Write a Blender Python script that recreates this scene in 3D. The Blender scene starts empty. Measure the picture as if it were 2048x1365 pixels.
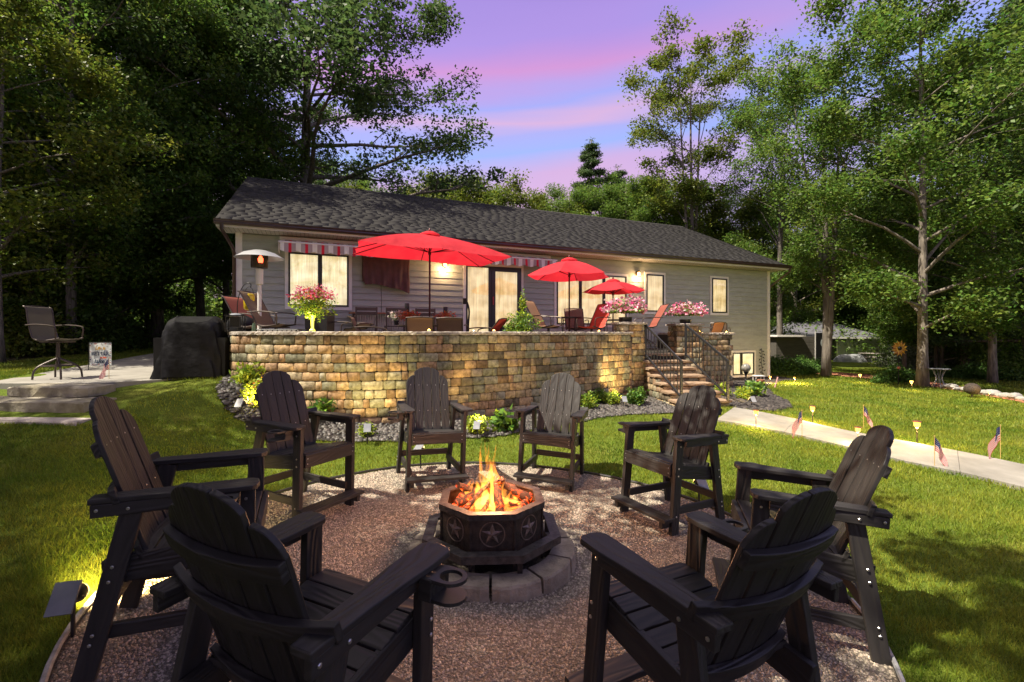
import bpy, math, random
import numpy as np
from mathutils import Vector, Matrix, Euler
R = math.radians
scene = bpy.context.scene
COL = scene.collection
rnd = random.Random(7)
npr = np.random.RandomState(11)

# ------------------------------------------------------------------ camera, sky, sun, exposure
CAMZ = 1.771; FPX = 940.0; HZ = 667.5
cd = bpy.data.cameras.new('camera'); cam = bpy.data.objects.new('camera', cd); COL.objects.link(cam)
cam.location = (0, 0, CAMZ); cam.rotation_euler = (R(90), 0, 0)
cd.sensor_width = 36; cd.lens = FPX / 2048 * 36; cd.shift_y = -15 / 2048
cd.clip_start = .05; cd.clip_end = 900
scene.camera = cam
SUN_AZ = Vector((-1.0, -0.38)); SUN_EL = R(60)
world = bpy.data.worlds.new('World'); scene.world = world; world.use_nodes = True
def build_world():
    nt = world.node_tree; N = nt.nodes; L = nt.links; N.clear()
    out = N.new('ShaderNodeOutputWorld')
    sky = N.new('ShaderNodeTexSky'); sky.sky_type = 'NISHITA'; sky.sun_disc = False
    sky.sun_elevation = SUN_EL; sky.sun_rotation = math.atan2(SUN_AZ.x, SUN_AZ.y)
    b1 = N.new('ShaderNodeBackground'); b1.inputs[1].default_value = 0.03; L.new(sky.outputs[0], b1.inputs[0])
    tc = N.new('ShaderNodeTexCoord'); sep = N.new('ShaderNodeSeparateXYZ'); L.new(tc.outputs['Generated'], sep.inputs[0])
    # dusk bands by height above the horizon, drawn out and bent by a stretched noise
    mp = N.new('ShaderNodeMapping'); mp.inputs['Scale'].default_value = (1.0, 1.2, 6.0); mp.inputs['Rotation'].default_value = (0, R(4), 0)
    L.new(tc.outputs['Generated'], mp.inputs[0])
    nz = N.new('ShaderNodeTexNoise'); nz.inputs['Scale'].default_value = 1.6; nz.inputs['Detail'].default_value = 5; nz.inputs['Distortion'].default_value = .4; nz.inputs['Roughness'].default_value = .45
    L.new(mp.outputs[0], nz.inputs[0])
    ma = N.new('ShaderNodeMath'); ma.operation = 'MULTIPLY_ADD'; ma.inputs[1].default_value = .11; ma.inputs[2].default_value = -.055; L.new(nz.outputs[0], ma.inputs[0])
    tl = N.new('ShaderNodeMath'); tl.operation = 'MULTIPLY_ADD'; tl.inputs[1].default_value = -.07; L.new(sep.outputs[0], tl.inputs[0]); L.new(ma.outputs[0], tl.inputs[2])
    zz = N.new('ShaderNodeMath'); zz.operation = 'ADD'; L.new(sep.outputs[2], zz.inputs[0]); L.new(tl.outputs[0], zz.inputs[1])
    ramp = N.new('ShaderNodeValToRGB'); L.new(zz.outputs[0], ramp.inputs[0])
    el = ramp.color_ramp.elements
    el[0].position = 0.0; el[0].color = (.72, .42, .50, 1)
    el[1].position = 1.0; el[1].color = (1.35, 1.12, .88, 1)  # zenith, out of view: brightened beyond dusk as added neutral fill light
    for p, c in ((.25, (.78, .38, .56, 1)), (.315, (.70, .36, .62, 1)), (.355, (.34, .42, .90, 1)), (.395, (.42, .38, .84, 1)), (.418, (.74, .40, .64, 1)), (.445, (.38, .36, .86, 1)),
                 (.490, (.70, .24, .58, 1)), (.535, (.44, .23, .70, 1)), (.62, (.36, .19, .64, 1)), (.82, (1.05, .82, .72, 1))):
        e = el.new(p); e.color = c
    xr = N.new('ShaderNodeMapRange'); xr.interpolation_type = 'SMOOTHSTEP'; xr.inputs[1].default_value = .12; xr.inputs[2].default_value = .6; xr.inputs[4].default_value = .55; L.new(sep.outputs[0], xr.inputs[0])
    mx = N.new('ShaderNodeMixRGB'); L.new(xr.outputs[0], mx.inputs[0]); L.new(ramp.outputs[0], mx.inputs[1]); mx.inputs[2].default_value = (.27, .34, .86, 1)
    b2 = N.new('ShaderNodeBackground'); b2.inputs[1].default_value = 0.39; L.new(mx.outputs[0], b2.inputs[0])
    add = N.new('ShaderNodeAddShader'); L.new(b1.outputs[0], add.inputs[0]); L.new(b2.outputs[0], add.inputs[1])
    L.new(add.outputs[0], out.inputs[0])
build_world()
sl = bpy.data.lights.new('sun', 'SUN'); sl.energy = 5.0; sl.angle = R(.55); sl.color = (1, .90, .74)
so = bpy.data.objects.new('sun', sl); COL.objects.link(so)
sd = Vector((SUN_AZ.x * math.cos(SUN_EL), SUN_AZ.y * math.cos(SUN_EL), math.sin(SUN_EL))).normalized()
so.rotation_euler = sd.to_track_quat('Z', 'Y').to_euler(); so.location = (-20, 0, 30)
scene.view_settings.view_transform = 'Standard'; scene.view_settings.look = 'None'
scene.view_settings.gamma = 1; scene.view_settings.use_curve_mapping = False; scene.view_settings.exposure = 1.15
scene.cycles.max_bounces = 9; scene.cycles.transparent_max_bounces = 12
scene.cycles.diffuse_bounces = 6; scene.cycles.glossy_bounces = 3; scene.cycles.transmission_bounces = 6
scene.cycles.sample_clamp_indirect = 4; scene.cycles.use_denoising = True

# ------------------------------------------------------------------ terrain
CP = [(0,2,0),(-2,2.7,.11),(-2,4.5,.078),(-1,5.5,.035),(.5,5.7,-.03),(1.5,4.6,-.055),(1.8,3,-.08),(.75,2,-.03),(-.77,1.8,.03),(0,4,0),(0,0,0),(-2,0,.06),(2,0,-.08),
 (0,-2,0),(-2.4,7.75,.24),(-3.0,7.7,.33),(-3.6,7.75,.5),(-4.3,7.9,.8),(-4.9,8.2,1.03),(-1.2,8.2,.22),(-.6,8.6,.22),(.6,9.4,.22),(1.8,10.3,.24),(2.95,11.2,.26),
 (3.3,10,.2),(4.7,9.5,.2),(5,12,.22),(6.5,13.8,.17),(6.6,12,.1),(-3,7,.22),(-2,7,.17),(-4,7,.5),(-4.4,7.4,.85),(-7,6,.6),(-5.6,6,.58),(-9,6,.75),(-6,7.6,.93),(-5.2,7.9,.98),
 (-5.2,7.2,.85),(-8.6,7.9,1.0),(-7,9,.98),(-9,12,1),(-7,14,1.0),(-12,10,1.02),(-14,20,1.2),(-20,15,1.3),(-20,6,1.0),(-12,3,.75),(-6,3,.4),(-4,4.5,.25),(-4,2,.17),(-6,0,.3),(-14,0,.6),
 (-4,12,.9),(2,14,.5),(8,18,0),(4,3,-.1),(8,3,-.12),(6.2,5.7,-.1),(7.3,6.75,-.1),(6,9,.04),(10,12,-.05),(8.8,16,-.03),(10.7,19,-.05),(12.4,17.2,-.1),(14.4,13.3,-.1),(14,8,-.12),
 (20,5,-.15),(20,25,-.2),(30,42,-.66),(15,42,-.5),(40,40,-.7),(40,15,-.3),(0,-5,0),(15,-5,-.2),(-15,-5,.5),(-15,40,1.8),(0,40,.8),(60,80,-1.5),(-60,80,2.5),(-60,-10,1),(60,-10,-.6),(0,100,0),(-22,26,1.6)]
CP = np.array(CP, float)
def _phi(a, b):
    d = np.sqrt((a[:, None, 0] - b[None, :, 0])**2 + (a[:, None, 1] - b[None, :, 1])**2 + .3)
    return d
_n = len(CP); _A = np.zeros((_n + 3, _n + 3)); _A[:_n, :_n] = _phi(CP, CP) - np.eye(_n) * .05
_A[:_n, _n] = 1; _A[:_n, _n+1:] = CP[:, :2]; _A[_n, :_n] = 1; _A[_n+1:, :_n] = CP[:, :2].T
_W = np.linalg.solve(_A, np.concatenate([CP[:, 2], [0, 0, 0]]))
def gzn(xy):
    xy = np.atleast_2d(xy).astype(float)
    q = xy.copy(); q[:, 0] = np.clip(q[:, 0], -60, 60); q[:, 1] = np.clip(q[:, 1], -10, 100)
    out = np.empty(len(q))
    for i in range(0, len(q), 20000):
        s = q[i:i+20000]; out[i:i+20000] = _phi(s, CP) @ _W[:_n] + _W[_n] + s @ _W[_n+1:]
    return out
def gz(x, y): return float(gzn([[x, y]])[0])
def P(px, py, Y): return Vector(((px - 1024) * Y / FPX, Y, CAMZ + (HZ - py) * Y / FPX))
def ground_at(px, py):
    u = (px - 1024) / FPX; v = (HZ - py) / FPX
    Ys = np.arange(1.0, 70, .1); z = CAMZ + v * Ys; g = gzn(np.stack([u * Ys, Ys], 1))
    k = int(np.argmax(z <= g))
    lo, hi = Ys[max(k-1, 0)], Ys[k]
    for _ in range(12):
        m = (lo + hi) / 2
        if CAMZ + v * m <= gz(u * m, m): hi = m
        else: lo = m
    return Vector((u * hi, hi, gz(u * hi, hi)))

# ------------------------------------------------------------------ mesh helper
class MB:
    def __init__(s): s.v = []; s.f = []; s.m = []; s.mi = 0
    def add(s, vs, fs):
        o = len(s.v); s.v += [tuple(v) for v in vs]; s.f += [tuple(i + o for i in f) for f in fs]; s.m += [s.mi] * len(fs)
    def box(s, c, d, rot=None, taper=1.0):
        hx, hy, hz = d[0]/2, d[1]/2, d[2]/2; vs = []
        for z in (-1, 1):
            k = taper if z > 0 else 1
            for x, y in ((-1,-1),(1,-1),(1,1),(-1,1)):
                v = Vector((x*hx*k, y*hy*k, z*hz))
                if rot: v = rot @ v
                vs.append(v + Vector(c))
        s.add(vs, [(3,2,1,0),(4,5,6,7),(0,1,5,4),(1,2,6,5),(2,3,7,6),(3,0,4,7)])
    def b2(s, lo, hi): s.box([(a+b)/2 for a, b in zip(lo, hi)], [abs(b-a) for a, b in zip(lo, hi)])
    def cyl(s, p0, p1, r0, r1=None, n=10, cap=True):
        s.tube([p0, p1], [r0, r0 if r1 is None else r1], n, cap)
    def tube(s, pts, r, n=8, cap=True, flat=None):
        pts = [Vector(p) for p in pts]
        if not isinstance(r, (list, tuple)): r = [r] * len(pts)
        o = len(s.v); prev = None; vs = []
        for i, p in enumerate(pts):
            t = (pts[min(i+1, len(pts)-1)] - pts[max(i-1, 0)])
            t = t.normalized() if t.length > 1e-9 else Vector((0, 0, 1))
            if prev is None:
                a = Vector((0, 0, 1)) if abs(t.z) < .9 else Vector((1, 0, 0))
                x = t.cross(a).normalized()
            else:
                x = (prev - t * prev.dot(t)); x = x.normalized() if x.length > 1e-6 else t.orthogonal().normalized()
            y = t.cross(x).normalized(); prev = x
            for k in range(n):
                an = 2*math.pi*k/n; vs.append(p + (x*math.cos(an) + y*math.sin(an)) * r[i])
        fs = []
        for i in range(len(pts)-1):
            for k in range(n):
                a = i*n+k; b = i*n+(k+1) % n; fs.append((a, b, b+n, a+n))
        if cap: fs.append(tuple(range(n-1, -1, -1))); fs.append(tuple((len(pts)-1)*n + k for k in range(n)))
        s.add(vs, fs)
    def lathe(s, prof, n=16, c=(0, 0, 0), cap=True):
        c = Vector(c); vs = []; fs = []
        for r, z in prof:
            for k in range(n):
                a = 2*math.pi*k/n; vs.append(c + Vector((r*math.cos(a), r*math.sin(a), z)))
        for i in range(len(prof)-1):
            for k in range(n):
                a = i*n+k; b = i*n+(k+1) % n; fs.append((a, b, b+n, a+n))
        if cap: fs.append(tuple(range(n-1, -1, -1))); fs.append(tuple((len(prof)-1)*n+k for k in range(n)))
        s.add(vs, fs)
    def prism(s, poly, z0, z1, M=None):
        n = len(poly); vs = [Vector((x, y, z0)) for x, y in poly] + [Vector((x, y, z1)) for x, y in poly]
        if M is not None: vs = [M @ v for v in vs]
        s.add(vs, [tuple(range(n-1, -1, -1)), tuple(range(n, 2*n))] + [(i, (i+1) % n, (i+1) % n + n, i+n) for i in range(n)])
    def ball(s, c, r, n=10, m=7, sq=(1, 1, 1), jit=0):
        c = Vector(c); vs = []; fs = []
        for j in range(m+1):
            th = math.pi*j/m
            for k in range(n):
                a = 2*math.pi*k/n; q = r*(1+rnd.uniform(-jit, jit))
                vs.append(c + Vector((q*math.sin(th)*math.cos(a)*sq[0], q*math.sin(th)*math.sin(a)*sq[1], -q*math.cos(th)*sq[2])))
        for j in range(m):
            for k in range(n):
                a = j*n+k; b = j*n+(k+1) % n; fs.append((a, b, b+n, a+n))
        s.add(vs, fs)
    def grid(s, pts, closed=False):
        h = len(pts); w = len(pts[0]); vs = [p for row in pts for p in row]; fs = []
        for j in range(h-1):
            for i in range(w - (0 if closed else 1)):
                i2 = (i+1) % w; fs.append((j*w+i, j*w+i2, (j+1)*w+i2, (j+1)*w+i))
        s.add(vs, fs)
    def mesh(s, name, mats, smooth=False):
        me = bpy.data.meshes.new(name); me.from_pydata(s.v, [], s.f); me.update()
        for m in (mats if isinstance(mats, (list, tuple)) else [mats]): me.materials.append(m)
        if max(s.m, default=0) > 0: me.polygons.foreach_set('material_index', s.m)
        if smooth: me.polygons.foreach_set('use_smooth', [True]*len(me.polygons))
        return me
def sharp(me, ang=40):
    try: me.set_sharp_from_angle(angle=R(ang))
    except Exception: pass
def link(name, me, parent=None, loc=None, rot=None, bevel=0):
    o = bpy.data.objects.new(name, me); COL.objects.link(o)
    if parent is not None: o.parent = parent
    if loc is not None: o.location = loc
    if rot is not None: o.rotation_euler = rot
    if bevel:
        b = o.modifiers.new('bevel', 'BEVEL'); b.width = bevel; b.segments = 2; b.limit_method = 'ANGLE'; b.angle_limit = R(35)
    return o
def part(name, mb, mats, parent, smooth=False, bevel=0, **k):
    me = mb.mesh(name, mats, smooth)
    if smooth: sharp(me)
    return link(name, me, parent, bevel=bevel, **k)
def thing(name, label, cat, loc=(0, 0, 0), rz=0, group=None):
    o = bpy.data.objects.new(name, None); COL.objects.link(o); o.location = loc; o.rotation_euler = (0, 0, rz)
    o.empty_display_size = .2; return tag(o, label, cat, group)
def tag(o, label, cat, group=None):
    o['label'] = label; o['category'] = cat
    if group: o['group'] = group
    return o
def struct(o): o['kind'] = 'structure'; return o
def stuff(o): o['kind'] = 'stuff'; return o
def copy_tree(o, parent=None):
    c = o.copy(); COL.objects.link(c)
    if parent is not None: c.parent = parent
    for ch in list(o.children): copy_tree(ch, c)
    return c
def fast_mesh(name, verts, quads, mats, mat_idx=None, smooth=False):
    verts = np.asarray(verts, np.float32); quads = np.asarray(quads, np.int32); k = quads.shape[1]
    me = bpy.data.meshes.new(name); me.vertices.add(len(verts)); me.vertices.foreach_set('co', verts.ravel())
    me.loops.add(quads.size); me.loops.foreach_set('vertex_index', quads.ravel())
    me.polygons.add(len(quads)); me.polygons.foreach_set('loop_start', np.arange(len(quads), dtype=np.int32)*k)
    try: me.polygons.foreach_set('loop_total', np.full(len(quads), k, np.int32))
    except Exception: pass
    for m in (mats if isinstance(mats, (list, tuple)) else [mats]): me.materials.append(m)
    if mat_idx is not None: me.polygons.foreach_set('material_index', np.asarray(mat_idx, np.int32))
    if smooth: me.polygons.foreach_set('use_smooth', np.ones(len(quads), bool))
    me.update(calc_edges=True); return me

# ------------------------------------------------------------------ materials
def mat(name, c1, c2=None, scale=8, rough=.6, bump=0, bscale=None, metal=0, stretch=(1, 1, 1), rand=0, detail=5, emit=None, estr=0, trans=0, spec=.5, ramp=(.35, .65), coat=0, island=False, hue=0):
    m = bpy.data.materials.new(name); m.use_nodes = True; nt = m.node_tree; N = nt.nodes; L = nt.links
    b = N['Principled BSDF']; b.inputs['Roughness'].default_value = rough; b.inputs['Metallic'].default_value = metal
    b.inputs['Specular IOR Level'].default_value = spec
    if coat: b.inputs['Coat Weight'].default_value = coat
    tc = N.new('ShaderNodeTexCoord'); mp = N.new('ShaderNodeMapping'); mp.inputs['Scale'].default_value = stretch
    L.new(tc.outputs['Object'], mp.inputs[0]); last = None
    if c2 is not None:
        nz = N.new('ShaderNodeTexNoise'); nz.inputs['Scale'].default_value = scale; nz.inputs['Detail'].default_value = detail; nz.inputs['Roughness'].default_value = .6
        L.new(mp.outputs[0], nz.inputs[0])
        cr = N.new('ShaderNodeValToRGB'); L.new(nz.outputs[0], cr.inputs[0])
        cr.color_ramp.elements[0].position = ramp[0]; cr.color_ramp.elements[0].color = (*c1, 1)
        cr.color_ramp.elements[1].position = ramp[1]; cr.color_ramp.elements[1].color = (*c2, 1); last = cr.outputs[0]
    if rand:
        hs = N.new('ShaderNodeHueSaturation'); 
        if last: L.new(last, hs.inputs['Color'])
        else: hs.inputs['Color'].default_value = (*c1, 1)
        g = N.new('ShaderNodeNewGeometry') if island else N.new('ShaderNodeObjectInfo')
        mr = N.new('ShaderNodeMapRange'); mr.inputs[3].default_value = 1-rand; mr.inputs[4].default_value = 1+rand
        L.new(g.outputs['Random Per Island' if island else 'Random'], mr.inputs[0]); L.new(mr.outputs[0], hs.inputs['Value'])
        if hue:
            m2 = N.new('ShaderNodeMath'); m2.operation = 'MULTIPLY_ADD'; m2.inputs[1].default_value = 7.31; m2.inputs[2].default_value = .13
            L.new(g.outputs['Random Per Island' if island else 'Random'], m2.inputs[0])
            fr = N.new('ShaderNodeMath'); fr.operation = 'FRACT'; L.new(m2.outputs[0], fr.inputs[0])
            m3 = N.new('ShaderNodeMapRange'); m3.inputs[3].default_value = .5-hue; m3.inputs[4].default_value = .5+hue
            L.new(fr.outputs[0], m3.inputs[0]); L.new(m3.outputs[0], hs.inputs['Hue'])
        last = hs.outputs[0]
    if last: L.new(last, b.inputs['Base Color'])
    else: b.inputs['Base Color'].default_value = (*c1, 1)
    if bump:
        n2 = N.new('ShaderNodeTexNoise'); n2.inputs['Scale'].default_value = bscale or scale*3; n2.inputs['Detail'].default_value = 4
        L.new(mp.outputs[0], n2.inputs[0])
        bp = N.new('ShaderNodeBump'); bp.inputs['Strength'].default_value = min(1, bump); bp.inputs['Distance'].default_value = .01 if bump <= 1 else .01*bump
        L.new(n2.outputs[0], bp.inputs['Height']); L.new(bp.outputs[0], b.inputs['Normal'])
    if emit: b.inputs['Emission Color'].default_value = (*emit, 1); b.inputs['Emission Strength'].default_value = estr
    if trans:
        tr = N.new('ShaderNodeBsdfTranslucent'); ms = N.new('ShaderNodeMixShader'); ms.inputs[0].default_value = trans
        if last: L.new(last, tr.inputs[0])
        else: tr.inputs[0].default_value = (*c1, 1)
        L.new(b.outputs[0], ms.inputs[1]); L.new(tr.outputs[0], ms.inputs[2]); L.new(ms.outputs[0], N['Material Output'].inputs[0])
    return m
def emis(name, c, s):
    m = bpy.data.materials.new(name); m.use_nodes = True; b = m.node_tree.nodes['Principled BSDF']
    b.inputs['Base Color'].default_value = (*c, 1); b.inputs['Emission Color'].default_value = (*c, 1); b.inputs['Emission Strength'].default_value = s
    return m
def lamp(name, kind, loc, energy, color, parent=None, size=.05, target=None, angle=60, blend=.6):
    l = bpy.data.lights.new(name, kind); l.energy = energy; l.color = color
    if kind == 'POINT': l.shadow_soft_size = size
    if kind == 'SPOT': l.shadow_soft_size = size; l.spot_size = R(angle); l.spot_blend = blend
    o = bpy.data.objects.new(name, l); COL.objects.link(o); o.location = loc
    if target is not None: o.rotation_euler = (Vector(target) - Vector(loc)).to_track_quat('-Z', 'Y').to_euler()
    if parent is not None: o.parent = parent
    return o
def grain_mat(name, c1, c2, rough=.5, bump=.5, rings=55):
    """wood-grain moulded plank: flowing lines along the local X axis"""
    m = mat(name, c1, c2, scale=3, rough=rough, stretch=(1, 8, 8), ramp=(.3, .75), rand=.12, spec=.35)
    nt = m.node_tree; N = nt.nodes; L = nt.links; b = N['Principled BSDF']
    tc = N.new('ShaderNodeTexCoord'); mp = N.new('ShaderNodeMapping'); mp.inputs['Scale'].default_value = (1.4, 9, 9); L.new(tc.outputs['Object'], mp.inputs[0])
    oi = N.new('ShaderNodeObjectInfo'); cx = N.new('ShaderNodeCombineXYZ'); mm = N.new('ShaderNodeMath'); mm.operation = 'MULTIPLY'; mm.inputs[1].default_value = 40
    L.new(oi.outputs['Random'], mm.inputs[0]); L.new(mm.outputs[0], cx.inputs[0]); L.new(cx.outputs[0], mp.inputs['Location'])
    nz = N.new('ShaderNodeTexNoise'); nz.inputs['Scale'].default_value = 1.0; nz.inputs['Detail'].default_value = 1; L.new(mp.outputs[0], nz.inputs[0])
    mu = N.new('ShaderNodeMath'); mu.operation = 'MULTIPLY'; mu.inputs[1].default_value = rings; L.new(nz.outputs[0], mu.inputs[0])
    sn = N.new('ShaderNodeMath'); sn.operation = 'SINE'; L.new(mu.outputs[0], sn.inputs[0])
    bp = N.new('ShaderNodeBump'); bp.inputs['Strength'].default_value = bump; bp.inputs['Distance'].default_value = .002
    L.new(sn.outputs[0], bp.inputs['Height']); L.new(bp.outputs[0], b.inputs['Normal'])
    return m
# ------------------------------------------------------------------ ground
FC = Vector((-.16, 3.72)); GR = 2.54                      # fire pit centre, radius of the gravel circle
def inpoly(x, y, poly):
    x = np.asarray(x); y = np.asarray(y); c = np.zeros(x.shape, bool); j = len(poly) - 1
    for i in range(len(poly)):
        xi, yi = poly[i][0], poly[i][1]; xj, yj = poly[j][0], poly[j][1]
        if yi != yj:
            c ^= ((yi > y) != (yj > y)) & (x < (xj - xi) * (y - yi) / (yj - yi) + xi)
        j = i
    return c
def catmull(pts, n=10):
    out = []; p = [Vector(q) for q in pts]
    for i in range(len(p)-1):
        a = p[max(i-1, 0)]; b = p[i]; c = p[i+1]; d = p[min(i+2, len(p)-1)]
        for k in range(n):
            t = k/n; out.append(.5*((2*b) + (c-a)*t + (2*a-5*b+4*c-d)*t*t + (3*b-a-3*c+d)*t**3))
    out.append(p[-1]); return out
WALLC = catmull([(-6.95,11.95),(-6.35,10.8),(-5.75,9.65),(-5.25,8.75),(-4.85,8.17),(-4.2,7.9),(-3.4,7.78),(-2.6,7.8),(-1.6,8.08),(-.6,8.62),(.6,9.45),(1.8,10.4),(2.9,11.35)], 12)
LOW = [ground_at(*p) for p in ((1432,842),(1500,853),(1582,869),(1704,898),(1796,922),(1945,952),(2048,978))]
UPP = [ground_at(*p) for p in ((1468,817),(1520,826),(1588,839),(1707,866),(1835,889),(1950,911),(2048,932))]
def extend(l): d = (l[-1]-l[-2]).normalized(); return l + [l[-1] + d*1.0, l[-1] + d*5]
LOW = extend(LOW); UPP = extend(UPP)
PATHP = [(p.x, p.y) for p in LOW] + [(p.x, p.y) for p in reversed(UPP)]
PADP = [(-8.35,7.40),(-6.55,7.42),(-5.15,8.55),(-6.0,10.0),(-7.3,12.3),(-10.5,20),(-13.6,20)]
BEDP = [(-5.0,8.3),(-4.75,7.6),(-4.5,7.2),(-4.1,6.95),(-3.4,6.9),(-2.3,6.95),(-1.2,7.15),(-.2,7.6),(.8,8.35),(1.7,9.0),(2.3,9.3),(2.8,9.35),(3.4,9.45),(3.6,11.5),(2.9,11.6),(.6,9.6),(-.6,8.8),(-2.6,8),(-4.3,8.1)]
BED2 = [(4.75,9.7),(5.5,9.9),(6.35,10.7),(6.9,11.8),(7.2,13.0),(8.6,16.0),(10.6,18.4),(11.3,18.6),(11.2,19.9),(10.4,19.5),(6.6,18),(4.7,12)]
MULT = [ground_at(*p) for p in ((1560,742),(1640,749),(1750,759),(1850,771),(1950,788),(2048,806))]
MULT = MULT + [MULT[-1] + (MULT[-1]-MULT[-2]).normalized()*5]
MULP = [(p.x, p.y) for p in MULT] + [(p.x + 1.5, p.y + 2.0) for p in reversed(MULT)]
HOUSEP = [(-7.08,12.04),(10.75,19.6),(6.5,30),(-11.5,22)]
PATIOP = [(v.x, v.y) for v in WALLC] + [(3.1,11.4),(4.6,11.9),(4.5,13.4),(6.6,14.1),(5.6,17.6)]

def woods_left(x, y): return x < np.where(y < 11, -12.5 + 0*y, -12.5 - (y-11)*.25)
def lawn_mask(x, y):
    x = np.asarray(x); y = np.asarray(y)
    m = (x-FC.x)**2 + (y-FC.y)**2 > (GR+.01)**2
    for pl in (PATHP, PADP, BEDP, BED2, MULP, PATIOP, HOUSEP): m &= ~inpoly(x, y, pl)
    m &= ~((x < -5.5) & (x > -8.2) & (y > 6.1) & (y < 7.95))
    m &= ~woods_left(x, y)
    return m
def lawn_far_right(x, y):   # beyond the mulch border
    t = np.interp(x, [p.x for p in MULT[:3]], [p.y for p in MULT[:3]])
    return (x > 10.8) & (y > 18.5)

def ground_material():
    m = bpy.data.materials.new('lawn_soil'); m.use_nodes = True; nt = m.node_tree; N = nt.nodes; L = nt.links; b = N['Principled BSDF']
    b.inputs['Roughness'].default_value = .95; b.inputs['Specular IOR Level'].default_value = .1
    tc = N.new('ShaderNodeTexCoord')
    def noise(s, d=5, r=.6):
        n = N.new('ShaderNodeTexNoise'); n.inputs['Scale'].default_value = s; n.inputs['Detail'].default_value = d; n.inputs['Roughness'].default_value = r
        L.new(tc.outputs['Object'], n.inputs[0]); return n
    def ramp(n, cs):
        c = N.new('ShaderNodeValToRGB'); L.new(n.outputs[0], c.inputs[0]); e = c.color_ramp.elements
        e[0].position = cs[0][0]; e[0].color = (*cs[0][1], 1); e[1].position = cs[-1][0]; e[1].color = (*cs[-1][1], 1)
        for p, q in cs[1:-1]: k = e.new(p); k.color = (*q, 1)
        return c
    g = ramp(noise(.8), [(.3, (.08,.12,.014)), (.5, (.11,.15,.018)), (.7, (.16,.165,.028))])
    g2 = ramp(noise(60, 3), [(.3, (.35,.35,.35)), (.7, (1.35,1.35,1.35))])
    mu = N.new('ShaderNodeMixRGB'); mu.blend_type = 'MULTIPLY'; mu.inputs[0].default_value = 1; L.new(g.outputs[0], mu.inputs[1]); L.new(g2.outputs[0], mu.inputs[2])
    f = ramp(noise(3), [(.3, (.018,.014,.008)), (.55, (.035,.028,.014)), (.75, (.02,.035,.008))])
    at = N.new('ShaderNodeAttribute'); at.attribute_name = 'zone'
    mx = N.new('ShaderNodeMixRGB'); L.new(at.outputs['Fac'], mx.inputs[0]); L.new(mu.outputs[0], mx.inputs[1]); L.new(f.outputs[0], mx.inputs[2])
    L.new(mx.outputs[0], b.inputs['Base Color'])
    bp = N.new('ShaderNodeBump'); bp.inputs['Strength'].default_value = .8; bp.inputs['Distance'].default_value = .03
    L.new(noise(35, 4).outputs[0], bp.inputs['Height']); L.new(bp.outputs[0], b.inputs['Normal'])
    return m
def build_ground():
    xs = np.concatenate([-np.geomspace(300, 17, 16), np.arange(-16, 16.01, .3), np.geomspace(17, 300, 16)])
    ys = np.concatenate([-np.geomspace(200, 4, 8), np.arange(-3, 22.01, .3), np.geomspace(23, 500, 24)])
    X, Y = np.meshgrid(xs, ys); xy = np.stack([X.ravel(), Y.ravel()], 1); Z = gzn(xy)
    # sink the sheet under the gravel, paths and the house
    dip = ((xy[:,0]-FC.x)**2 + (xy[:,1]-FC.y)**2 < (GR-.25)**2) | inpoly(xy[:,0], xy[:,1], PATHP)
    Z = Z - .012 - np.where(dip, .03, 0) - np.where(inpoly(xy[:,0], xy[:,1], PATIOP), .3, 0)
    v = np.column_stack([xy, Z]); h, w = X.shape; idx = np.arange(h*w).reshape(h, w)
    q = np.stack([idx[:-1,:-1], idx[:-1,1:], idx[1:,1:], idx[1:,:-1]], -1).reshape(-1, 4)
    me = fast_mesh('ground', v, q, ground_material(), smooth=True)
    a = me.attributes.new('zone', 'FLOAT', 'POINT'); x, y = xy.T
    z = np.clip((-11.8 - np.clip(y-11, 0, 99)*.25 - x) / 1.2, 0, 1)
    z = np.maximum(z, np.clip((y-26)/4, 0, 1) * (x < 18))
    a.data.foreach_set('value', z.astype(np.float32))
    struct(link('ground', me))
build_ground()

def drape_strip(mb, A, B, top, n=1, under=.06):
    """slab strip between two polylines of points, following the ground"""
    for i in range(len(A)-1):
        q = [A[i], A[i+1], B[i+1], B[i]]
        t = [Vector((p.x, p.y, gz(p.x, p.y) + top)) for p in q]; u = [v - Vector((0, 0, under)) for v in t]
        mb.add(u + t, [(3,2,1,0),(4,5,6,7),(0,1,5,4),(1,2,6,5),(2,3,7,6),(3,0,4,7)])
M_conc = mat('concrete', (.16,.15,.125), (.29,.275,.24), scale=2.2, rough=.85, bump=.25, bscale=160, ramp=(.25,.8))
def build_path():
    root = bpy.data.objects.new('footpath', None); COL.objects.link(root); struct(root)
    def resample(l, n):
        d = [0]
        for a, b in zip(l, l[1:]): d.append(d[-1] + (b-a).length)
        out = []
        for k in range(n+1):
            s = d[-1]*k/n; i = max(j for j in range(len(d)) if d[j] <= s + 1e-9); i = min(i, len(l)-2)
            out.append(l[i].lerp(l[i+1], (s-d[i]) / max(1e-6, d[i+1]-d[i])))
        return out
    n = 32; A = resample(LOW, n); B = resample(UPP, n)
    for k in range(0, n, 4):
        a = A[k:k+5]; b = B[k:k+5]; g = .004
        a = [a[0].lerp(a[1], g)] + a[1:-1] + [a[-1].lerp(a[-2], g*3)]; b = [b[0].lerp(b[1], g)] + b[1:-1] + [b[-1].lerp(b[-2], g*3)]
        mb = MB(); drape_strip(mb, a, b, .022); part('slab', mb, M_conc, root)
build_path()
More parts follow.
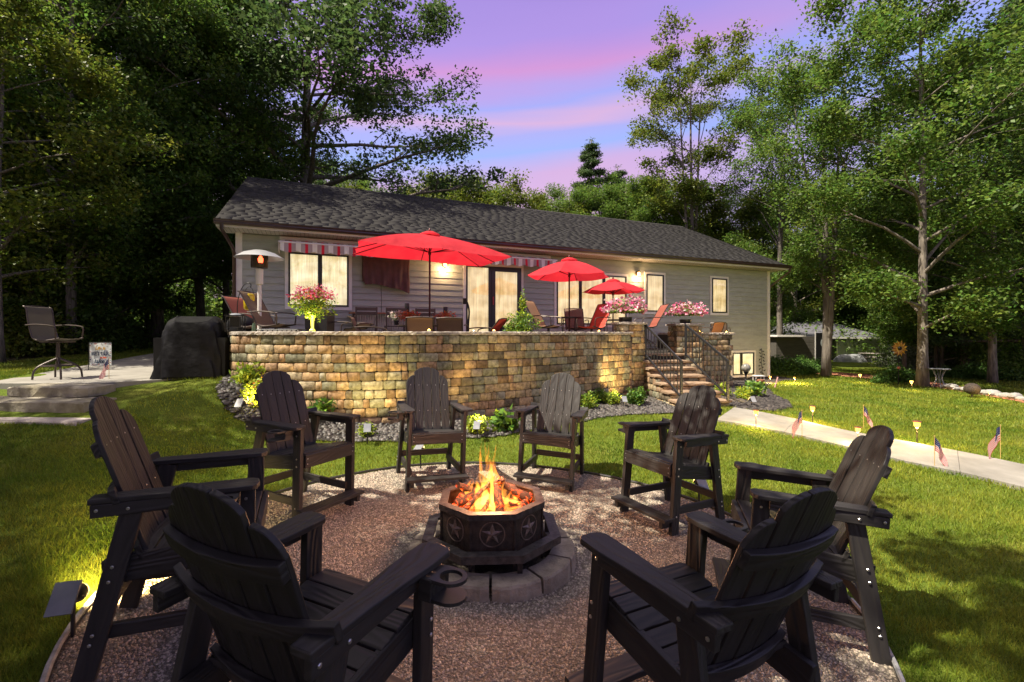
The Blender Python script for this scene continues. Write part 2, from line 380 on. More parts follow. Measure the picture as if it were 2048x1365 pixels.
def build_pad():
    mb = MB(); n = len(PADP); z = [gz(x, y) + .035 for x, y in PADP]; z[0] = z[1] = .985; z[2] = 1.0
    mb.add([(x, y, h-.15) for (x, y), h in zip(PADP, z)] + [(x, y, h) for (x, y), h in zip(PADP, z)],
           [tuple(range(n-1,-1,-1)), tuple(range(n, 2*n))] + [(i, (i+1) % n, (i+1) % n+n, i+n) for i in range(n)])
    o = link('pavement', mb.mesh('pavement', M_conc)); struct(o)
build_pad()
M_lime = mat('limestone', (.16,.14,.09), (.33,.30,.23), scale=4, rough=.9, bump=1.5, bscale=14, rand=.1)
M_lime_pink = mat('limestone_top', (.34,.29,.26), (.46,.40,.36), scale=5, rough=.9, bump=.5, bscale=30)
def rough_block(w, d, h, jit=.008, ch=.015, nx=5, seed=0):
    """a block with chamfered, slightly uneven faces, centred on x, front at y=0, base at z=0"""
    r = random.Random(seed); mb = MB(); rows = []
    prof = [(0, 0), (-.0, 0), ]
    loop = [(ch, 0), (0, ch), (0, h-ch), (ch, h), (d, h), (d, 0)]
    vs = []
    for i in range(nx+1):
        t = i/nx; x = -w/2 + w*t; e = ch if i in (0, nx) else 0
        for (y, z) in loop:
            yy = y + (e if y < d*.5 else 0); zz = z + (e if z < h*.3 else -e) * .8
            vs.append((x + r.uniform(-jit, jit)*.4, yy + (r.uniform(-jit, jit) if y < d*.5 else 0), zz + r.uniform(-jit, jit)*.5))
    k = len(loop); fs = []
    for i in range(nx):
        for j in range(k): a = i*k+j; b = i*k+(j+1) % k; fs.append((a, a+k, b+k, b))
    fs.append(tuple(range(k))); fs.append(tuple(nx*k + j for j in range(k-1, -1, -1)))
    mb.add(vs, fs); return mb
def build_slab_steps():
    t = thing('stone_steps', 'three rough limestone slab steps climbing the lawn to the concrete walk', 'steps', (-6.8, 6.9, .9))
    for i, (xl, xr, yf, yb, zt, th) in enumerate(((-7.5,-6.25,6.93,7.42,.985,.165), (-8.4,-5.9,6.53,7.05,.83,.19), (-8.9,-5.62,6.13,6.6,.645,.2))):
        mb = rough_block(xr-xl, yb-yf, th, .012, .018, 9, i); o = part('slab', mb, M_lime if i < 2 else M_lime_pink, t)
        o.location = ((xl+xr)/2 + 6.8, yf-6.9, zt-th-.9); o.rotation_euler = (0, 0, R(-3))
build_slab_steps()

# ------------------------------------------------------------------ gravel circle
def pebbles(n, inside, size, flat, seed, box, lift=0, sides=5, zfn=None):
    r = np.random.RandomState(seed); x = r.uniform(box[0], box[1], n*4); y = r.uniform(box[2], box[3], n*4)
    m = inside(x, y); x = x[m][:n]; y = y[m][:n]; k = len(x); z = (gzn(np.stack([x, y], 1)) if zfn is None else zfn(x, y)) + lift
    s = r.uniform(size[0], size[1], k); th = r.uniform(0, 6.28, k); el = r.uniform(.65, 1.35, k)
    ang = np.arange(sides) * 2*np.pi/sides
    V = np.empty((k, 2*sides+1, 3))
    for ring, (rr, zz) in enumerate(((1.0, -.1), (.72, .55))):
        a = ang[None] + th[:, None]; jr = r.uniform(.8, 1.2, (k, sides))
        px = np.cos(a)*rr*jr; py = np.sin(a)*rr*jr*el[:, None]
        V[:, ring*sides:(ring+1)*sides, 0] = x[:, None] + px*s[:, None]; V[:, ring*sides:(ring+1)*sides, 1] = y[:, None] + py*s[:, None]
        V[:, ring*sides:(ring+1)*sides, 2] = z[:, None] + zz*flat*s[:, None] + r.uniform(-.12, .12, (k, sides))*s[:, None]
    V[:, -1] = np.stack([x, y, z + s*flat*.85], 1)
    fs = []
    for j in range(sides):
        j2 = (j+1) % sides; fs += [(j, j2, sides+j2), (j, sides+j2, sides+j), (sides+j, sides+j2, 2*sides)]
    F = (np.array(fs)[None] + (np.arange(k)*(2*sides+1))[:, None, None]).reshape(-1, 3)
    return V.reshape(-1, 3), F
M_grav = mat('pea_gravel', (.19,.16,.12), (.42,.355,.28), scale=90, rough=.85, rand=.45, island=True, hue=.02)
M_gravb = mat('gravel_bed', (.11,.09,.068), (.28,.235,.185), scale=85, rough=.95, bump=3, bscale=110)
def build_gravel():
    n = 72; mb = MB(); rings = [.0, .5, 1, 1.5, 2, 2.3, GR]
    vs = []; fs = []
    for r_ in rings[1:]:
        for k in range(n):
            a = 2*math.pi*k/n; x = FC.x + r_*math.cos(a); y = FC.y + r_*math.sin(a); vs.append((x, y, gz(x, y) + .006))
    vs.append((FC.x, FC.y, gz(FC.x, FC.y)+.006)); c = len(vs)-1
    for k in range(n): fs.append((c, k, (k+1) % n))
    for j in range(len(rings)-2):
        for k in range(n): a = j*n+k; b = j*n+(k+1) % n; fs.append((a, a+n, b+n, b))
    mb.add(vs, fs); o = link('gravel_ground', mb.mesh('gravel_ground', M_gravb, True)); struct(o)
    ins = lambda x, y: ((x-FC.x)**2 + (y-FC.y)**2 < (GR-.02)**2) & ((x-FC.x)**2 + (y-FC.y)**2 > .25) & (y > .6)
    V, F = pebbles(60000, lambda x, y: ins(x, y) & (y < 4.2), (.0045, .0105), .8, 3, (-2.8, 2.5, .9, 4.3), .006, 4)
    V2, F2 = pebbles(28000, lambda x, y: ins(x, y) & (y >= 4.2), (.006, .012), .8, 4, (-2.8, 2.5, 4.2, 6.4), .006, 4)
    me = fast_mesh('gravel', np.concatenate([V, V2]), np.concatenate([F, F2+len(V)]), M_grav)
    stuff(link('gravel', me))
build_gravel()
M_edge = mat('edging_plastic', (.012,.012,.012), (.03,.03,.028), rough=.6)
M_edge2 = mat('worn_edging', (.18,.18,.18), (.34,.34,.34), scale=20, rough=.6)
def build_edging():
    mb = MB(); pts = []
    for k in range(97):
        a = 2*math.pi*k/96; x = FC.x + GR*math.cos(a); y = FC.y + GR*math.sin(a); pts.append(Vector((x, y, gz(x, y)+.022)))
    mb.tube(pts, .014, 6); o = part('lawn_edging', mb, M_edge, None, True)
    tag(o, 'thin black plastic edging strip curving between the gravel circle and the grass', 'edging')
    mb = MB(); seg = [p + Vector((0, 0, .012)) for k, p in enumerate(pts) if 84 <= k <= 93]; mb.tube(seg, .014, 6)
    part('pipe_section', mb, M_edge2, o, True)
    mb = MB(); seg = [p + Vector((0, 0, .012)) for k, p in enumerate(pts) if 52 <= k <= 59]; mb.tube(seg, .016, 6)
    part('pipe_section', mb, M_edge2, o, True)
build_edging()

# ------------------------------------------------------------------ grass
def build_grass():
    r = np.random.RandomState(5); VV = []; off = 0
    m = mat('grass_blade', (.10,.17,.012), (.24,.27,.028), scale=1.1, rough=.55, rand=.38, island=True, hue=.025, trans=.35, spec=.25, detail=6, ramp=(.36,.62))
    for (d0, d1, dens, w, h) in ((1.0, 3.2, 11000, .0045, .048), (3.2, 5.5, 6000, .0065, .045), (5.5, 9.5, 2600, .010, .045), (9.5, 16, 800, .018, .05), (16, 27, 220, .034, .06)):
        xm = d1*1.15 + .8; A = 2*xm*d1; n = int(A*dens); n = min(n, 1500000)
        x = r.uniform(-xm, xm, n); y = r.uniform(.8, d1, n); k = (y > d0) | False
        k &= (y >= d0) & (np.abs(x) < 1.15*y + .8)
        x = x[k]; y = y[k]; k = lawn_mask(x, y); 
        thin = np.sin(x*1.9+1)*np.cos(y*2.3) + np.sin(x*.7-y*1.1)        # patchy turf
        k &= r.uniform(0, 1, len(x)) < np.clip(.80 + .18*thin, .45, 1)
        # bare soil bank beside the bed
        bare = ((x+4.9)/.7)**2 + ((y-7.2)/.8)**2 < 1
        k &= ~(bare & (r.uniform(0, 1, len(x)) < .75))
        x = x[k]; y = y[k]; n = len(x); z = gzn(np.stack([x, y], 1)) - .012
        th = r.uniform(0, 6.283, n); hh = h*r.uniform(.55, 1.25, n); ww = w*r.uniform(.6, 1.3, n)
        la = r.uniform(0, 6.283, n); ll = hh*r.uniform(.1, .9, n)
        V = np.empty((n, 3, 3)); V[:, 0] = np.stack([x-np.cos(th)*ww/2, y-np.sin(th)*ww/2, z], 1); V[:, 1] = np.stack([x+np.cos(th)*ww/2, y+np.sin(th)*ww/2, z], 1)
        V[:, 2] = np.stack([x+np.cos(la)*ll, y+np.sin(la)*ll, z+hh], 1); VV.append(V.reshape(-1, 3))
    V = np.concatenate(VV); F = np.arange(len(V), dtype=np.int32).reshape(-1, 3)
    print('grass blades', len(F))
    me = fast_mesh('grass', V, F, m); tag(stuff(link('grass', me)), 'short mown green lawn grass around the gravel circle', 'grass')
build_grass()

# ------------------------------------------------------------------ mulch, pebble beds
M_mulch = mat('red_mulch', (.20,.07,.035), (.38,.16,.08), scale=30, rough=.95, rand=.5, island=True)
M_mulchb = mat('mulch_bed', (.14,.055,.03), (.28,.12,.065), scale=30, rough=.95, bump=3, bscale=40)
M_dark = mat('dark_soil', (.012,.010,.008), (.04,.032,.026), scale=30, rough=.95, bump=3, bscale=60)
def poly_sheet(name, poly, top, m, kind='structure', step=.35):
    xs = [p[0] for p in poly]; ys = [p[1] for p in poly]
    X, Y = np.meshgrid(np.arange(min(xs), max(xs)+step, step), np.arange(min(ys), max(ys)+step, step))
    h, w = X.shape; Z = gzn(np.stack([X.ravel(), Y.ravel()], 1)) + top
    idx = np.arange(h*w).reshape(h, w); cx = (X[:-1,:-1]+X[1:,1:])/2; cy = (Y[:-1,:-1]+Y[1:,1:])/2; k = inpoly(cx.ravel(), cy.ravel(), poly)
    q = np.stack([idx[:-1,:-1], idx[:-1,1:], idx[1:,1:], idx[1:,:-1]], -1).reshape(-1, 4)[k]
    o = link(name, fast_mesh(name, np.column_stack([X.ravel(), Y.ravel(), Z]), q, m, smooth=True)); o['kind'] = kind; return o
poly_sheet('mulch_ground', MULP, .012, M_mulchb, step=.2)
poly_sheet('bed_ground', BEDP, .01, M_dark, step=.1)
poly_sheet('soil_ground', BED2, .01, M_dark, step=.15)
def bits(name, poly, n, size, flat, seed, m, label, cat, sides=4, lift=.012, sm=False):
    xs = [p[0] for p in poly]; ys = [p[1] for p in poly]
    V, F = pebbles(n, lambda x, y: inpoly(x, y, poly), size, flat, seed, (min(xs), max(xs), min(ys), max(ys)), lift, sides)
    tag(stuff(link(name, fast_mesh(name, V, F, m, smooth=sm))), label, cat)
bits('mulch', MULP, 5000, (.02, .06), .35, 8, M_mulch, 'reddish brown bark mulch border along the far lawn edge', 'mulch')
M_riv = mat('river_pebble', (.022,.02,.018), (.10,.088,.078), scale=25, rough=.55, rand=.55, island=True, hue=.03, spec=.5)
bits('pebble_mulch', BEDP, 4200, (.025, .052), .7, 9, M_riv, 'dark polished river pebbles in the bed at the foot of the block wall', 'pebbles', 6, .012, True)
M_chip = mat('dark_chip', (.015,.013,.011), (.06,.05,.045), scale=25, rough=.8, rand=.6, island=True)
bits('rock_mulch', BED2, 3500, (.03, .06), .6, 10, M_chip, 'black rock mulch in the bed beside the stair and house corner', 'mulch', 5)
M_white = mat('white_stone', (.20,.195,.175), (.36,.35,.32), scale=6, rough=.9, bump=.6, bscale=20)
me_ws = None
for i, (px, py) in enumerate(((1893,777),(1905,779),(1918,782),(1930,783),(1942,786),(1956,789),(1968,790),(1984,792),(1998,794),(2014,797),(2030,799),(2044,802))):
    p = ground_at(px, py)
    mb = MB(); mb.ball((0, 0, .07), .16, 9, 6, (1.25, .8, .55), .08); o = part('border_stone', mb, M_white, None, True)
    o.location = p; o.rotation_euler = (0, 0, i*1.3); o.scale = (1.0 + .25*math.sin(i*2.1),)*3
    tag(o, ('first', 'second', 'third', 'fourth', 'fifth', 'sixth', 'seventh', 'eighth', 'ninth', 'tenth', 'eleventh', 'twelfth')[i] + ' white border stone counted from the wire table, edging the red mulch', 'stone', 'white stones edging the mulch border')
# ------------------------------------------------------------------ block wall
def block_material():
    m = bpy.data.materials.new('tumbled_block'); m.use_nodes = True; nt = m.node_tree; N = nt.nodes; L = nt.links; b = N['Principled BSDF']
    b.inputs['Roughness'].default_value = .85; b.inputs['Specular IOR Level'].default_value = .2
    oi = N.new('ShaderNodeObjectInfo'); ge = N.new('ShaderNodeNewGeometry'); ad = N.new('ShaderNodeMath'); L.new(oi.outputs['Random'], ad.inputs[0]); L.new(ge.outputs['Random Per Island'], ad.inputs[1])
    fr = N.new('ShaderNodeMath'); fr.operation = 'FRACT'; L.new(ad.outputs[0], fr.inputs[0])
    cr = N.new('ShaderNodeValToRGB'); L.new(fr.outputs[0], cr.inputs[0]); e = cr.color_ramp.elements; cr.color_ramp.interpolation = 'CONSTANT'
    cols = [(0,(.32,.26,.16)),(.1,(.32,.22,.14)),(.2,(.21,.215,.155)),(.3,(.34,.27,.17)),(.38,(.40,.28,.16)),(.46,(.14,.12,.085)),(.56,(.29,.28,.21)),(.66,(.20,.14,.085)),(.74,(.38,.33,.23)),(.82,(.40,.31,.185)),(.9,(.20,.205,.15)),(.96,(.41,.30,.18))]
    e[0].position = 0; e[0].color = (*cols[0][1], 1); e[1].position = cols[-1][0]; e[1].color = (*cols[-1][1], 1)
    for p, c in cols[1:-1]: k = e.new(p); k.color = (*c, 1)
    tc = N.new('ShaderNodeTexCoord'); geo = ge
    n1 = N.new('ShaderNodeTexNoise'); n1.inputs['Scale'].default_value = 15; n1.inputs['Detail'].default_value = 7; n1.inputs['Roughness'].default_value = .65; L.new(ge.outputs['Position'], n1.inputs[0])
    r1 = N.new('ShaderNodeValToRGB'); L.new(n1.outputs[0], r1.inputs[0]); r1.color_ramp.elements[0].position = .34; r1.color_ramp.elements[0].color = (.42,.40,.35,1)
    r1.color_ramp.elements[1].position = .66; r1.color_ramp.elements[1].color = (1.3,1.25,1.2,1)
    mu = N.new('ShaderNodeMixRGB'); mu.blend_type = 'MULTIPLY'; mu.inputs[0].default_value = 1; L.new(cr.outputs[0], mu.inputs[1]); L.new(r1.outputs[0], mu.inputs[2])
    # lime bloom streaks and dark weathering
    n2 = N.new('ShaderNodeTexNoise'); n2.inputs['Scale'].default_value = 2.2; n2.inputs['Detail'].default_value = 8; n2.inputs['Roughness'].default_value = .75; L.new(ge.outputs['Position'], n2.inputs[0])
    r2 = N.new('ShaderNodeValToRGB'); L.new(n2.outputs[0], r2.inputs[0]); r2.color_ramp.elements[0].position = .62; r2.color_ramp.elements[0].color = (0,0,0,1); r2.color_ramp.elements[1].position = .74; r2.color_ramp.elements[1].color = (.5,.5,.5,1)
    mx = N.new('ShaderNodeMixRGB'); L.new(r2.outputs[0], mx.inputs[0]); L.new(mu.outputs[0], mx.inputs[1]); mx.inputs[2].default_value = (.40,.38,.33,1)
    L.new(mx.outputs[0], b.inputs['Base Color'])
    n3 = N.new('ShaderNodeTexNoise'); n3.inputs['Scale'].default_value = 55; n3.inputs['Detail'].default_value = 6; L.new(ge.outputs['Position'], n3.inputs[0])
    bp = N.new('ShaderNodeBump'); bp.inputs['Strength'].default_value = .6; bp.inputs['Distance'].default_value = .012; L.new(n3.outputs[0], bp.inputs['Height']); L.new(bp.outputs[0], b.inputs['Normal'])
    return m
M_block = block_material()
M_core = mat('wall_core', (.02,.017,.013), rough=.95)
M_cap = mat('wall_cap', (.22,.19,.16), (.42,.38,.33), scale=14, rough=.9, bump=2, bscale=26, rand=.15)
BW = (.11, .15, .20, .24, .29, .35); BH = .1495
def dome_block(w, d, h, seed):
    """tumbled block: rounded face with worn corners"""
    r = random.Random(seed); nx, nz = 4, 3; j = .004; g = .003; c = .014
    fr = []
    us = [0, .07, .5, .93, 1] if w > .2 else [0, .12, .5, .88, 1]
    for zi, tz in enumerate([0, .13, .87, 1]):
        row = []
        for ui, tu in enumerate(us):
            edge = (ui in (0, 4)) or (zi in (0, 3)); corner = (ui in (0, 4)) and (zi in (0, 3))
            x = -w/2 + g + (w-2*g)*tu + r.uniform(-j, j)*.5; z = g + (h-2*g)*tz + r.uniform(-j, j)*.5
            if corner: x += (.009 if ui == 0 else -.009); z += (.008 if zi == 0 else -.008)
            y = (c if edge else 0) + (r.uniform(-.006, .006) if not edge else 0)
            row.append((x, y, z))
        fr.append(row)
    mb = MB(); vs = [p for row in fr for p in row]; bk = [(-w/2+g, d, g), (w/2-g, d, g), (w/2-g, d, h-g), (-w/2+g, d, h-g)]
    fs = []
    for a in range(3):
        for b in range(4): i = a*5+b; fs.append((i, i+1, i+6, i+5))
    o = 20; fs += [(0, o, o+1, 4, 3, 2, 1), (15, 16, 17, 18, 19, o+2, o+3), (0, 5, 10, 15, o+3, o), (4, o+1, o+2, 19, 14, 9)]
    mb.add(vs + bk, fs); return mb
BMESH = {}
for w in BW:
    BMESH[w] = []
    for s in range(4):
        me = dome_block(w, .16, BH, int(w*1000)+s).mesh('wall_block', M_block, True); sharp(me, 50); BMESH[w].append(me)
def join_blocks(name, items, parent, m):
    vs = []; fs = []; o = 0
    for me, M in items:
        n = len(me.vertices); co = np.empty(n*3, np.float32); me.vertices.foreach_get('co', co); co = co.reshape(-1, 3)
        A = np.array(M); vs.append(co @ A[:3, :3].T + A[:3, 3]); fs += [tuple(i+o for i in p.vertices) for p in me.polygons]; o += n
    v = np.concatenate(vs); me = bpy.data.meshes.new(name); me.from_pydata([tuple(p) for p in v], [], fs); me.materials.append(m); me.update()
    ob = link(name, me, parent); stuff(ob); return ob
def run_blocks(pts, z0, z1, seed, out=1):
    """placements of blocks along a plan polyline; the face looks to the right of the direction of travel"""
    r = random.Random(seed); d = [0]
    for a, b in zip(pts, pts[1:]): d.append(d[-1] + (b-a).length)
    L = d[-1]; items = []; z = z1 - .152
    def at(s):
        i = 0
        while i < len(d)-2 and d[i+1] < s: i += 1
        return pts[i].lerp(pts[i+1], (s-d[i])/max(1e-6, d[i+1]-d[i]))
    while z > z0 - .152:
        s = -r.uniform(0, .15)
        while s < L:
            w = r.choice((.11, .15, .20, .20, .24, .24, .29, .35)); 
            if s + w > L + .02:
                c = [q for q in BW if s + q <= L + .03]
                if not c: break
                w = max(c)
            a = at(max(0, s)); b = at(min(L, s+w)); m = (a+b)/2; t = (b-a)
            if t.length > .02:
                an = math.atan2(t.y, t.x); n_ = Vector((t.y, -t.x, 0)).normalized()
                off = .004 + r.uniform(0, .012)
                M = Matrix.Translation((m.x + n_.x*off, m.y + n_.y*off, z)) @ Matrix.Rotation(an, 4, 'Z')
                sc = t.length / w
                items.append((r.choice(BMESH[w]), M, sc))
            s += w
        z -= .152
    return items
def place_blocks(items, root, base, limit):
    items = sorted(items, key=lambda it: (it[1].translation - Vector((0, 0, CAMZ))).length)
    for me, M, sc in items[:limit]:
        o = link('block', me, root); M2 = M.copy(); M2.translation -= base; o.matrix_local = M2; o.scale.x = max(.6, min(1.15, sc))
    rest = items[limit:]
    if rest: join_blocks('block', [(me, Matrix.Translation(-base) @ M) for me, M, sc in rest], root, M_block)
CAPZ = 1.805
def build_wall():
    root = thing('retaining_wall', 'long curved patio wall of tumbled brown and green concrete blocks', 'retaining wall', (0, 0, 0))
    pts = [Vector((p[0], p[1], 0)) for p in WALLC]
    front = [p for p in pts if p.x > -5.3]
    items = []
    its = run_blocks(pts, .1, CAPZ-.065, 21)
    items = [it for it in its if it[1].translation.z > gz(it[1].translation.x, it[1].translation.y) - .16]
    vis = [it for it in items if it[1].translation.x > -4.95 and it[1].translation.y < 11.3]; hid = [it for it in items if it not in vis]
    vis.sort(key=lambda it: it[1].translation.length)
    place_blocks(vis + hid, root, Vector((0, 0, 0)), 300)
    # solid core behind the faces
    mb = MB(); inn = []
    for i, p in enumerate(pts):
        t = (pts[min(i+1, len(pts)-1)] - pts[max(i-1, 0)]).normalized(); n = Vector((-t.y, t.x, 0)); inn.append((p + n*.05, p + n*.36))
    rows = [[Vector((a.x, a.y, -.1)) for a, b in inn], [Vector((a.x, a.y, CAPZ-.066)) for a, b in inn], [Vector((b.x, b.y, CAPZ-.066)) for a, b in inn], [Vector((b.x, b.y, .9)) for a, b in inn]]
    mb.grid(rows); part('wall_core', mb, M_core, root)
    # chiselled coping stones
    r = random.Random(3); d = 0; i = 0; k = 0
    acc = [0]
    for a, b in zip(pts, pts[1:]): acc.append(acc[-1] + (b-a).length)
    s = 0
    def at(s):
        i = 0
        while i < len(acc)-2 and acc[i+1] < s: i += 1
        return pts[i].lerp(pts[i+1], (s-acc[i])/max(1e-6, acc[i+1]-acc[i]))
    while s < acc[-1]:
        w = r.uniform(.34, .5); a = at(s+.002); b = at(min(acc[-1], s+w)); t = b-a
        if t.length < .05: break
        mb = rough_block(t.length+.012, .40, .064, .007, .010, 8, k); m = (a+b)/2; n_ = Vector((t.y, -t.x, 0)).normalized()*.04
        o = part('cap_stone', mb, M_cap, root); o.location = (m.x+n_.x, m.y+n_.y, CAPZ-.064); o.rotation_euler = (0, 0, math.atan2(t.y, t.x)); s += w; k += 1
build_wall()
def rect_path(x0, y0, x1, y1, an, org):
    c = [Vector((x0, y0, 0)), Vector((x1, y0, 0)), Vector((x1, y1, 0)), Vector((x0, y1, 0)), Vector((x0, y0, 0))]
    Mx = Matrix.Rotation(an, 4, 'Z'); return [Mx @ p + Vector(org) for p in c]
def pillar(cx, cy, an, w, d, z0, z1, label, seed):
    root = thing('stone_pillar', label, 'pillar', (cx, cy, z0), 0, 'block pillars at the head of the steps')
    its = []
    c = rect_path(-w/2, -d/2, w/2, d/2, an, (cx, cy, 0))
    for k in range(4):
        its += [(me, M, s) for me, M, s in run_blocks([c[k], c[k+1]], z0, z1, seed+k)]
    place_blocks(its, root, Vector((cx, cy, z0)), 200)
    mb = MB(); mb.box((0, 0, (z1-z0)/2-.04), (w-.12, d-.12, z1-z0-.08), Matrix.Rotation(an, 3, 'Z')); part('pillar_core', mb, M_core, root)
    mb = rough_block(w+.12, d+.12, .065, .006, .012, 8, seed); o = part('cap_stone', mb, M_cap, root); o.location = Vector((0, 0, z1-z0)) - Matrix.Rotation(an, 3, 'Z') @ Vector((0, (d+.12)/2, 0)); o.rotation_euler = (0, 0, an)
pillar(2.92, 11.72, R(12), .58, .5, .15, 1.99, 'square block pillar left of the stone steps, carrying a planter of pink flowers', 50)
pillar(4.98, 13.55, R(9), .76, .5, .15, 1.99, 'square block pillar right of the stone steps, carrying a planter of pink flowers', 60)
def right_wall():
    root = thing('block_wall', 'short straight stretch of block wall right of the stone steps, lit by tea lights', 'retaining wall')
    pts = [Vector((4.45, 12.6, 0)), Vector((4.62, 13.45, 0)), Vector((6.62, 14.05, 0)), Vector((5.6, 17.8, 0))]
    pts = [Vector((4.9, 13.65, 0)), Vector((6.6, 14.0, 0)), Vector((5.6, 17.8, 0))]
    its = run_blocks(pts, .05, 1.735, 77); its = [i for i in its if i[1].translation.y < 16]
    place_blocks(its, root, Vector((0, 0, 0)), 150)
    mb = MB(); mb.prism([(4.9, 13.72), (6.53, 14.07), (5.6, 17.6), (5.3, 17.5), (6.1, 14.4), (4.9, 14.1)], -.1, 1.73); part('wall_core', mb, M_core, root)
    for k in range(4):
        a = Vector((5.4+k*.31, 13.73+k*.065, 1.735)); mb = rough_block(.305, .36, .06, .006, .01, 6, 90+k); o = part('cap_stone', mb, M_cap, root); o.location = a; o.rotation_euler = (0, 0, R(11.6))
    for k in range(9):
        t = k/9; a = Vector((6.64, 13.98, 1.735)).lerp(Vector((5.62, 17.8, 1.735)), t); mb = rough_block(.42, .36, .06, .006, .01, 6, 97+k); o = part('cap_stone', mb, M_cap, root); o.location = a + Vector((-.05, .2, 0)); o.rotation_euler = (0, 0, R(105))
right_wall()
# patio deck
M_paver = mat('paver', (.20,.17,.14), (.36,.31,.27), scale=6, rough=.85, bump=.6, bscale=40)
PZ = 1.24
def build_patio():
    mb = MB(); inn = []
    pts = [Vector((p[0], p[1], 0)) for p in WALLC]
    for i, p in enumerate(pts):
        t = (pts[min(i+1, len(pts)-1)] - pts[max(i-1, 0)]).normalized(); n = Vector((-t.y, t.x, 0)); q = p + n*.2; inn.append((q.x, q.y))
    poly = inn + [(3.14, 11.74), (4.42, 11.96), (4.55, 13.6), (6.3, 14.2), (5.3, 17.25), (-6.6, 12.22)]
    mb.prism(poly, PZ-.5, PZ-.003); o = link('patio_ground', mb.mesh('patio_ground', M_core)); struct(o)
    U = Vector((math.cos(.401), math.sin(.401), 0)); N_ = Vector((-U.y, U.x, 0)); W0 = Vector((-7.08, 12.04, 0)); me = None
    root = bpy.data.objects.new('patio_floor', None); COL.objects.link(root); struct(root)
    items = []; s = .46
    base = rough_block(s-.008, s-.008, .05, .001, .006, 1, 1); base.mi = 0; bm = base.mesh('paver', M_paver)
    near = []; P2 = np.array(poly)
    for i in range(1, 40):
        for j in range(-9, 0):
            c = W0 + U*(i*s) + N_*(j*s*1.0 + .1)
            cc = c + N_*(s/2)
            if all(inpoly(np.array([cc.x+dx]), np.array([cc.y+dy]), poly)[0] for dx in (-.18, .18) for dy in (-.18, .18)):
                near.append((bm, Matrix.Translation((c.x, c.y, PZ-.05)) @ Matrix.Rotation(.401, 4, 'Z')))
    for me, M in near: o = link('paver', me, root); o.matrix_local = M
    print('pavers', len(near))
build_patio()

# ------------------------------------------------------------------ stairs and railings
M_tread = mat('tread_stone', (.17,.11,.065), (.30,.21,.135), scale=7, rough=.85, bump=1, bscale=30, rand=.12)
ST_O = Vector((3.155, 11.78, .2)); ST_A = math.atan2(.16, .987)     # top left corner of the flight, its turn
def build_stairs():
    root = thing('stone_steps', 'seven stone treads with block risers rising between two railings to the patio', 'steps', ST_O, ST_A)
    wd = 1.27; tr = .318; items = []
    mb = MB()
    for k in range(7):                                   # k = 0 top
        y0 = -k*tr; zt = .152*(7-k)-.012; 
        tb = rough_block(wd+.03, tr+.06, .072, .006, .018, 9, 30+k); o = part('tread', tb, M_tread, root); o.location = (wd/2, y0-.035, zt-.06)
        # riser and cheek blocks below this tread
        z = zt - .072 - BH + .004
        while z > -.16:
            front = [Vector((.03, y0, 0)), Vector((wd-.03, y0, 0))]
            vis = z > .152*(6-k) - .1
            segs = [([Vector((.03, y0, 0)), Vector((wd-.03, y0, 0))], vis), ([Vector((.03, .0 if k else .4, 0)), Vector((.03, y0, 0))], k == 6 or z > .152*(6-k)-.1), ([Vector((wd-.03, y0, 0)), Vector((wd-.03, .7, 0))], z > .152*(6-k)-.1)]
            for sg, v in segs:
                if not v or (sg[0]-sg[1]).length < .1: continue
                items += [(me, M, s) for me, M, s in run_blocks(sg, z+.14, z+.152, 500+k*7+int(z*100)) if abs(M.translation.z - z) < .08]
            z -= .152
        mb.b2((.12, y0+.12, -.25), (wd-.12, 1.6 if k == 0 else y0+.6, zt-.075))
    part('step_core', mb, M_core, root)
    for me, M, sc in items:
        o = link('block', me, root); o.matrix_local = M; o.scale.x = max(.6, min(1.15, sc))
    print('stair blocks', len(items))
build_stairs()
M_rail = mat('railing_metal', (.035,.035,.037), (.06,.06,.06), scale=20, rough=.35, metal=.6)
def st(x, y, z): return Matrix.Translation(ST_O) @ Matrix.Rotation(ST_A, 4, 'Z') @ Vector((x, y, z))
def build_rail(x, label):
    root = thing('stair_railing', label, 'railing', st(x, -1.8, 0), ST_A, 'black metal railings of the stone steps')
    y1, z1 = -1.93, .14; y0, z0 = -.22, .14 + .152*5.4; H = .83; dy = -1.8
    def q(y, z): return (0, y-dy, z)
    sl = (z0-z1)/(y0-y1)
    def bar(name, a, b, w, d): 
        mb = MB(); a = Vector(a); b = Vector(b); v = b-a; M = v.to_track_quat('Z', 'X').to_matrix(); mb.box((a+b)/2, (w, d, v.length), M); return part(name, mb, M_rail, root)
    bar('post', q(y1, z1), q(y1, z1+H), .045, .045); bar('post', q(y0, z0), q(y0, z0+H), .045, .045)
    bar('handrail', q(y1-.03, z1+H+.0), q(y0+.03, z0+H), .05, .03)
    bar('bottom_rail', q(y1, z1+.09), q(y0, z0+.09), .035, .03)
    n = 11
    for k in range(1, n):
        y = y1 + (y0-y1)*k/n; z = z1 + (y-y1)*sl; bar('baluster', q(y, z+.09), q(y, z+H), .016, .016)
build_rail(.10, 'black metal railing along the left side of the stone steps')
build_rail(1.17, 'black metal railing along the right side of the stone steps')

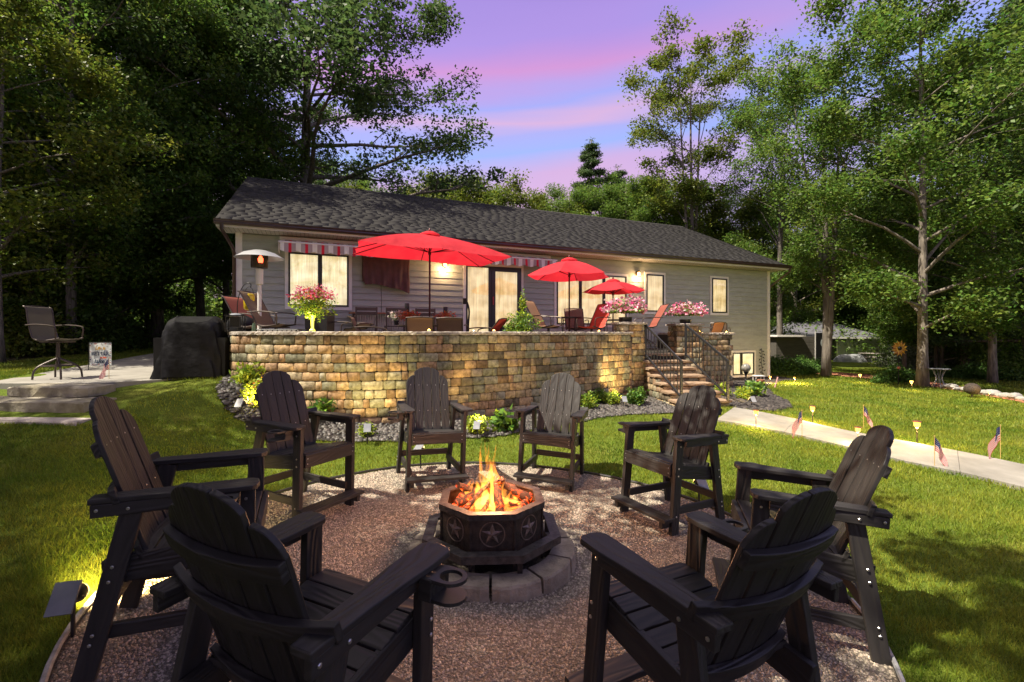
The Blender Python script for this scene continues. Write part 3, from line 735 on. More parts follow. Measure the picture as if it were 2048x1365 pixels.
# ------------------------------------------------------------------ house
HW = Vector((-7.08, 12.04)); HA = .401; HU = Vector((math.cos(HA), math.sin(HA))); HN = Vector((-HU.y, HU.x)); HL = 19.34
def wall_pt(px, py, b=0):
    u = (px-1024)/FPX; o = HW + HN*b; a = (u*o.y - o.x)/(HU.x - u*HU.y); Y = o.y + a*HU.y
    return a, CAMZ + (HZ-py)*Y/FPX
house = thing('house', 'long low house with grey lap siding, black windows and a dark shingle roof', 'house', (HW.x, HW.y, 0), HA)
M_side = mat('grey_siding', (.30,.315,.28), (.36,.38,.34), scale=9, rough=.7, stretch=(.25, 1, 1), bump=.35, bscale=40, rand=.05)
M_trim = mat('white_trim', (.62,.59,.56), (.70,.68,.65), scale=5, rough=.55)
M_soff = mat('soffit', (.50,.47,.43), rough=.7)
M_gut = mat('brown_gutter', (.035,.018,.014), (.05,.028,.022), scale=5, rough=.3, spec=.6)
M_blk = mat('black_frame', (.012,.011,.011), rough=.35)
def roof_material():
    m = mat('shingle', (.030,.029,.0285), (.048,.0465,.045), scale=7, rough=.95, rand=.20, island=True, bump=.2, bscale=180, ramp=(.2,.9), spec=.15); return m
M_roof = roof_material()
ZW = 4.362; EB, EZ, RD, RISE = -.66, 4.51, 6.07, 2.872
def build_house():
    mb = MB(); mb.b2((0.02, .012, -.6), (HL-.02, 10.8, ZW-.01)); part('wall', mb, M_side, house)
    mb = MB(); mb.prism([(.02, ZW-.01), (10.8, ZW-.01), (5.41, EZ+RISE-.25)], .03, HL-.03, Matrix(((0,0,1,0),(1,0,0,0),(0,1,0,0),(0,0,0,1)))); part('gable', mb, M_side, house)
    r = random.Random(4); z = -.12; k = 0
    while z < ZW - .02:
        h = min(.178, ZW-.012-z); a = .1
        while a < HL-.1:
            b_ = min(HL-.1, a + (r.uniform(2.2, 3.66) if a > .2 else r.uniform(1, 3.6)))
            if HL-.1-b_ < .4: b_ = HL-.1
            if not (z < .95 and b_ < 10):
                mb = MB(); x0, x1 = a+.001, b_-.001
                mb.add([(x0,-.030,z),(x1,-.030,z),(x1,-.006,z+h),(x0,-.006,z+h),(x0,.01,z+.0),(x1,.01,z+.0),(x1,.01,z+h),(x0,.01,z+h)],
                       [(0,1,2,3),(0,4,5,1),(3,2,6,7),(0,3,7,4),(1,5,6,2)])
                part('siding_board', mb, M_side, house)
            a = b_
        z += .178; k += 1
    for a in (0, HL-.15):
        mb = MB(); mb.b2((a, -.034, -.3), (a+.15, .008, ZW-.002)); part('corner_board', mb, M_trim, house)
    # eaves
    mb = MB(); mb.b2((-.33, EB+.03, ZW-.002), (HL+.33, .15, ZW+.02)); 
    o = part('soffit', mb, M_soff, house)
    mb = MB()
    for i in range(int((HL+.6)/.1)): mb.b2((-.28+i*.1, EB+.05, ZW-.007), (-.275+i*.1, -.04, ZW-.0025))
    stuff(part('soffit_groove', mb, M_core, house))
    mb = MB(); mb.b2((-.33, EB, ZW-.004), (HL+.33, EB+.028, EZ-.02)); part('fascia', mb, M_trim, house)
    mb = MB(); prof = [(-.012,.0),(-.075,.0),(-.10,.045),(-.095,.075),(-.115,.11),(-.115,.12),(-.005,.12)]
    mb.prism([(EB+y, EZ-.105+z) for y, z in prof], -.36, HL+.36, Matrix(((0,0,1,0),(1,0,0,0),(0,1,0,0),(0,0,0,1)))); part('gutter', mb, M_gut, house)
    # downspouts
    mb = MB(); mb.tube([(-.2, EB-.06, EZ-.08), (-.2, EB-.06, EZ-.22), (-.05, -.12, ZW-.42), (-.02, -.07, ZW-.55), (-.02, -.07, PZ-.1)], .042, 8); part('downspout', mb, M_gut, house, True)
    mb = MB(); mb.tube([(HL+.28, EB-.06, EZ-.08), (HL+.28, EB-.04, EZ-.22), (HL+.07, -.02, ZW-.62), (HL+.06, .06, ZW-.75), (HL+.06, .06, -.1)], .042, 8); part('downspout', mb, M_gut, house, True)
    # roof deck
    n = Vector((0, RD, RISE)).normalized(); up = Vector((0, -RISE, RD)).normalized(); sl_ = math.hypot(RD, RISE)
    roof = MB(); E0 = Vector((0, EB-.02, EZ+.0))
    for s in (0, 1):
        def f(a, t, h):
            p = E0 + n*t + up*h; y = p.y if s == 0 else 2*5.41 - p.y; return Vector((a, y, p.z))
        a0, a1 = -.333, HL+.333
        vs = [f(a0,0,-.16), f(a1,0,-.0), f(a1,sl_,-.0), f(a0,sl_,-.0)]
        vs = [f(a0,0,0), f(a1,0,0), f(a1,sl_,0), f(a0,sl_,0), f(a0,0,-.03), f(a1,0,-.03), f(a1,sl_,-.16), f(a0,sl_,-.16), f(a0,.1,-.16), f(a1,.1,-.16)]
        roof.add(vs, [(0,1,2,3) if s == 0 else (3,2,1,0), (0,4,5,1), (4,8,9,5), (8,7,6,9), (0,3,7,8,4), (1,5,9,6,2)])
    ro = part('roof', roof, M_blk, house)
    rake = MB()
    for a in (-.345, HL+.333):
        for s in (0, 1):
            q = []
            for t, h in ((0, .0), (sl_+.01, .0), (sl_+.01, -.17), (.12, -.17), (0, -.05)):
                p = E0 + n*t + up*h; y = p.y if s == 0 else 2*5.41-p.y; q.append((y, p.z))
            if s: q = q[::-1]
            rake.prism(q, a, a+.012, Matrix(((0,0,1,0),(1,0,0,0),(0,1,0,0),(0,0,0,1))))
    part('rake_board', rake, M_gut, house)
    r = np.random.RandomState(2); rows = 46; cw = sl_/rows; V = []; F = []; o_ = 0
    for i in range(rows):
        a = -.35 - r.uniform(0, .3)
        while a < HL+.35:
            w = r.uniform(.22, .46); x0 = max(a, -.35); x1 = min(a+w-.002, HL+.35); a += w
            if x1 - x0 < .03: continue
            lift = .004 + (r.rand() < .5)*.0025; t0 = i*cw - .02; t1 = (i+1)*cw + .01
            pts = []
            for (t, h) in ((t0, 0), (t0, lift+.006), (t1, lift*.4), (t1, 0)):
                p = E0 + n*t + up*h; pts.append(p)
            for x in (x0, x1):
                for p in pts: V.append((x, p.y, p.z))
            F += [(o_, o_+4, o_+5, o_+1), (o_+1, o_+5, o_+6, o_+2), (o_, o_+1, o_+2, o_+3), (o_+4, o_+7, o_+6, o_+5)]; o_ += 8
    me = fast_mesh('shingle', V, F, M_roof); stuff(link('shingle', me, ro))
    mb = MB(); P0 = E0 + n*sl_
    for i in range(70):
        x0 = -.35 + i*(HL+.7)/70; mb.add([(x0, P0.y-.13, P0.z-.045), (x0+.29, P0.y-.13, P0.z-.05), (x0+.29, P0.y, P0.z+.015), (x0, P0.y, P0.z+.028), (x0, P0.y+.13, P0.z-.045), (x0+.29, P0.y+.13, P0.z-.05)], [(0,1,2,3), (3,2,5,4), (0,3,4)])
    stuff(part('ridge_cap', mb, M_roof, ro))
    mb = MB(); mb.b2((9.0, -.03, -.3), (HL, .03, -.13)); part('foundation', mb, M_conc, house)
build_house()
def curtain_mat(name, base, s, vert=True, wave=22, blot=0):
    m = bpy.data.materials.new(name); m.use_nodes = True; nt = m.node_tree; N = nt.nodes; L = nt.links; b = N['Principled BSDF']; b.inputs['Roughness'].default_value = .9
    tc = N.new('ShaderNodeTexCoord'); w = N.new('ShaderNodeTexNoise'); w.inputs['Scale'].default_value = wave; w.inputs['Detail'].default_value = 2
    mp = N.new('ShaderNodeMapping'); mp.inputs['Scale'].default_value = (1, 0, .05); L.new(tc.outputs['Object'], mp.inputs[0]); L.new(mp.outputs[0], w.inputs[0])
    cr = N.new('ShaderNodeValToRGB'); L.new(w.outputs[0], cr.inputs[0]); e = cr.color_ramp.elements; e[0].position = .35; e[0].color = tuple(c*.62 for c in base)+(1,); e[1].position = .65; e[1].color = (*base, 1)
    n2 = N.new('ShaderNodeTexNoise'); n2.inputs['Scale'].default_value = 3.2; n2.inputs['Detail'].default_value = 7; L.new(tc.outputs['Object'], n2.inputs[0])
    r2 = N.new('ShaderNodeValToRGB'); L.new(n2.outputs[0], r2.inputs[0]); r2.color_ramp.elements[0].position = .38; r2.color_ramp.elements[0].color = (.68,.62,.48,1); r2.color_ramp.elements[1].position = .65; r2.color_ramp.elements[1].color = (1.05,1.05,1.05,1)
    mu = N.new('ShaderNodeMixRGB'); mu.blend_type = 'MULTIPLY'; mu.inputs[0].default_value = 1; L.new(cr.outputs[0], mu.inputs[1]); L.new(r2.outputs[0], mu.inputs[2])
    b.inputs['Base Color'].default_value = (*[c*.6 for c in base], 1); L.new(mu.outputs[0], b.inputs['Emission Color']); b.inputs['Emission Strength'].default_value = s  # fold shade and blotches for reflected foliage are put into the glow
    return m
M_curt = curtain_mat('lit_curtain', (1, .80, .48), .46)
M_curt2 = curtain_mat('lit_curtain_pale', (1, .88, .62), .52, wave=30)
def glass_mat():
    m = bpy.data.materials.new('window_glass'); m.use_nodes = True; nt = m.node_tree; N = nt.nodes; L = nt.links; N.remove(N['Principled BSDF'])
    t = N.new('ShaderNodeBsdfTransparent'); t.inputs[0].default_value = (.93,.95,.92,1); g = N.new('ShaderNodeBsdfGlossy'); g.inputs['Roughness'].default_value = .02
    f = N.new('ShaderNodeFresnel'); f.inputs[0].default_value = 2.1; mx = N.new('ShaderNodeMixShader'); L.new(f.outputs[0], mx.inputs[0]); L.new(t.outputs[0], mx.inputs[1]); L.new(g.outputs[0], mx.inputs[2])
    L.new(mx.outputs[0], N['Material Output'].inputs[0]); return m
M_glass = glass_mat()
def window(pl, pt, pr, pb, mull=(), curt=None, name='window', tw=.085, clip=None):
    """a window set on the front wall from its black frame's outline in survey pixels"""
    a0, zt = wall_pt(pl, pt); a1, zt1 = wall_pt(pr, pt); _, zb = wall_pt(pl, pb)
    o = bpy.data.objects.new(name, None); COL.objects.link(o); o.parent = house; o.location = (a0, -.02, zb); W = a1-a0; H = zt-zb
    if clip: H = clip
    f = MB(); t = .045
    f.b2((0,-.05,0),(t,-.002,H)); f.b2((W-t,-.05,0),(W,-.002,H)); f.b2((t,-.05,0),(W-t,-.002,t)); f.b2((t,-.05,H-t),(W-t,-.002,H))
    xs = []
    for m in mull:
        am, _ = wall_pt(m, pt); x = am-a0; xs.append(x); f.b2((x-.055,-.05,t),(x+.055,-.002,H-t))
    fo = part('frame', f, M_blk, o)
    tr = MB(); tr.b2((-tw,-.034,-tw*1.1),(-.001,.005,H+tw)); tr.b2((W+.001,-.034,-tw*1.1),(W+tw,.005,H+tw)); tr.b2((-.001,-.034,H+.001),(W+.001,.005,H+tw)); tr.b2((-.001,-.034,-tw*1.1),(W+.001,.005,-.001))
    part('casing', tr, M_trim, o)
    edges = [t] + [v for x in xs for v in (x-.055, x+.055)] + [W-t]
    for i in range(0, len(edges), 2):
        g = MB(); g.add([(edges[i],-.032,t),(edges[i+1],-.032,t),(edges[i+1],-.032,H-t),(edges[i],-.032,H-t)], [(0,1,2,3)]); part('pane', g, M_glass, o)
    c = MB(); c.b2((t*.5,-.012,t*.5),(W-t*.5,-.003,H-t*.5)); part('curtain', c, curt or M_curt, o)
    return o, W, H
window(577, 505, 697, 612, (640,), M_curt2)
window(1112, 546, 1251, 649, (1159, 1206))
window(1291, 549, 1325.5, 623.5)
window(1422, 557, 1452, 626)
window(1463, 706, 1506, 751, (1480.5,), M_curt2)
def door():
    a0, zt = wall_pt(931, 531); a1, _ = wall_pt(1041, 531); zb = 1.72; W = a1-a0; H = zt-zb
    o = bpy.data.objects.new('door', None); COL.objects.link(o); o.parent = house; o.location = (a0, -.02, zb)
    f = MB(); t = .05; xm, _ = wall_pt(983, 531); xm -= a0
    f.b2((0,-.05,0),(t,-.002,H)); f.b2((W-t,-.05,0),(W,-.002,H)); f.b2((t,-.05,H-t),(W-t,-.002,H)); f.b2((t,-.06,0),(W-t,-.002,.06)); part('frame', f, M_blk, o)
    d = MB(); x0 = xm-.02; x1 = W-t; sw = .12
    d.b2((x0,-.07,.06),(x0+sw,-.03,H-t)); d.b2((x1-sw*.8,-.07,.06),(x1,-.03,H-t)); d.b2((x0+sw,-.07,.06),(x1-sw*.8,-.03,.28)); d.b2((x0+sw,-.07,H-t-.1),(x1-sw*.8,-.03,H-t)); so_ = part('sash', d, M_blk, o)
    m2 = MB(); m2.b2((xm-.12,-.05,.06),(xm-.021,-.006,H-t)); part('stile', m2, M_blk, o)
    g = MB(); g.add([(x0+sw,-.05,.28),(x1-sw*.8,-.05,.28),(x1-sw*.8,-.05,H-t-.1),(x0+sw,-.05,H-t-.1)], [(0,1,2,3)]); part('pane', g, M_glass, o)
    g = MB(); g.add([(t,-.03,.06),(xm-.12,-.03,.06),(xm-.12,-.03,H-t),(t,-.03,H-t)], [(0,1,2,3)]); part('pane', g, M_glass, o)
    c = MB(); c.b2((t*.5,-.012,.03),(W-t*.5,-.003,H-t*.5)); part('curtain', c, M_curt, o)
    h = MB(); h.b2((x0+.03,-.10,.95),(x0+.06,-.07,1.2)); part('handle', h, mat('red_handle', (.35,.02,.03), rough=.3), o)
    tw = .085; tr = MB(); tr.b2((-tw,-.034,0),(-.001,.005,H+tw)); tr.b2((W+.001,-.034,0),(W+tw,.005,H+tw)); tr.b2((-.001,-.034,H+.001),(W+.001,.005,H+tw)); part('casing', tr, M_trim, o)
    s = MB(); s.b2((-.3,-.55,zb*0-.02-.5),(W+.3,-.02,-.02)); part('doorstep', s, M_conc, o)
door()
M_bronze = mat('bronze', (.05,.03,.02), rough=.4, metal=.7)
M_glow = emis('amber_glow', (1.0, .55, .16), 4)
for i, (px, py, lab) in enumerate(((888,530,'lit amber wall lantern on the siding between the covered television and the door'), (1273,549,'lit amber wall lantern on the siding beside the narrow window'))):
    a, z = wall_pt(px, py); p = HW + HU*a - HN*.03
    t = thing('wall_lantern', lab, 'wall light', (p.x, p.y, z), HA, 'wall lanterns on the house front')
    mb = MB(); mb.b2((-.045,-.02,-.05),(.045,.0,.10)); mb.tube([(0,-.01,.07),(0,-.06,.12),(0,-.10,.10)], .01, 6); mb.lathe([(.015,.10),(.075,.07),(.07,.06)], 10, (0,-.10,0)); mb.lathe([(.05,-.10),(.05,-.085)], 10, (0,-.10,0)); part('bracket', mb, M_bronze, t)
    mb = MB(); mb.lathe([(.042,-.085),(.055,-.02),(.05,.055)], 12, (0,-.10,0)); part('lamp_shade', mb, M_glow, t, True)
    lamp('lantern_light', 'POINT', (0,-.16,-.14), 15, (1, .62, .30), t, .04)
# metal leaf ornament and meter items on the wall at the corner
M_iron = mat('black_iron', (.012,.012,.012), rough=.5, metal=.4)
def leaf_ornament():
    a, z = wall_pt(1521, 753); p = HW + HU*a - HN*.06
    t = thing('wall_ornament', 'black metal vine of leaves fixed to the siding at the house corner', 'wall ornament', (p.x, p.y, z), HA)
    mb = MB(); mb.tube([(0.0,0,-.05),(.03,0,.3),(-.03,0,.6),(.02,0,.9),(-.01,0,1.15)], .008, 6); part('stem', mb, M_iron, t)
    r = random.Random(9)
    for k in range(17):
        zz = .05 + k*.065; sx = 1 if k % 2 else -1; mb = MB(); c = Vector((sx*r.uniform(.05,.18), -.01, zz)); an = r.uniform(-.6, .9)*sx
        l = .075; w = .026; q = [Vector((-l,0,0)), Vector((-l*.2,0,w)), Vector((l,0,0)), Vector((-l*.2,0,-w))]; Ry = Matrix.Rotation(an, 3, 'Y')
        q = [Ry @ v + c for v in q]; mb.add(q + [v + Vector((0,.004,0)) for v in q], [(0,3,2,1),(4,5,6,7),(0,1,5,4),(1,2,6,5),(2,3,7,6),(3,0,4,7)]); mb.tube([(0,0,zz), c], .004, 4); part('leaf', mb, M_iron, t)
leaf_ornament()
# ------------------------------------------------------------------ tall adirondack chairs
M_poly = grain_mat('black_lumber', (.017,.0158,.015), (.034,.031,.029), rough=.52, bump=.55)
M_bolt = mat('steel_bolt', (.62,.60,.56), rough=.3, metal=.9)
def plank(name, mb_local, org, X, Z, root, m=None, bevel=.004):
    """a board modelled with its length along its own X axis, then stood where it belongs"""
    X = Vector(X).normalized(); Z = Vector(Z); Y = Z.cross(X).normalized(); Z = X.cross(Y).normalized()
    M = Matrix((X, Y, Z)).transposed().to_4x4(); M.translation = Vector(org)
    o = part(name, mb_local, m or M_poly, root, bevel=bevel); o.matrix_local = M; return o
def board(name, p0, p1, w, t, up, root, **k):
    """straight board from p0 to p1, w wide (across), t thick along up"""
    p0 = Vector(p0); p1 = Vector(p1); L = (p1-p0).length; mb = MB(); mb.box((L/2, 0, 0), (L, w, t)); return plank(name, mb, p0, p1-p0, up, root, **k)
M_blkp2 = mat('black_moulding', (.015,.014,.013), (.026,.024,.023), scale=12, rough=.5)
def make_chair():
    root = thing('adirondack_chair', 'x', 'chair')
    for s in (1, -1):
        # legs
        board('leg', (s*.312, .262, 0), (s*.306, .235, .858), .092, .040, (s, 0, 0), root)
        board('leg', (s*.316, -.405, 0), (s*.308, -.235, .843), .092, .040, (s, 0, 0), root)
        # arm: plan outline with a flared front and slimmer back
        L = .71; out = [(0, -.050), (.10, -.060), (.30, -.068), (.48, -.076), (.60, -.078), (.675, -.074), (.70, -.052), (.708, 0), (.70, .05), (.675, .068), (.55, .066), (.40, .050), (.25, .036), (.10, .032), (0, .032)]
        out = [(x, y*(-s)) for x, y in out]; 
        if s > 0: out = out[::-1]
        mb = MB(); mb.prism(out, -.027, 0); plank('armrest', mb, (s*.335, -.405, .871), (0, .708, .019), (0, 0, 1), root, bevel=.005)
        board('arm_rail', (s*.348, -.395, .812), (s*.348, .20, .829), .03, .062, (0, 0, 1), root)
        board('seat_rail', (s*.268, -.36, .475), (s*.268, .262, .562), .034, .125, (0, 0, 1), root)
        board('side_stretcher', (s*.282, -.37, .20), (s*.282, .24, .20), .032, .068, (0, 0, 1), root)
        # footrest bracket
        mb = MB(); mb.box((0, .33, .105), (.04, .15, .065)); o = part('bracket', mb, M_poly, root, bevel=.004); o.location = (s*.285, 0, 0)
    board('apron', (-.288, .300, .575), (.288, .300, .575), .03, .115, (0, 0, 1), root)
    board('footrest', (-.345, .352, .15), (.345, .352, .15), .14, .030, (0, 0, 1), root)
    board('back_stretcher', (-.285, -.372, .255), (.285, -.372, .255), .03, .07, (0, 0, 1), root)
    # contoured seat of seven slats
    prof = [(.285, .642), (.195, .640), (.105, .618), (.015, .592), (-.075, .574), (-.165, .566), (-.255, .566)]
    for i in range(6):
        (y0, z0), (y1, z1) = prof[i], prof[i+1]; c = Vector((0, (y0+y1)/2, (z0+z1)/2)); t = Vector((0, y0-y1, z0-z1)).normalized(); up = Vector((1, 0, 0)).cross(t).normalized()
        if up.z < 0: up = -up
        mb = MB(); mb.box((.276*1.0, 0, 0), (.552, .083, .026)); plank('seat_slat', mb, c - Vector((.276, 0, 0)) - up*.013, (1, 0, 0), up, root)
    # back: five slats on a shallow curve under a domed top
    y0, z0, y1, z1 = -.205, .50, -.497, 1.30; B = Vector((0, y1-y0, z1-z0)); LB = B.length; B.normalize(); F = Vector((0, B.z, -B.y))     # F points to the sitter
    for k in range(5):
        xc = (k-2)*.1085; w = .101
        def top(x):
            x = abs(x)
            if x < .165: return .108*(1-math.sqrt(max(0, 1-(x/.172)**2)))
            t = min(1, (x-.165)/.108); return .108 + .15*(1-math.sqrt(max(0, 1-t*t)))
        q = [(0, w/2*.94), (0, -w/2*.94)]; xs = [(-w/2 + w*j/8) for j in range(9)]
        q = [(0, -w/2*.95)] + [(LB - top(xc+x), x) for x in xs] + [(0, w/2*.95)]
        q = q[::-1]
        mb = MB(); mb.prism(q, -.011, .011)
        # local X up the back, local Y across to -x; curve pushes outer slats forward
        fwd = .020*(abs(k-2)/2)**2; yaw = (k-2)*.07
        Z = (F + Vector((-1, 0, 0))*math.tan(yaw)*1.0).normalized(); Z = Vector((-math.sin(yaw), 0, 0)) + F*math.cos(yaw)
        Yv = Z.cross(B); off = Vector((xc*.97, y0, z0)) + F*fwd
        plank('back_slat', mb, off if Yv.x > 0 else off, B, Z, root)
        for h in (.30, LB-.235):
            p = off + B*h + Z*.0115; mb = MB(); mb.lathe([(.0045, 0), (.0045, .002), (.002, .003)], 6); o = part('screw', mb, M_bolt, root); o.matrix_local = Matrix.Translation(p) @ Z.to_track_quat('Z', 'Y').to_matrix().to_4x4()
    def batten(h, half, hgt, nm, thick=.028):
        n = 10; mb = MB(); a = []; 
        for i in range(n+1):
            x = -half + 2*half*i/n; b = .020*(x/.21)**2 * (1 if abs(x) < .30 else 1)
            b = min(b, .07); a.append((x, b - .0135))
        poly = [(x, y) for x, y in a] + [(x, y - thick - .004*(1-(x/half)**2)) for x, y in reversed(a)]; poly = poly[::-1]
        mb.prism(poly, -hgt/2, hgt/2); c = Vector((0, y0, z0)) + B*h
        Z = B; X = Vector((1, 0, 0)); plank(nm, mb, c, X, Z, root)
    batten(LB-.245, .262, .068, 'back_batten'); batten(.385, .372, .070, 'back_batten'); batten(.06, .285, .075, 'back_batten')
    # cup holder outside the right arm
    cx, cy = .478, .155
    mb = MB(); mb.box((.405, cy, .815), (.055, .13, .085)); 
    part('holder_block', mb, M_poly, root, bevel=.004)
    def ring(z, hole, th=.013):
        n = 24; O = []; I = []
        for i in range(n):
            a = 2*math.pi*i/n; x = math.cos(a); y = math.sin(a); ox, oy = .062*x, .062*y
            if x < 0: ox = max(-.062, .075*x*1.2); oy = .062*max(-1, min(1, y*1.35))
            O.append((cx+ox, cy+oy)); I.append((cx+.043*x, cy+.043*y))
        mb = MB()
        if hole:
            vs = [(x, y, z) for x, y in O] + [(x, y, z) for x, y in I] + [(x, y, z+th) for x, y in O] + [(x, y, z+th) for x, y in I]; fs = []
            for i in range(n):
                j = (i+1) % n; fs += [(i, n+i, n+j, j), (2*n+i, 2*n+j, 3*n+j, 3*n+i), (i, j, 2*n+j, 2*n+i), (n+i, 3*n+i, 3*n+j, n+j)]
            mb.add(vs, fs)
        else: mb.prism(O, z, z+th)
        return part('cup_ring' if hole else 'cup_base', mb, M_blkp2, root)
    ring(.846, True); ring(.775, False)
    # hex bolts on the outer faces
    hb = MB(); hb.lathe([(.0085, 0), (.0085, .003), (.006, .0055)], 6); me = hb.mesh('bolt', M_bolt)
    pts = []
    for s in (1, -1):
        for y, z in ((.24, .80), (.255, .60), (.258, .535), (.262, .17), (-.25, .815), (-.31, .53), (-.322, .46), (-.375, .215), (-.384, .17)):
            xx = .312+.0205 if not (z > .8) else .348+.0155
            o = link('bolt', me, root); o.location = (s*(xx + (.003 if z < .8 else 0)), y, z); o.rotation_euler = (0, R(90)*s, 0)
        o = link('bolt', me, root); o.location = (s*.3645, -.37, .817); o.rotation_euler = (0, R(90)*s, 0)
    for s in (1, -1):
        for z in (.60, .555): o = link('bolt', me, root); o.location = (s*.27, .3165, z); o.rotation_euler = (R(-90), 0, 0); o.scale = (.6, .6, .6)
    return root
CH = [(-1.788,2.681,-66.0,.048,'side-on black adirondack chair left of the fire, its slanting rear leg beside a solar spotlight'),
 (-1.992,4.515,-115.3,-.01,'black adirondack chair standing behind the left side-on chair, facing the fire across the pebble bed'),
 (-.957,5.508,-158.2,-.012,'black adirondack chair facing the camera with a glowing spotlight seen between its legs'),
 (.466,5.723,161.5,-.03,'smallest-looking adirondack chair, grey in the light, facing the camera behind the flames'),
 (1.526,4.649,120.5,.012,'black adirondack chair with mottled shade on its back, before the end of the stone steps'),
 (1.790,3.066,72.3,-.001,'side-on black adirondack chair on the right, its high back in front of the concrete path'),
 (.745,2.025,28.3,0,'large black adirondack chair seen from behind, right of the fire pit'),
 (-.765,1.815,-23.6,.003,'large black adirondack chair from behind, left of the fire pit, cup holder over the ring')]
proto = make_chair()
for i, (x, y, a, dz, lab) in enumerate(CH):
    o = proto if i == 0 else copy_tree(proto)
    o.location = (x, y, dz - .043*x + .004*(y-4)); o.rotation_euler = (R(.2), R(2.4)*1.0, 0)
    o.rotation_mode = 'QUATERNION'; n = Vector((.043, -.004, 1)).normalized()
    q = Vector((0, 0, 1)).rotation_difference(n); o.rotation_quaternion = q @ Euler((0, 0, R(a))).to_quaternion()
    tag(o, lab, 'chair', 'black adirondack chairs around the fire')

# ------------------------------------------------------------------ fire pit
M_iron2 = mat('fire_steel', (.022,.019,.017), (.075,.055,.045), scale=18, rough=.5, bump=.5, bscale=70, metal=.55, spec=.5)
M_rim = mat('worn_steel', (.03,.027,.026), (.085,.077,.074), scale=24, rough=.5, metal=.4, bump=.3, bscale=60)
M_star = mat('cast_star', (.10,.065,.05), (.26,.20,.16), scale=30, rough=.45, metal=.5)
FZ = gz(FC.x, FC.y)
def octo(r, rot=22.5): return [(r*math.cos(R(rot+45*k)), r*math.sin(R(rot+45*k))) for k in range(8)]
def ring8(mb, r0, r1, z0, z1):
    a = octo(r1); b = octo(r0)
    vs = [(x,y,z0) for x,y in a]+[(x,y,z0) for x,y in b]+[(x,y,z1) for x,y in a]+[(x,y,z1) for x,y in b]; fs = []
    for i in range(8):
        j = (i+1) % 8; fs += [(i,8+i,8+j,j),(16+i,16+j,24+j,24+i),(i,j,16+j,16+i),(8+i,24+i,24+j,8+j)]
    mb.add(vs, fs)
def build_pit():
    t = thing('fire_pit', 'eight-sided dark steel fire bowl with a star cast in every panel, logs burning in it', 'fire pit', (FC.x, FC.y, FZ), R(3))
    mb = MB(); ring8(mb, .365, .432, .468, .482); ring8(mb, .418, .432, .440, .467); part('rim', mb, M_rim, t)
    mb = MB(); ring8(mb, .475, .560, .228, .243); ring8(mb, .546, .560, .188, .227); part('ledge', mb, M_rim, t)
    for k in range(8):
        a = R(45*k); ap = .412*math.cos(R(22.5)); w = 2*.412*math.sin(R(22.5))
        o = bpy.data.objects.new('panel', None); COL.objects.link(o); o.parent = t; o.location = (ap*math.cos(a), ap*math.sin(a), 0); o.rotation_euler = (0, 0, a + R(90))
        mb = MB(); mb.b2((-w/2+.002, 0, .205), (w/2-.002, .012, .466)); 
        me = mb.mesh('plate', M_iron2); p = link('panel', me, t); p.location = o.location; p.rotation_euler = o.rotation_euler; bpy.data.objects.remove(o)
        s = MB(); n = 28; r_ = .088; c = Vector((0, -.001, .335))
        s.tube([c + Vector((r_*math.cos(2*math.pi*i/n), 0, r_*math.sin(2*math.pi*i/n))) for i in range(n+1)], .0045, 5, False)
        for i in range(5):
            b0 = R(90+72*i); tip = c + Vector((.080*math.cos(b0), -.001, .080*math.sin(b0)))
            l = c + Vector((.031*math.cos(b0+R(36)), -.001, .031*math.sin(b0+R(36)))); r__ = c + Vector((.031*math.cos(b0-R(36)), -.001, .031*math.sin(b0-R(36)))); m_ = c + Vector((0, -.016, 0))
            s.add([tip, l, r__, m_, tip+Vector((0,.004,0))], [(0,3,1),(0,2,3)])
        part('star', s, M_star, p)
        post = MB(); post.cyl((.412*math.cos(a+R(22.5)), .412*math.sin(a+R(22.5)), 0), (.412*math.cos(a+R(22.5)), .412*math.sin(a+R(22.5)), .465), .012, n=6); part('post', post, M_iron2, t)
    for k in range(4):
        a = R(90*k); mb = MB(); mb.box((.5*math.cos(a+R(22.5)), .5*math.sin(a+R(22.5)), .12), (.035, .035, .24)); part('leg', mb, M_iron2, t)
        mb = MB(); mb.cyl((.41*math.cos(a+R(22.5)), .41*math.sin(a+R(22.5)), .22), (.50*math.cos(a+R(22.5)), .50*math.sin(a+R(22.5)), .22), .01, n=6); part('strut', mb, M_iron2, t)
    mb = MB(); mb.lathe([(.30, .20), (.39, .30), (.38, .31), (.28, .215)], 16); part('bowl', mb, M_iron2, t)
build_pit()
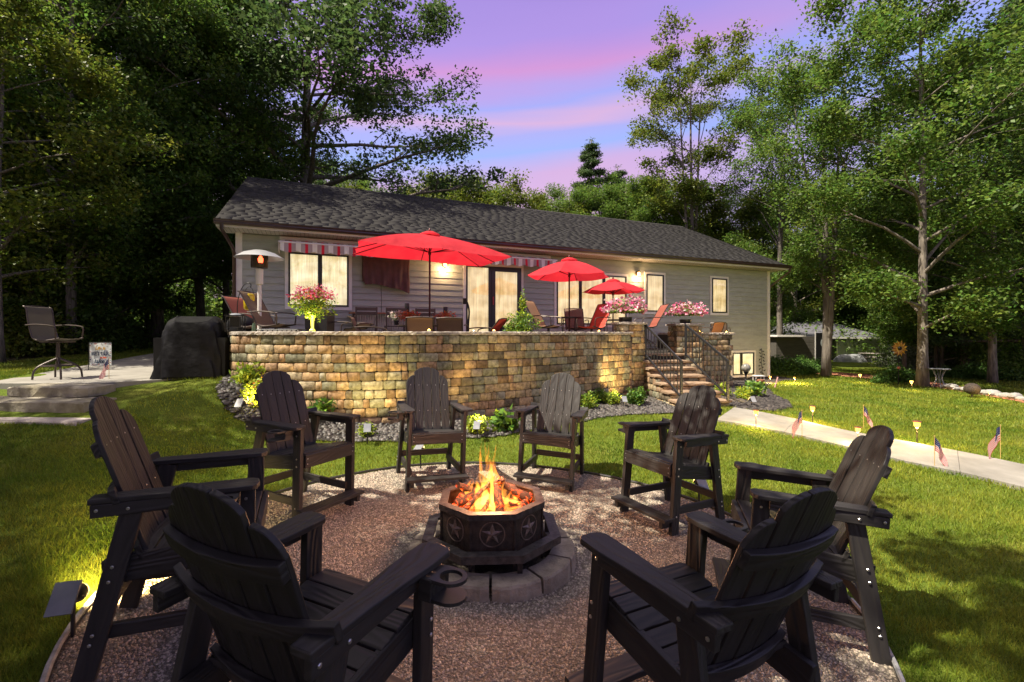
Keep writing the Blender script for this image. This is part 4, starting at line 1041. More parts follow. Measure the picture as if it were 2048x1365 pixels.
def ember_mat(name, base, glow, thr, s, scale=14):
    m = mat(name, base, rough=.9); nt = m.node_tree; N = nt.nodes; L = nt.links; b = N['Principled BSDF']
    tc = N.new('ShaderNodeTexCoord'); n = N.new('ShaderNodeTexNoise'); n.inputs['Scale'].default_value = scale; n.inputs['Detail'].default_value = 5; n.inputs['Distortion'].default_value = 1.2; L.new(tc.outputs['Object'], n.inputs[0])
    cr = N.new('ShaderNodeValToRGB'); L.new(n.outputs[0], cr.inputs[0]); e = cr.color_ramp.elements; e[0].position = thr; e[0].color = (0,0,0,1); e[1].position = thr+.26; e[1].color = (*glow, 1); k = e.new(thr+.1); k.color = (glow[0]*.5, glow[1]*.14, 0, 1)
    L.new(cr.outputs[0], b.inputs['Emission Color']); b.inputs['Emission Strength'].default_value = s
    cr2 = N.new('ShaderNodeValToRGB'); L.new(n.outputs[0], cr2.inputs[0]); cr2.color_ramp.elements[0].color = (*[c*.5 for c in base], 1); cr2.color_ramp.elements[1].color = (*[c*1.6 for c in base], 1); L.new(cr2.outputs[0], b.inputs['Base Color'])
    bp = N.new('ShaderNodeBump'); bp.inputs['Strength'].default_value = 1; bp.inputs['Distance'].default_value = .01; L.new(n.outputs[0], bp.inputs['Height']); L.new(bp.outputs[0], b.inputs['Normal'])
    return m
M_log = ember_mat('burning_log', (.028,.010,.006), (1, .22, .03), .50, 1.8, 18)
M_ember = ember_mat('ember', (.10,.03,.012), (1, .30, .04), .40, 1.9, 13)
def build_logs():
    e = MB(); e.lathe([(.001, .37), (.15, .365), (.27, .35), (.36, .325), (.37, .30)], 20, cap=False)
    e.v = [(x*(1+.02*math.sin(9*y)), y, z+.012*math.sin(31*x+17*y)) for x, y, z in e.v]
    o = part('ember_bed', e, M_ember, None, True); o.location = (FC.x, FC.y, FZ+.02); tag(o, 'glowing orange bed of embers inside the steel fire bowl', 'embers')
    r = random.Random(12)
    specs = [((.08,-.26,.385),(.035,.02,.60),.036,.030,'dark log leaning upright against the flames, nearest the bowl front'),
             ((-.10,.02,.46),(.10,.05,.575),.026,.022,'short charred stick lying across the top of the fire'),
             ((-.22,-.20,.39),(-.02,.02,.56),.024,.016,'thin burning stick slanting up from the left front of the bowl'),
             ((-.28,-.04,.40),(-.05,.10,.50),.032,.026,'glowing log slanting up from the left of the bowl'),
             ((.30,.02,.42),(.10,.08,.52),.038,.03,'thick glowing log on the right side of the bowl'),
             ((.02,.26,.42),(.0,.0,.50),.035,.03,'log at the back of the bowl behind the flames'),
             ((-.08,-.30,.385),(-.02,-.05,.44),.022,.016,'thin branch lying low at the front of the bowl'),
             ((.20,-.22,.385),(.30,.10,.43),.034,.026,'reddish glowing log along the right front rim'),
             ((-.30,-.16,.375),(-.25,.14,.41),.040,.034,'reddish glowing log along the left rim'),
             ((.0,.06,.54),(.06,-.07,.59),.020,.018,'small crossed stick on the very top of the pile'),
             ((-.16,.22,.42),(-.28,.08,.52),.03,.026,'log propped on the back left rim')]
    for a, b, r0, r1, lab in specs:
        a = Vector(a); b = Vector(b); mb = MB(); n = 7; pts = []; rs = []
        for i in range(n+1):
            t = i/n; p = a.lerp(b, t) + Vector((r.uniform(-.006,.006), r.uniform(-.006,.006), r.uniform(-.006,.006))); pts.append(p - a); rs.append((r0+(r1-r0)*t)*r.uniform(.86, 1.1))
        mb.tube(pts, rs, 9); o = part('log', mb, M_log, None, True); o.location = Vector((FC.x, FC.y, FZ+.02)) + a; tag(o, lab, 'log', 'burning logs in the fire bowl')
    for k in range(46):
        an = r.uniform(0, 6.283); q = .34*math.sqrt(r.random()); mb = MB(); mb.ball((0,0,0), r.uniform(.018,.036), 6, 4, (1.3,.8,.7), .25)
        o = part('coal', mb, M_ember if r.random() < .6 else M_log, None); o.location = (FC.x+q*math.cos(an), FC.y+q*math.sin(an), FZ+.385); o.rotation_euler = (0,0,r.uniform(0,6))
        tag(o, 'small glowing coal on the ember bed of the fire bowl', 'coal', 'coals on the ember bed')
def flame_mat():
    m = bpy.data.materials.new('flame'); m.use_nodes = True; nt = m.node_tree; N = nt.nodes; L = nt.links; N.remove(N['Principled BSDF'])
    tc = N.new('ShaderNodeTexCoord'); sep = N.new('ShaderNodeSeparateXYZ'); L.new(tc.outputs['Generated'], sep.inputs[0])
    n = N.new('ShaderNodeTexNoise'); n.inputs['Scale'].default_value = 9; n.inputs['Detail'].default_value = 6; n.inputs['Distortion'].default_value = 1.5
    mp = N.new('ShaderNodeMapping'); mp.inputs['Scale'].default_value = (1, 1, .35); L.new(tc.outputs['Object'], mp.inputs[0]); L.new(mp.outputs[0], n.inputs[0])
    cr = N.new('ShaderNodeValToRGB'); L.new(sep.outputs[2], cr.inputs[0]); e = cr.color_ramp.elements
    e[0].position = 0; e[0].color = (1, .55, .12, 1); e[1].position = 1; e[1].color = (1, .20, .02, 1); k = e.new(.4); k.color = (1, .42, .05, 1)
    em = N.new('ShaderNodeEmission'); em.inputs[1].default_value = 2.2; L.new(cr.outputs[0], em.inputs[0]); tr = N.new('ShaderNodeBsdfTransparent')
    lw = N.new('ShaderNodeLayerWeight'); lw.inputs[0].default_value = .5
    inv = N.new('ShaderNodeMath'); inv.operation = 'SUBTRACT'; inv.inputs[0].default_value = 1; L.new(lw.outputs['Facing'], inv.inputs[1])
    pw = N.new('ShaderNodeMath'); pw.operation = 'POWER'; pw.inputs[1].default_value = 1.3; L.new(inv.outputs[0], pw.inputs[0])
    h = N.new('ShaderNodeMapRange'); h.inputs[1].default_value = .0; h.inputs[2].default_value = 1.0; h.inputs[3].default_value = .55; h.inputs[4].default_value = .02; L.new(sep.outputs[2], h.inputs[0])
    r2 = N.new('ShaderNodeValToRGB'); L.new(n.outputs[0], r2.inputs[0]); r2.color_ramp.elements[0].position = .40; r2.color_ramp.elements[0].color = (0,0,0,1); r2.color_ramp.elements[1].position = .62; r2.color_ramp.elements[1].color = (1,1,1,1)
    a = N.new('ShaderNodeMath'); a.operation = 'MULTIPLY'; L.new(pw.outputs[0], a.inputs[0]); L.new(h.outputs[0], a.inputs[1])
    b = N.new('ShaderNodeMath'); b.operation = 'MULTIPLY'; L.new(a.outputs[0], b.inputs[0]); L.new(r2.outputs[0], b.inputs[1])
    mx = N.new('ShaderNodeMixShader'); L.new(b.outputs[0], mx.inputs[0]); L.new(tr.outputs[0], mx.inputs[1]); L.new(em.outputs[0], mx.inputs[2]); L.new(mx.outputs[0], N['Material Output'].inputs[0])
    return m
def build_fire():
    build_logs(); t = thing('fire', 'yellow and orange flames rising from the logs in the steel bowl', 'fire', (FC.x, FC.y, FZ+.40))
    m = flame_mat(); r = random.Random(31)
    for k in range(30):
        an = r.uniform(0, 6.28); q = r.uniform(0, .12) if k < 18 else r.uniform(.12, .27); h = r.uniform(.26, .60) * (1 - q*1.7) if k < 18 else r.uniform(.08, .18); w = r.uniform(.018, .046)
        x = q*math.cos(an)-.01; y = q*math.sin(an); mb = MB(); pts = []; rs = []; ph = r.uniform(0, 6)
        for i in range(10):
            u = i/9; pts.append((x + .03*math.sin(ph+u*5)*u + r.uniform(-.004,.004), y + .02*math.cos(ph+u*4)*u, h*u)); rs.append(max(.001, w*math.sin(math.pi*min(1, .25+u*.75))**.8*(1-u*.55)))
        mb.tube(pts, rs, 10, False); part('flame', mb, m, t, True)
    lamp('fire_light', 'POINT', (0, -.02, .42), 46, (1, .46, .22), t, .12)
build_fire()
M_paverst = mat('ring_block', (.20,.165,.12), (.33,.28,.21), scale=9, rough=.9, bump=.8, bscale=50, rand=.1)
def build_ring():
    t = thing('fire_ring', 'circle of wedge-shaped concrete blocks laid on the gravel around the fire pit', 'fire ring', (FC.x, FC.y, FZ)); n = 11
    r = random.Random(6)
    for k in range(n):
        a0 = 2*math.pi*(k+.30)/n; a1 = a0 + 2*math.pi/n; g = .010; r1 = .655; r0 = .475; q = []
        for i in range(7):
            a = a0+g/r1 + (a1-a0-2*g/r1)*i/6; rr = r1 + r.uniform(-.006,.006) - (.012 if i in (0,6) else 0); q.append((rr*math.cos(a), rr*math.sin(a)))
        for i in range(5):
            a = a1-g/r0 - (a1-a0-2*g/r0)*i/4; q.append((r0*math.cos(a), r0*math.sin(a)))
        h = .103 + r.uniform(-.004,.004); mb = MB(); n_ = len(q)
        sh = [(x*.985 if i < 7 else x, y*.985 if i < 7 else y) for i, (x, y) in enumerate(q)]; lo = [(x*(1+.02*r.random()) if i < 7 else x, y*(1+.02*r.random()) if i < 7 else y) for i, (x, y) in enumerate(q)]
        mb.add([(x,y,-.02) for x,y in lo]+[(x,y,h-.015) for x,y in q]+[(x,y,h) for x,y in sh], [tuple(range(n_-1,-1,-1)), tuple(range(2*n_,3*n_))]+[(i,(i+1)%n_,(i+1)%n_+n_,i+n_) for i in range(n_)]+[(i+n_,(i+1)%n_+n_,(i+1)%n_+2*n_,i+2*n_) for i in range(n_)])
        part('block', mb, M_paverst, t)
    mb = MB(); mb.lathe([(.001, .012), (.474, .012)], 24, (FC.x, FC.y, FZ), cap=False); o = part('soil_ground', mb, M_dark, None); struct(o)
    M_st = mat('field_stone', (.06,.052,.035), (.16,.145,.11), scale=9, rough=.85, bump=.6, bscale=40)
    for k, (an, q, s, lab) in enumerate(((-88,.40,.055,'large round'),(-66,.42,.05,'second round'),(-110,.41,.04,'small'),(-45,.43,.035,'flat'),(-20,.42,.04,'brown'),(-140,.41,.045,'grey'),(160,.42,.04,'pale'),(15,.43,.035,'little'))):
        mb = MB(); mb.ball((0,0,0), s, 9, 6, (1.3,.9,.8), .12); o = part('stone', mb, M_st, None, True); o.location = (FC.x+q*math.cos(R(an)), FC.y+q*math.sin(R(an)), FZ+s*.6); tag(o, lab + ' field stone lying on the soil between the fire bowl and the block ring', 'stone', 'stones inside the fire ring')
build_ring()

# ------------------------------------------------------------------ lights and flags on the lawn
M_copper = mat('copper_cap', (.22,.09,.05), (.38,.18,.10), scale=20, rough=.4, metal=.7)
M_pole = mat('lamp_pole', (.05,.035,.028), rough=.5, metal=.5)
M_amber = emis('amber_glass', (1.0, .42, .05), 2.4)
M_amber2 = emis('pale_amber_glass', (1.0, .50, .10), 2.4)
def path_light(px, pyb, pyt, lab, power=5, grp='solar path lights along the concrete path', glass=None, cap=None):
    p = ground_at(px, pyb); H = (pyb-pyt)*p.y/FPX; t = thing('path_light', lab, 'path light', p, 0, grp); s = H/.42
    mb = MB(); mb.cyl((0,0,0), (0,0,H-.12*s), .009*s, .009*s, 8); part('pole', mb, M_pole, t, True)
    mb = MB(); z = H-.12*s; mb.lathe([(.022*s, z-.012*s), (.034*s, z), (.032*s, z+.006*s)], 12); part('lamp_base', mb, M_pole, t)
    mb = MB(); mb.lathe([(.030*s, z+.007*s), (.046*s, z+.030*s), (.046*s, z+.085*s)], 14, cap=False); part('lamp_shade', mb, glass or M_amber, t, True)
    mb = MB(); mb.lathe([(.050*s, z+.086*s), (.070*s, z+.094*s), (.066*s, z+.108*s), (.02*s, z+.12*s)], 14); part('lamp_cap', mb, cap or M_copper, t, True)
    lamp('path_lamp', 'POINT', (0, 0, z-.05*s), power, (1, .66, .22), t, .03)
path_light(1512, 857, 819, 'copper-topped solar light on the near edge of the path, closest to the stone steps', 18.0)
path_light(1625, 847, 811, 'copper-topped solar light on the far edge of the path, closest to the stone steps', 18.0)
path_light(1716, 893, 853, 'copper-topped solar light on the near edge of the path, half hidden by the right chair', 18.0)
path_light(1834, 889, 841, 'copper-topped solar light on the far edge of the path, the tallest in view', 21.6)
for px, b, t_, lab in ((1720,766,749,'small lit lamp in the red mulch, nearest the forked tree'),(1823,782,762,'small lit lamp in the red mulch beside the straight maple trunk'),(1979,800,782,'small lit lamp in the red mulch by the white stones')):
    path_light(px, b, t_, lab, 9, 'small lamps in the mulch border', M_amber2, M_amber2)
path_light(1540, 768, 752, 'small solar light against the house corner board', 28.8, 'small lamps by the house corner'); path_light(1589, 768, 754, 'small solar light at the tip of the black mulch bed', 50.4, 'small lamps by the house corner')
M_fr = mat('flag_red', (.45,.02,.03), rough=.8, trans=.3); M_fw = mat('flag_white', (.62,.60,.58), rough=.8, trans=.3); M_fb = mat('flag_blue', (.02,.03,.12), rough=.8, trans=.3)
M_stick = mat('gold_stick', (.45,.30,.10), rough=.6)
def flag(px, pyb, pyt, lab, side=-1, lean=0):
    p = ground_at(px, pyb); H = (pyb-pyt)*p.y/FPX; t = thing('small_flag', lab, 'flag', p, 0, 'small stick flags along the path')
    mb = MB(); mb.cyl((0,0,0), (lean, 0, H), .004, n=6); mb.ball((lean,0,H), .009, 6, 4); part('stick', mb, M_stick, t)
    Hh = H*.42; W = H*.60; mb = MB(); rows = 13; cols = 10     # cloth hanging down from the stick top
    for j in range(rows):
        for i in range(cols):
            def q(i, j):
                u = i/cols; v = j/rows; x = lean*.9 + side*(u*W*.62 + .01*math.sin(u*9)); z = H*.97 - v*Hh - u*u*W*.9 - u*W*.35; y = .018*math.sin(u*10 + v*2)*(.3+u); return (x, y, z)
            mb.mi = 2 if (u_ := i/cols) < .42 and j < 7 else (0 if j % 2 == 0 else 1)
            mb.add([q(i,j), q(i+1,j), q(i+1,j+1), q(i,j+1)], [(0,1,2,3)])
    part('cloth', mb, [M_fr, M_fw, M_fb], t)
    mb = MB()
    for a in range(4):
        for b in range(3):
            u = .06+.09*a; v = .08+.15*b; x = lean*.9 + side*(u*W*.62 + .01*math.sin(u*9)); z = H*.97 - v*Hh - u*u*W*.9 - u*W*.35; y = .018*math.sin(u*10+v*2)*(.3+u) - .002
            mb.box((x, y, z), (.006, .001, .006))
    stuff(part('star', mb, M_fw, t))
flag(1604, 876, 821, 'little stars and stripes flag on the near edge of the path, nearest the stone steps')
flag(1727, 856, 811, 'small american flag on the far edge of the path, just above the right chair', 1)
flag(1869, 935, 873, 'small american flag on the near edge of the path, right of the right chair', 1)
flag(2001, 921, 851, 'small american flag on the far edge of the path, farthest from the steps')
flag(218, 764, 716, 'little stars and stripes flag drooping beside the garden banner at the concrete walk')
M_lens = emis('spot_lens', (1, .62, .20), 2.0)
M_solar = mat('solar_panel', (.16,.17,.19), (.24,.25,.27), scale=3, rough=.25)
M_blkp = mat('black_plastic', (.015,.014,.014), rough=.45)
def spot(px, py, pyb, target, lab, lit=True, power=20, aim=None, sc=1.0, yaw=0, color=(1, .74, .30)):
    g = ground_at(px, pyb); H = (pyb-py)*g.y/FPX; d = (Vector(target) - g - Vector((0,0,H))).normalized()
    t = thing('solar_spotlight', lab, 'spotlight', g, 0, 'solar spotlights in the garden')
    mb = MB(); mb.cyl((0,0,0), (0,0,H-.03*sc), .009*sc, n=6); part('stake', mb, M_blkp, t)
    q = d.to_track_quat('Z', 'Y').to_matrix().to_4x4(); q.translation = (0,0,H)
    mb = MB(); mb.lathe([(.022*sc, -.05*sc), (.036*sc, -.03*sc), (.045*sc, .035*sc), (.043*sc, .04*sc)], 12); o = part('lamp_head', mb, M_blkp, t, True); o.matrix_local = q
    mb = MB(); mb.lathe([(.043*sc, .041*sc), (.038*sc, .060*sc), (.022*sc, .074*sc), (.001, .079*sc)], 14, cap=False); o = part('lens', mb, M_lens if lit else M_solar, t, True); o.matrix_local = q
    pn = MB(); pn.box((0, 0, 0), (.10*sc, .14*sc, .012*sc)); o = part('solar_panel', pn, M_solar, t); 
    bk = (-d); bk.z = .75; M = bk.normalized().to_track_quat('Z', 'Y').to_matrix().to_4x4(); M.translation = Vector((0,0,H)) + Vector((-d.x, -d.y, .3)).normalized()*.075*sc; o.matrix_local = M
    if lit:
        l = lamp('spot_lamp', 'SPOT', Vector((0,0,H)) + d*.10*sc, power*2.4, color, t, .02, Vector((0,0,H)) + d*2, 85, .8)
spot(841, 902, 938, (-1.0, 6.4, 1.3), 'lit solar spotlight on the grass seen between the legs of the front-facing chair', power=26)
spot(1398, 968, 1010, (1.9, 5.9, .9), 'lit solar spotlight behind the chair before the stone steps', power=22)
spot(146, 1190, 1275, (-2.8, 3.9, 0.0), 'large lit solar spotlight by the left side-on chair at the gravel edge', power=60, sc=1.15)
spot(484, 808, 834, (-4.0, 8.0, 1.0), 'solar spotlight at the left end of the pebble bed below the fern', power=22)
spot(735, 858, 888, (-2.4, 8.0, 1.2), 'solar spotlight on the pebbles between the two left back chairs', power=26)
spot(955, 852, 880, (-.4, 8.8, 1.0), 'solar spotlight before the yellow shrub, right of the front-facing chair', power=26)
spot(1247, 800, 815, (2.3, 11, 1.0), 'solar spotlight in the dark mulch where the block wall meets the steps', power=30)
spot(1503, 800, 812, (5.2, 13, .8), 'solar spotlight in the bed right of the stone steps', power=12)
# ------------------------------------------------------------------ umbrellas, awning, covers
def fabric_red():
    m = mat('red_canvas', (.58,.018,.035), (.66,.03,.045), scale=3, rough=.85, trans=.46, bump=2.5, bscale=5); return m
M_red = fabric_red(); M_redpole = mat('umbrella_pole', (.06,.012,.012), rough=.35, metal=.5)
def umbrella(name, lab, C, ztop, eaves, nsub=6, sag=.05, valance=.0, pole=.022):
    """C: pole foot; eaves: list of rib-end points in world space"""
    t = thing(name, lab, 'umbrella', C, 0, 'red patio umbrellas'); C = Vector(C); top = Vector((0, 0, ztop - C.z)); E_ = [Vector(e) - C for e in eaves]; n = len(E_)
    for k in range(n):
        a = E_[k]; b = E_[(k+1) % n]; rows = []
        for i in range(nsub+1):
            u = i/nsub; row = []
            for j in range(7):
                v = j/6; p = top.lerp(a.lerp(b, v), u); s = math.sin(math.pi*v)
                p = p - Vector((0,0,1))*s*sag*u*u + Vector((0,0,1))*.06*math.sin(math.pi*u)
                ctr = (a+b)/2; ctr.z = 0
                p -= ctr.normalized()*s*.05*u*u if ctr.length else Vector(); row.append(p)
            rows.append(row)
        mb = MB(); mb.grid(rows); part('canopy_panel', mb, M_red, t, True)
        rb = MB(); rb.tube([top - Vector((0,0,.05)), top.lerp(a, .5) + Vector((0,0,.03)), a - Vector((0,0,.012))], .010, 5); part('rib', rb, M_redpole, t, True)
        sb = MB(); sb.tube([Vector((0,0,top.z-.42)), top.lerp(a, .5) + Vector((0,0,.02))], .008, 5); part('strut', sb, M_redpole, t, True)
    mb = MB()
    m = 14; rr = .22
    mb.lathe([(.001, .035), (.10, .02), (rr, -.035), (rr+.01, -.05)], m, top + Vector((0,0,.03)), cap=False); part('vent', mb, M_red, t, True)
    mb = MB(); mb.lathe([(.012, 0), (.03, .03), (.02, .07), (.001, .085)], 10, top + Vector((0,0,.05))); part('finial', mb, M_redpole, t, True)
    mb = MB(); mb.cyl((0,0,0), top, pole, n=10); part('pole', mb, M_redpole, t, True)
    mb = MB(); mb.lathe([(.036, 0), (.036, .06)], 10, (0,0,top.z-.47)); part('hub', mb, M_redpole, t, True)
    mb = MB(); mb.lathe([(.24, 0), (.24, .03), (.07, .09), (.03, .32), (.03, .34)], 16); part('base', mb, M_redpole, t, True); return t
ez = 3.54
umbrella('patio_umbrella', 'large rectangular red patio umbrella over the dining table in front of the wall lantern', (-1.86, 10.62, PZ), 4.02,
         [(-2.93,8.92,ez),(-1.46,9.88,ez+.02),(0,10.83,ez),(-.43,11.62,ez),(-.85,12.4,ez),(-2.21,11.45,ez+.02),(-3.57,10.5,ez),(-3.25,9.71,ez)], sag=.03)
def oct_umb(lab, px, pt, Y, epx, epy, n, rot):
    T = P(px, pt, Y); r = abs(epx-px)*Y/FPX; z = P(px, epy, Y).z
    umbrella('patio_umbrella', lab, (T.x, T.y, PZ), T.z, [(T.x + r*math.cos(R(rot+360*k/n)), T.y + r*math.sin(R(rot+360*k/n)), z) for k in range(n)], sag=.05)
oct_umb('mid-sized red patio umbrella in front of the triple window', 1138.5, 520, 12.8, 1052, 553, 6, 12)
oct_umb('smallest red patio umbrella, farthest right, by the narrow window', 1226, 562, 15.2, 1163, 583, 6, 35)
M_aw = [mat('awning_grey', (.42,.34,.36), rough=.85, trans=.35), mat('awning_white', (.80,.77,.76), rough=.85, trans=.35), mat('awning_red', (.66,.02,.05), rough=.85, trans=.35)]
def awning():
    a0, _ = wall_pt(560, 480, -.5); a1, _ = wall_pt(1110, 520, -.5); W = a1-a0; p = HW + HU*a0
    t = thing('awning', 'long retracted striped awning with a scalloped valance over the window and door', 'awning', (p.x, p.y, 0), HA)
    seq = [(.10,1),(.10,0),(.07,2),(.10,0),(.02,1)]; zf = 4.10; zb = 4.24; bf = -.58; x = 0; mbf = MB(); mbv = MB(); k = 0
    while x < W:
        w, c = seq[k % len(seq)]; w = min(w, W-x); 
        mbf.mi = c; mbf.add([(x,bf,zf),(x+w,bf,zf),(x+w,-.12,zb),(x,-.12,zb)], [(0,1,2,3)])
        mbv.mi = c; ns = 4
        for i in range(ns):
            xa = x+w*i/ns; xb = x+w*(i+1)/ns
            def sc(q): return zf - .205 - .055*abs(math.sin(math.pi*q/.40))
            def yy(q, d): return bf - .028 - .03*d*math.sin(q*13)
            mbv.add([(xa,yy(xa,0),zf-.02),(xb,yy(xb,0),zf-.02),(xb,yy(xb,1),sc(xb)),(xa,yy(xa,1),sc(xa))], [(3,2,1,0)])
        x += w; k += 1
    part('canopy', mbf, M_aw, t); part('valance', mbv, M_aw, t)
    mb = MB(); mb.tube([(-.03,bf-.01,zf),(W+.03,bf-.01,zf)], .028, 8); part('front_bar', mb, M_trim, t, True)
    mb = MB(); mb.b2((-.03,-.15,zb-.04),(W+.03,-.035,zb+.08)); part('cassette', mb, M_trim, t)
    for x in (.4, W*.5, W-.4):
        mb = MB(); mb.tube([(x,-.12,zb-.03),(x+.28,-.35,zf-.0),(x,bf,zf-.01)], .018, 6); part('folding_arm', mb, M_trim, t, True)
    mb = MB(); mb.b2((-.035,bf,zf-.24),(-.028,-.15,zf+.0)); part('end_flap', mb, M_aw[1], t)
awning()
M_tvc = mat('brown_cover', (.07,.022,.018), (.11,.036,.03), scale=4, rough=.7, bump=.3, bscale=200)
def tv():
    a0, zt = wall_pt(722, 512); a1, _ = wall_pt(819, 512); _, zb = wall_pt(722, 575); W = a1-a0; p = HW + HU*a0
    t = thing('covered_television', 'wall television hidden under a sagging dark brown cloth cover', 'television', (p.x, p.y, 0), HA)
    mb = MB(); mb.b2((.06,-.13,zb+.12),(W-.05,-.05,zt+.04)); part('screen', mb, M_blk, t); mb = MB(); mb.b2((W/2-.1,-.05,zb+.3),(W/2+.1,-.0,zt-.2)); part('bracket', mb, M_blk, t)
    rows = []; nx, nz = 44, 18
    for j in range(nz+1):
        v = j/nz; row = []
        for i in range(nx+1):
            u = i/nx; bot = zb + .02 + .06*math.sin(u*5+.5) - (.16*max(0, (u-.80)/.2)**1.2 if u < .985 else .10) + (.10 if u < .04 else 0)
            z = zt + .06 + (bot-zt-.06)*v; x = u*W + .07*v*(u-.5)*-1 + .012*math.sin(v*6+u*9)
            y = -.15 - .03*v*(math.sin(u*24+v*3.5)+.6*math.sin(u*51-v*2)) - .05*v*v + (.06 if i in (0, nx) else 0); row.append((x, y, z))
        rows.append(row)
    mb = MB(); mb.grid(rows[::-1]); part('cover', mb, M_tvc, t, True)
    mb = MB(); mb.tube([(W*.40,-.03,zb+.1),(W*.41,-.03,zb-.3),(W*.40,-.03,zb-1.3)], .006, 5); part('cable', mb, M_blk, t)
tv()
# ------------------------------------------------------------------ sling chairs and tables
M_tube = mat('bronze_tube', (.045,.032,.026), (.07,.05,.04), scale=8, rough=.4, metal=.3)
def sling(nm, c, c2): return mat(nm, c, c2, scale=220, rough=.8, stretch=(1,1,1), trans=.12)
M_tan = sling('tan_sling', (.24,.14,.07), (.34,.21,.11)); M_brn = sling('brown_sling', (.10,.065,.04), (.17,.115,.075)); M_rds = sling('red_sling', (.38,.035,.02), (.50,.07,.04)); M_gry = sling('grey_sling', (.06,.052,.038), (.095,.082,.062)); M_org = sling('orange_sling', (.36,.13,.04), (.46,.20,.08)); M_whs = sling('cream_sling', (.40,.34,.26), (.5,.44,.35))
M_wine = sling('rust_sling', (.20,.045,.03), (.28,.08,.05))
def sling_chair(name, lab, loc, yaw, fab, seat=.42, back=.62, grp=None, style='legs', w=.54, lean=.22, tube=None):
    """faces local +y"""
    tb = tube or M_tube; t = thing(name, lab, 'chair', loc, R(yaw), grp); h = w/2
    pr = [(.24, seat+.03), (.12, seat+.005), (-.05, seat-.015), (-.20, seat+.02), (-.25, seat+.12), (-.29-lean*.5, seat+back*.6), (-.31-lean, seat+back*.95), (-.36-lean, seat+back)]
    def rail(x): return [(x, y, z) for y, z in pr]
    for s in (-1, 1):
        mb = MB(); mb.tube(catmull(rail(s*h), 3), .014, 7); part('side_rail', mb, tb, t, True)
        mb = MB(); az = seat+.24; mb.tube(catmull([(s*(h+.04), -.30-lean*.30, az+.01), (s*(h+.06), -.1, az+.02), (s*(h+.06), .14, az), (s*(h+.05), .21, az-.05), (s*(h+.03), .20, seat+.02)], 4), .013, 7); part('armrest', mb, tb, t, True)
    ctr = catmull([(0, y, z) for y, z in pr], 3); rows = [[(-h+.012, p.y, p.z+.004), (0, p.y+.006, p.z-.012 if p.z < seat+.1 else p.z), (h-.012, p.y, p.z+.004)] for p in ctr]
    k = next(i for i, p in enumerate(ctr) if p.y < -.23 and p.z > seat+.05)
    mb = MB(); mb.grid(rows[:k+1]); part('seat', mb, fab, t, True); mb = MB(); mb.grid(rows[k:]); part('backrest', mb, fab, t, True)
    mb = MB(); p = ctr[-1]; mb.tube(catmull([(-h, p.y, p.z), (0, p.y-.01, p.z+.015), (h, p.y, p.z)], 4), .014, 6); part('top_rail', mb, tb, t, True)
    if style == 'legs':
        for s in (-1, 1):
            mb = MB(); mb.tube([(s*(h+.03), .20, seat+.02), (s*(h+.04), .23, 0)], .014, 7); part('leg', mb, tb, t, True)
            mb = MB(); mb.tube([(s*(h+.02), -.24, seat+.1), (s*(h+.03), -.30, 0)], .014, 7); part('leg', mb, tb, t, True)
    else:
        mb = MB(); mb.cyl((0,0,seat*.30), (0,0,seat-.03), .03, n=10); part('post', mb, tb, t, True)
        mb = MB(); rr = .25; mb.tube([(rr*math.cos(2*math.pi*i/20), rr*math.sin(2*math.pi*i/20), seat*.34) for i in range(21)], .012, 6, False); part('foot_ring', mb, tb, t, True)
        for k in range(4):
            a = R(45+90*k); c, s = math.cos(a), math.sin(a)
            mb = MB(); mb.tube(catmull([(.02*c,.02*s,seat*.52), (.25*c,.25*s,seat*.34), (.33*c,.33*s,seat*.20), (.35*c,.35*s,0)], 4), .017, 7); part('leg', mb, tb, t, True)
        mb = MB(); mb.box((0,0,seat-.035), (w*.8, .3, .02)); part('swivel_plate', mb, tb, t)
    return t
def pp(px, Y): return ((px-1024)*Y/FPX, Y, PZ)
G1 = 'sling chairs on the patio'
sling_chair('patio_chair', 'brown sling bar chair with its tall back tilted left, nearest the patio heater', pp(552, 8.95), -96, M_brn, .68, .64, G1, 'swivel')
sling_chair('patio_chair', 'rust-tinted sling bar chair partly behind the brown one, under the yellow lantern', pp(512, 9.9), -100, M_wine, .68, .62, G1, 'swivel')
sling_chair('patio_chair', 'dark armchair with an empty bent-tube frame right of the square planter', pp(683, 9.6), 75, M_brn, .50, .22, G1, w=.5)
sling_chair('patio_chair', 'side-on brown chair with a scrolled top rail before the bar table', pp(748, 9.3), -80, M_brn, .40, .45, G1, w=.5, lean=.1)
sling_chair('patio_chair', 'tan sling chair seen from behind, left one of the pair under the big umbrella', pp(843, 9.55), 5, M_tan, .44, .40, G1, w=.52, lean=.02)
sling_chair('patio_chair', 'brown sling chair seen from behind, right one of the pair under the big umbrella', pp(903, 9.9), 0, M_brn, .45, .39, G1, w=.52, lean=.02)
sling_chair('patio_chair', 'low red sling chair seen side-on below the glass door', pp(962, 10.6), 70, M_rds, .40, .45, G1, w=.5)
sling_chair('patio_chair', 'tan sling bar chair facing right beside the green fern', pp(1097, 11.5), -120, M_tan, .70, .64, G1, 'swivel')
sling_chair('patio_chair', 'brown sling chair between the tan and the bright red one', pp(1152, 13.4), 180, M_brn, .66, .60, G1, 'swivel')
sling_chair('patio_chair', 'bright red sling bar chair facing left under the second umbrella', pp(1183, 12.0), 128, M_rds, .68, .62, G1, 'swivel')
sling_chair('patio_chair', 'dull red tall sling chair standing just behind the left stone pillar', pp(1292, 13.3), 95, M_wine, .72, .62, G1, 'swivel')
sling_chair('patio_chair', 'orange sling chair behind the short wall with tea lights', pp(1419, 15.3), 30, M_org, .46, .42, G1, w=.52, lean=.05)
sling_chair('patio_chair', 'cream sling chair beside the orange one behind the short wall', pp(1440, 16.2), -30, M_whs, .46, .42, G1, w=.5, lean=.05)
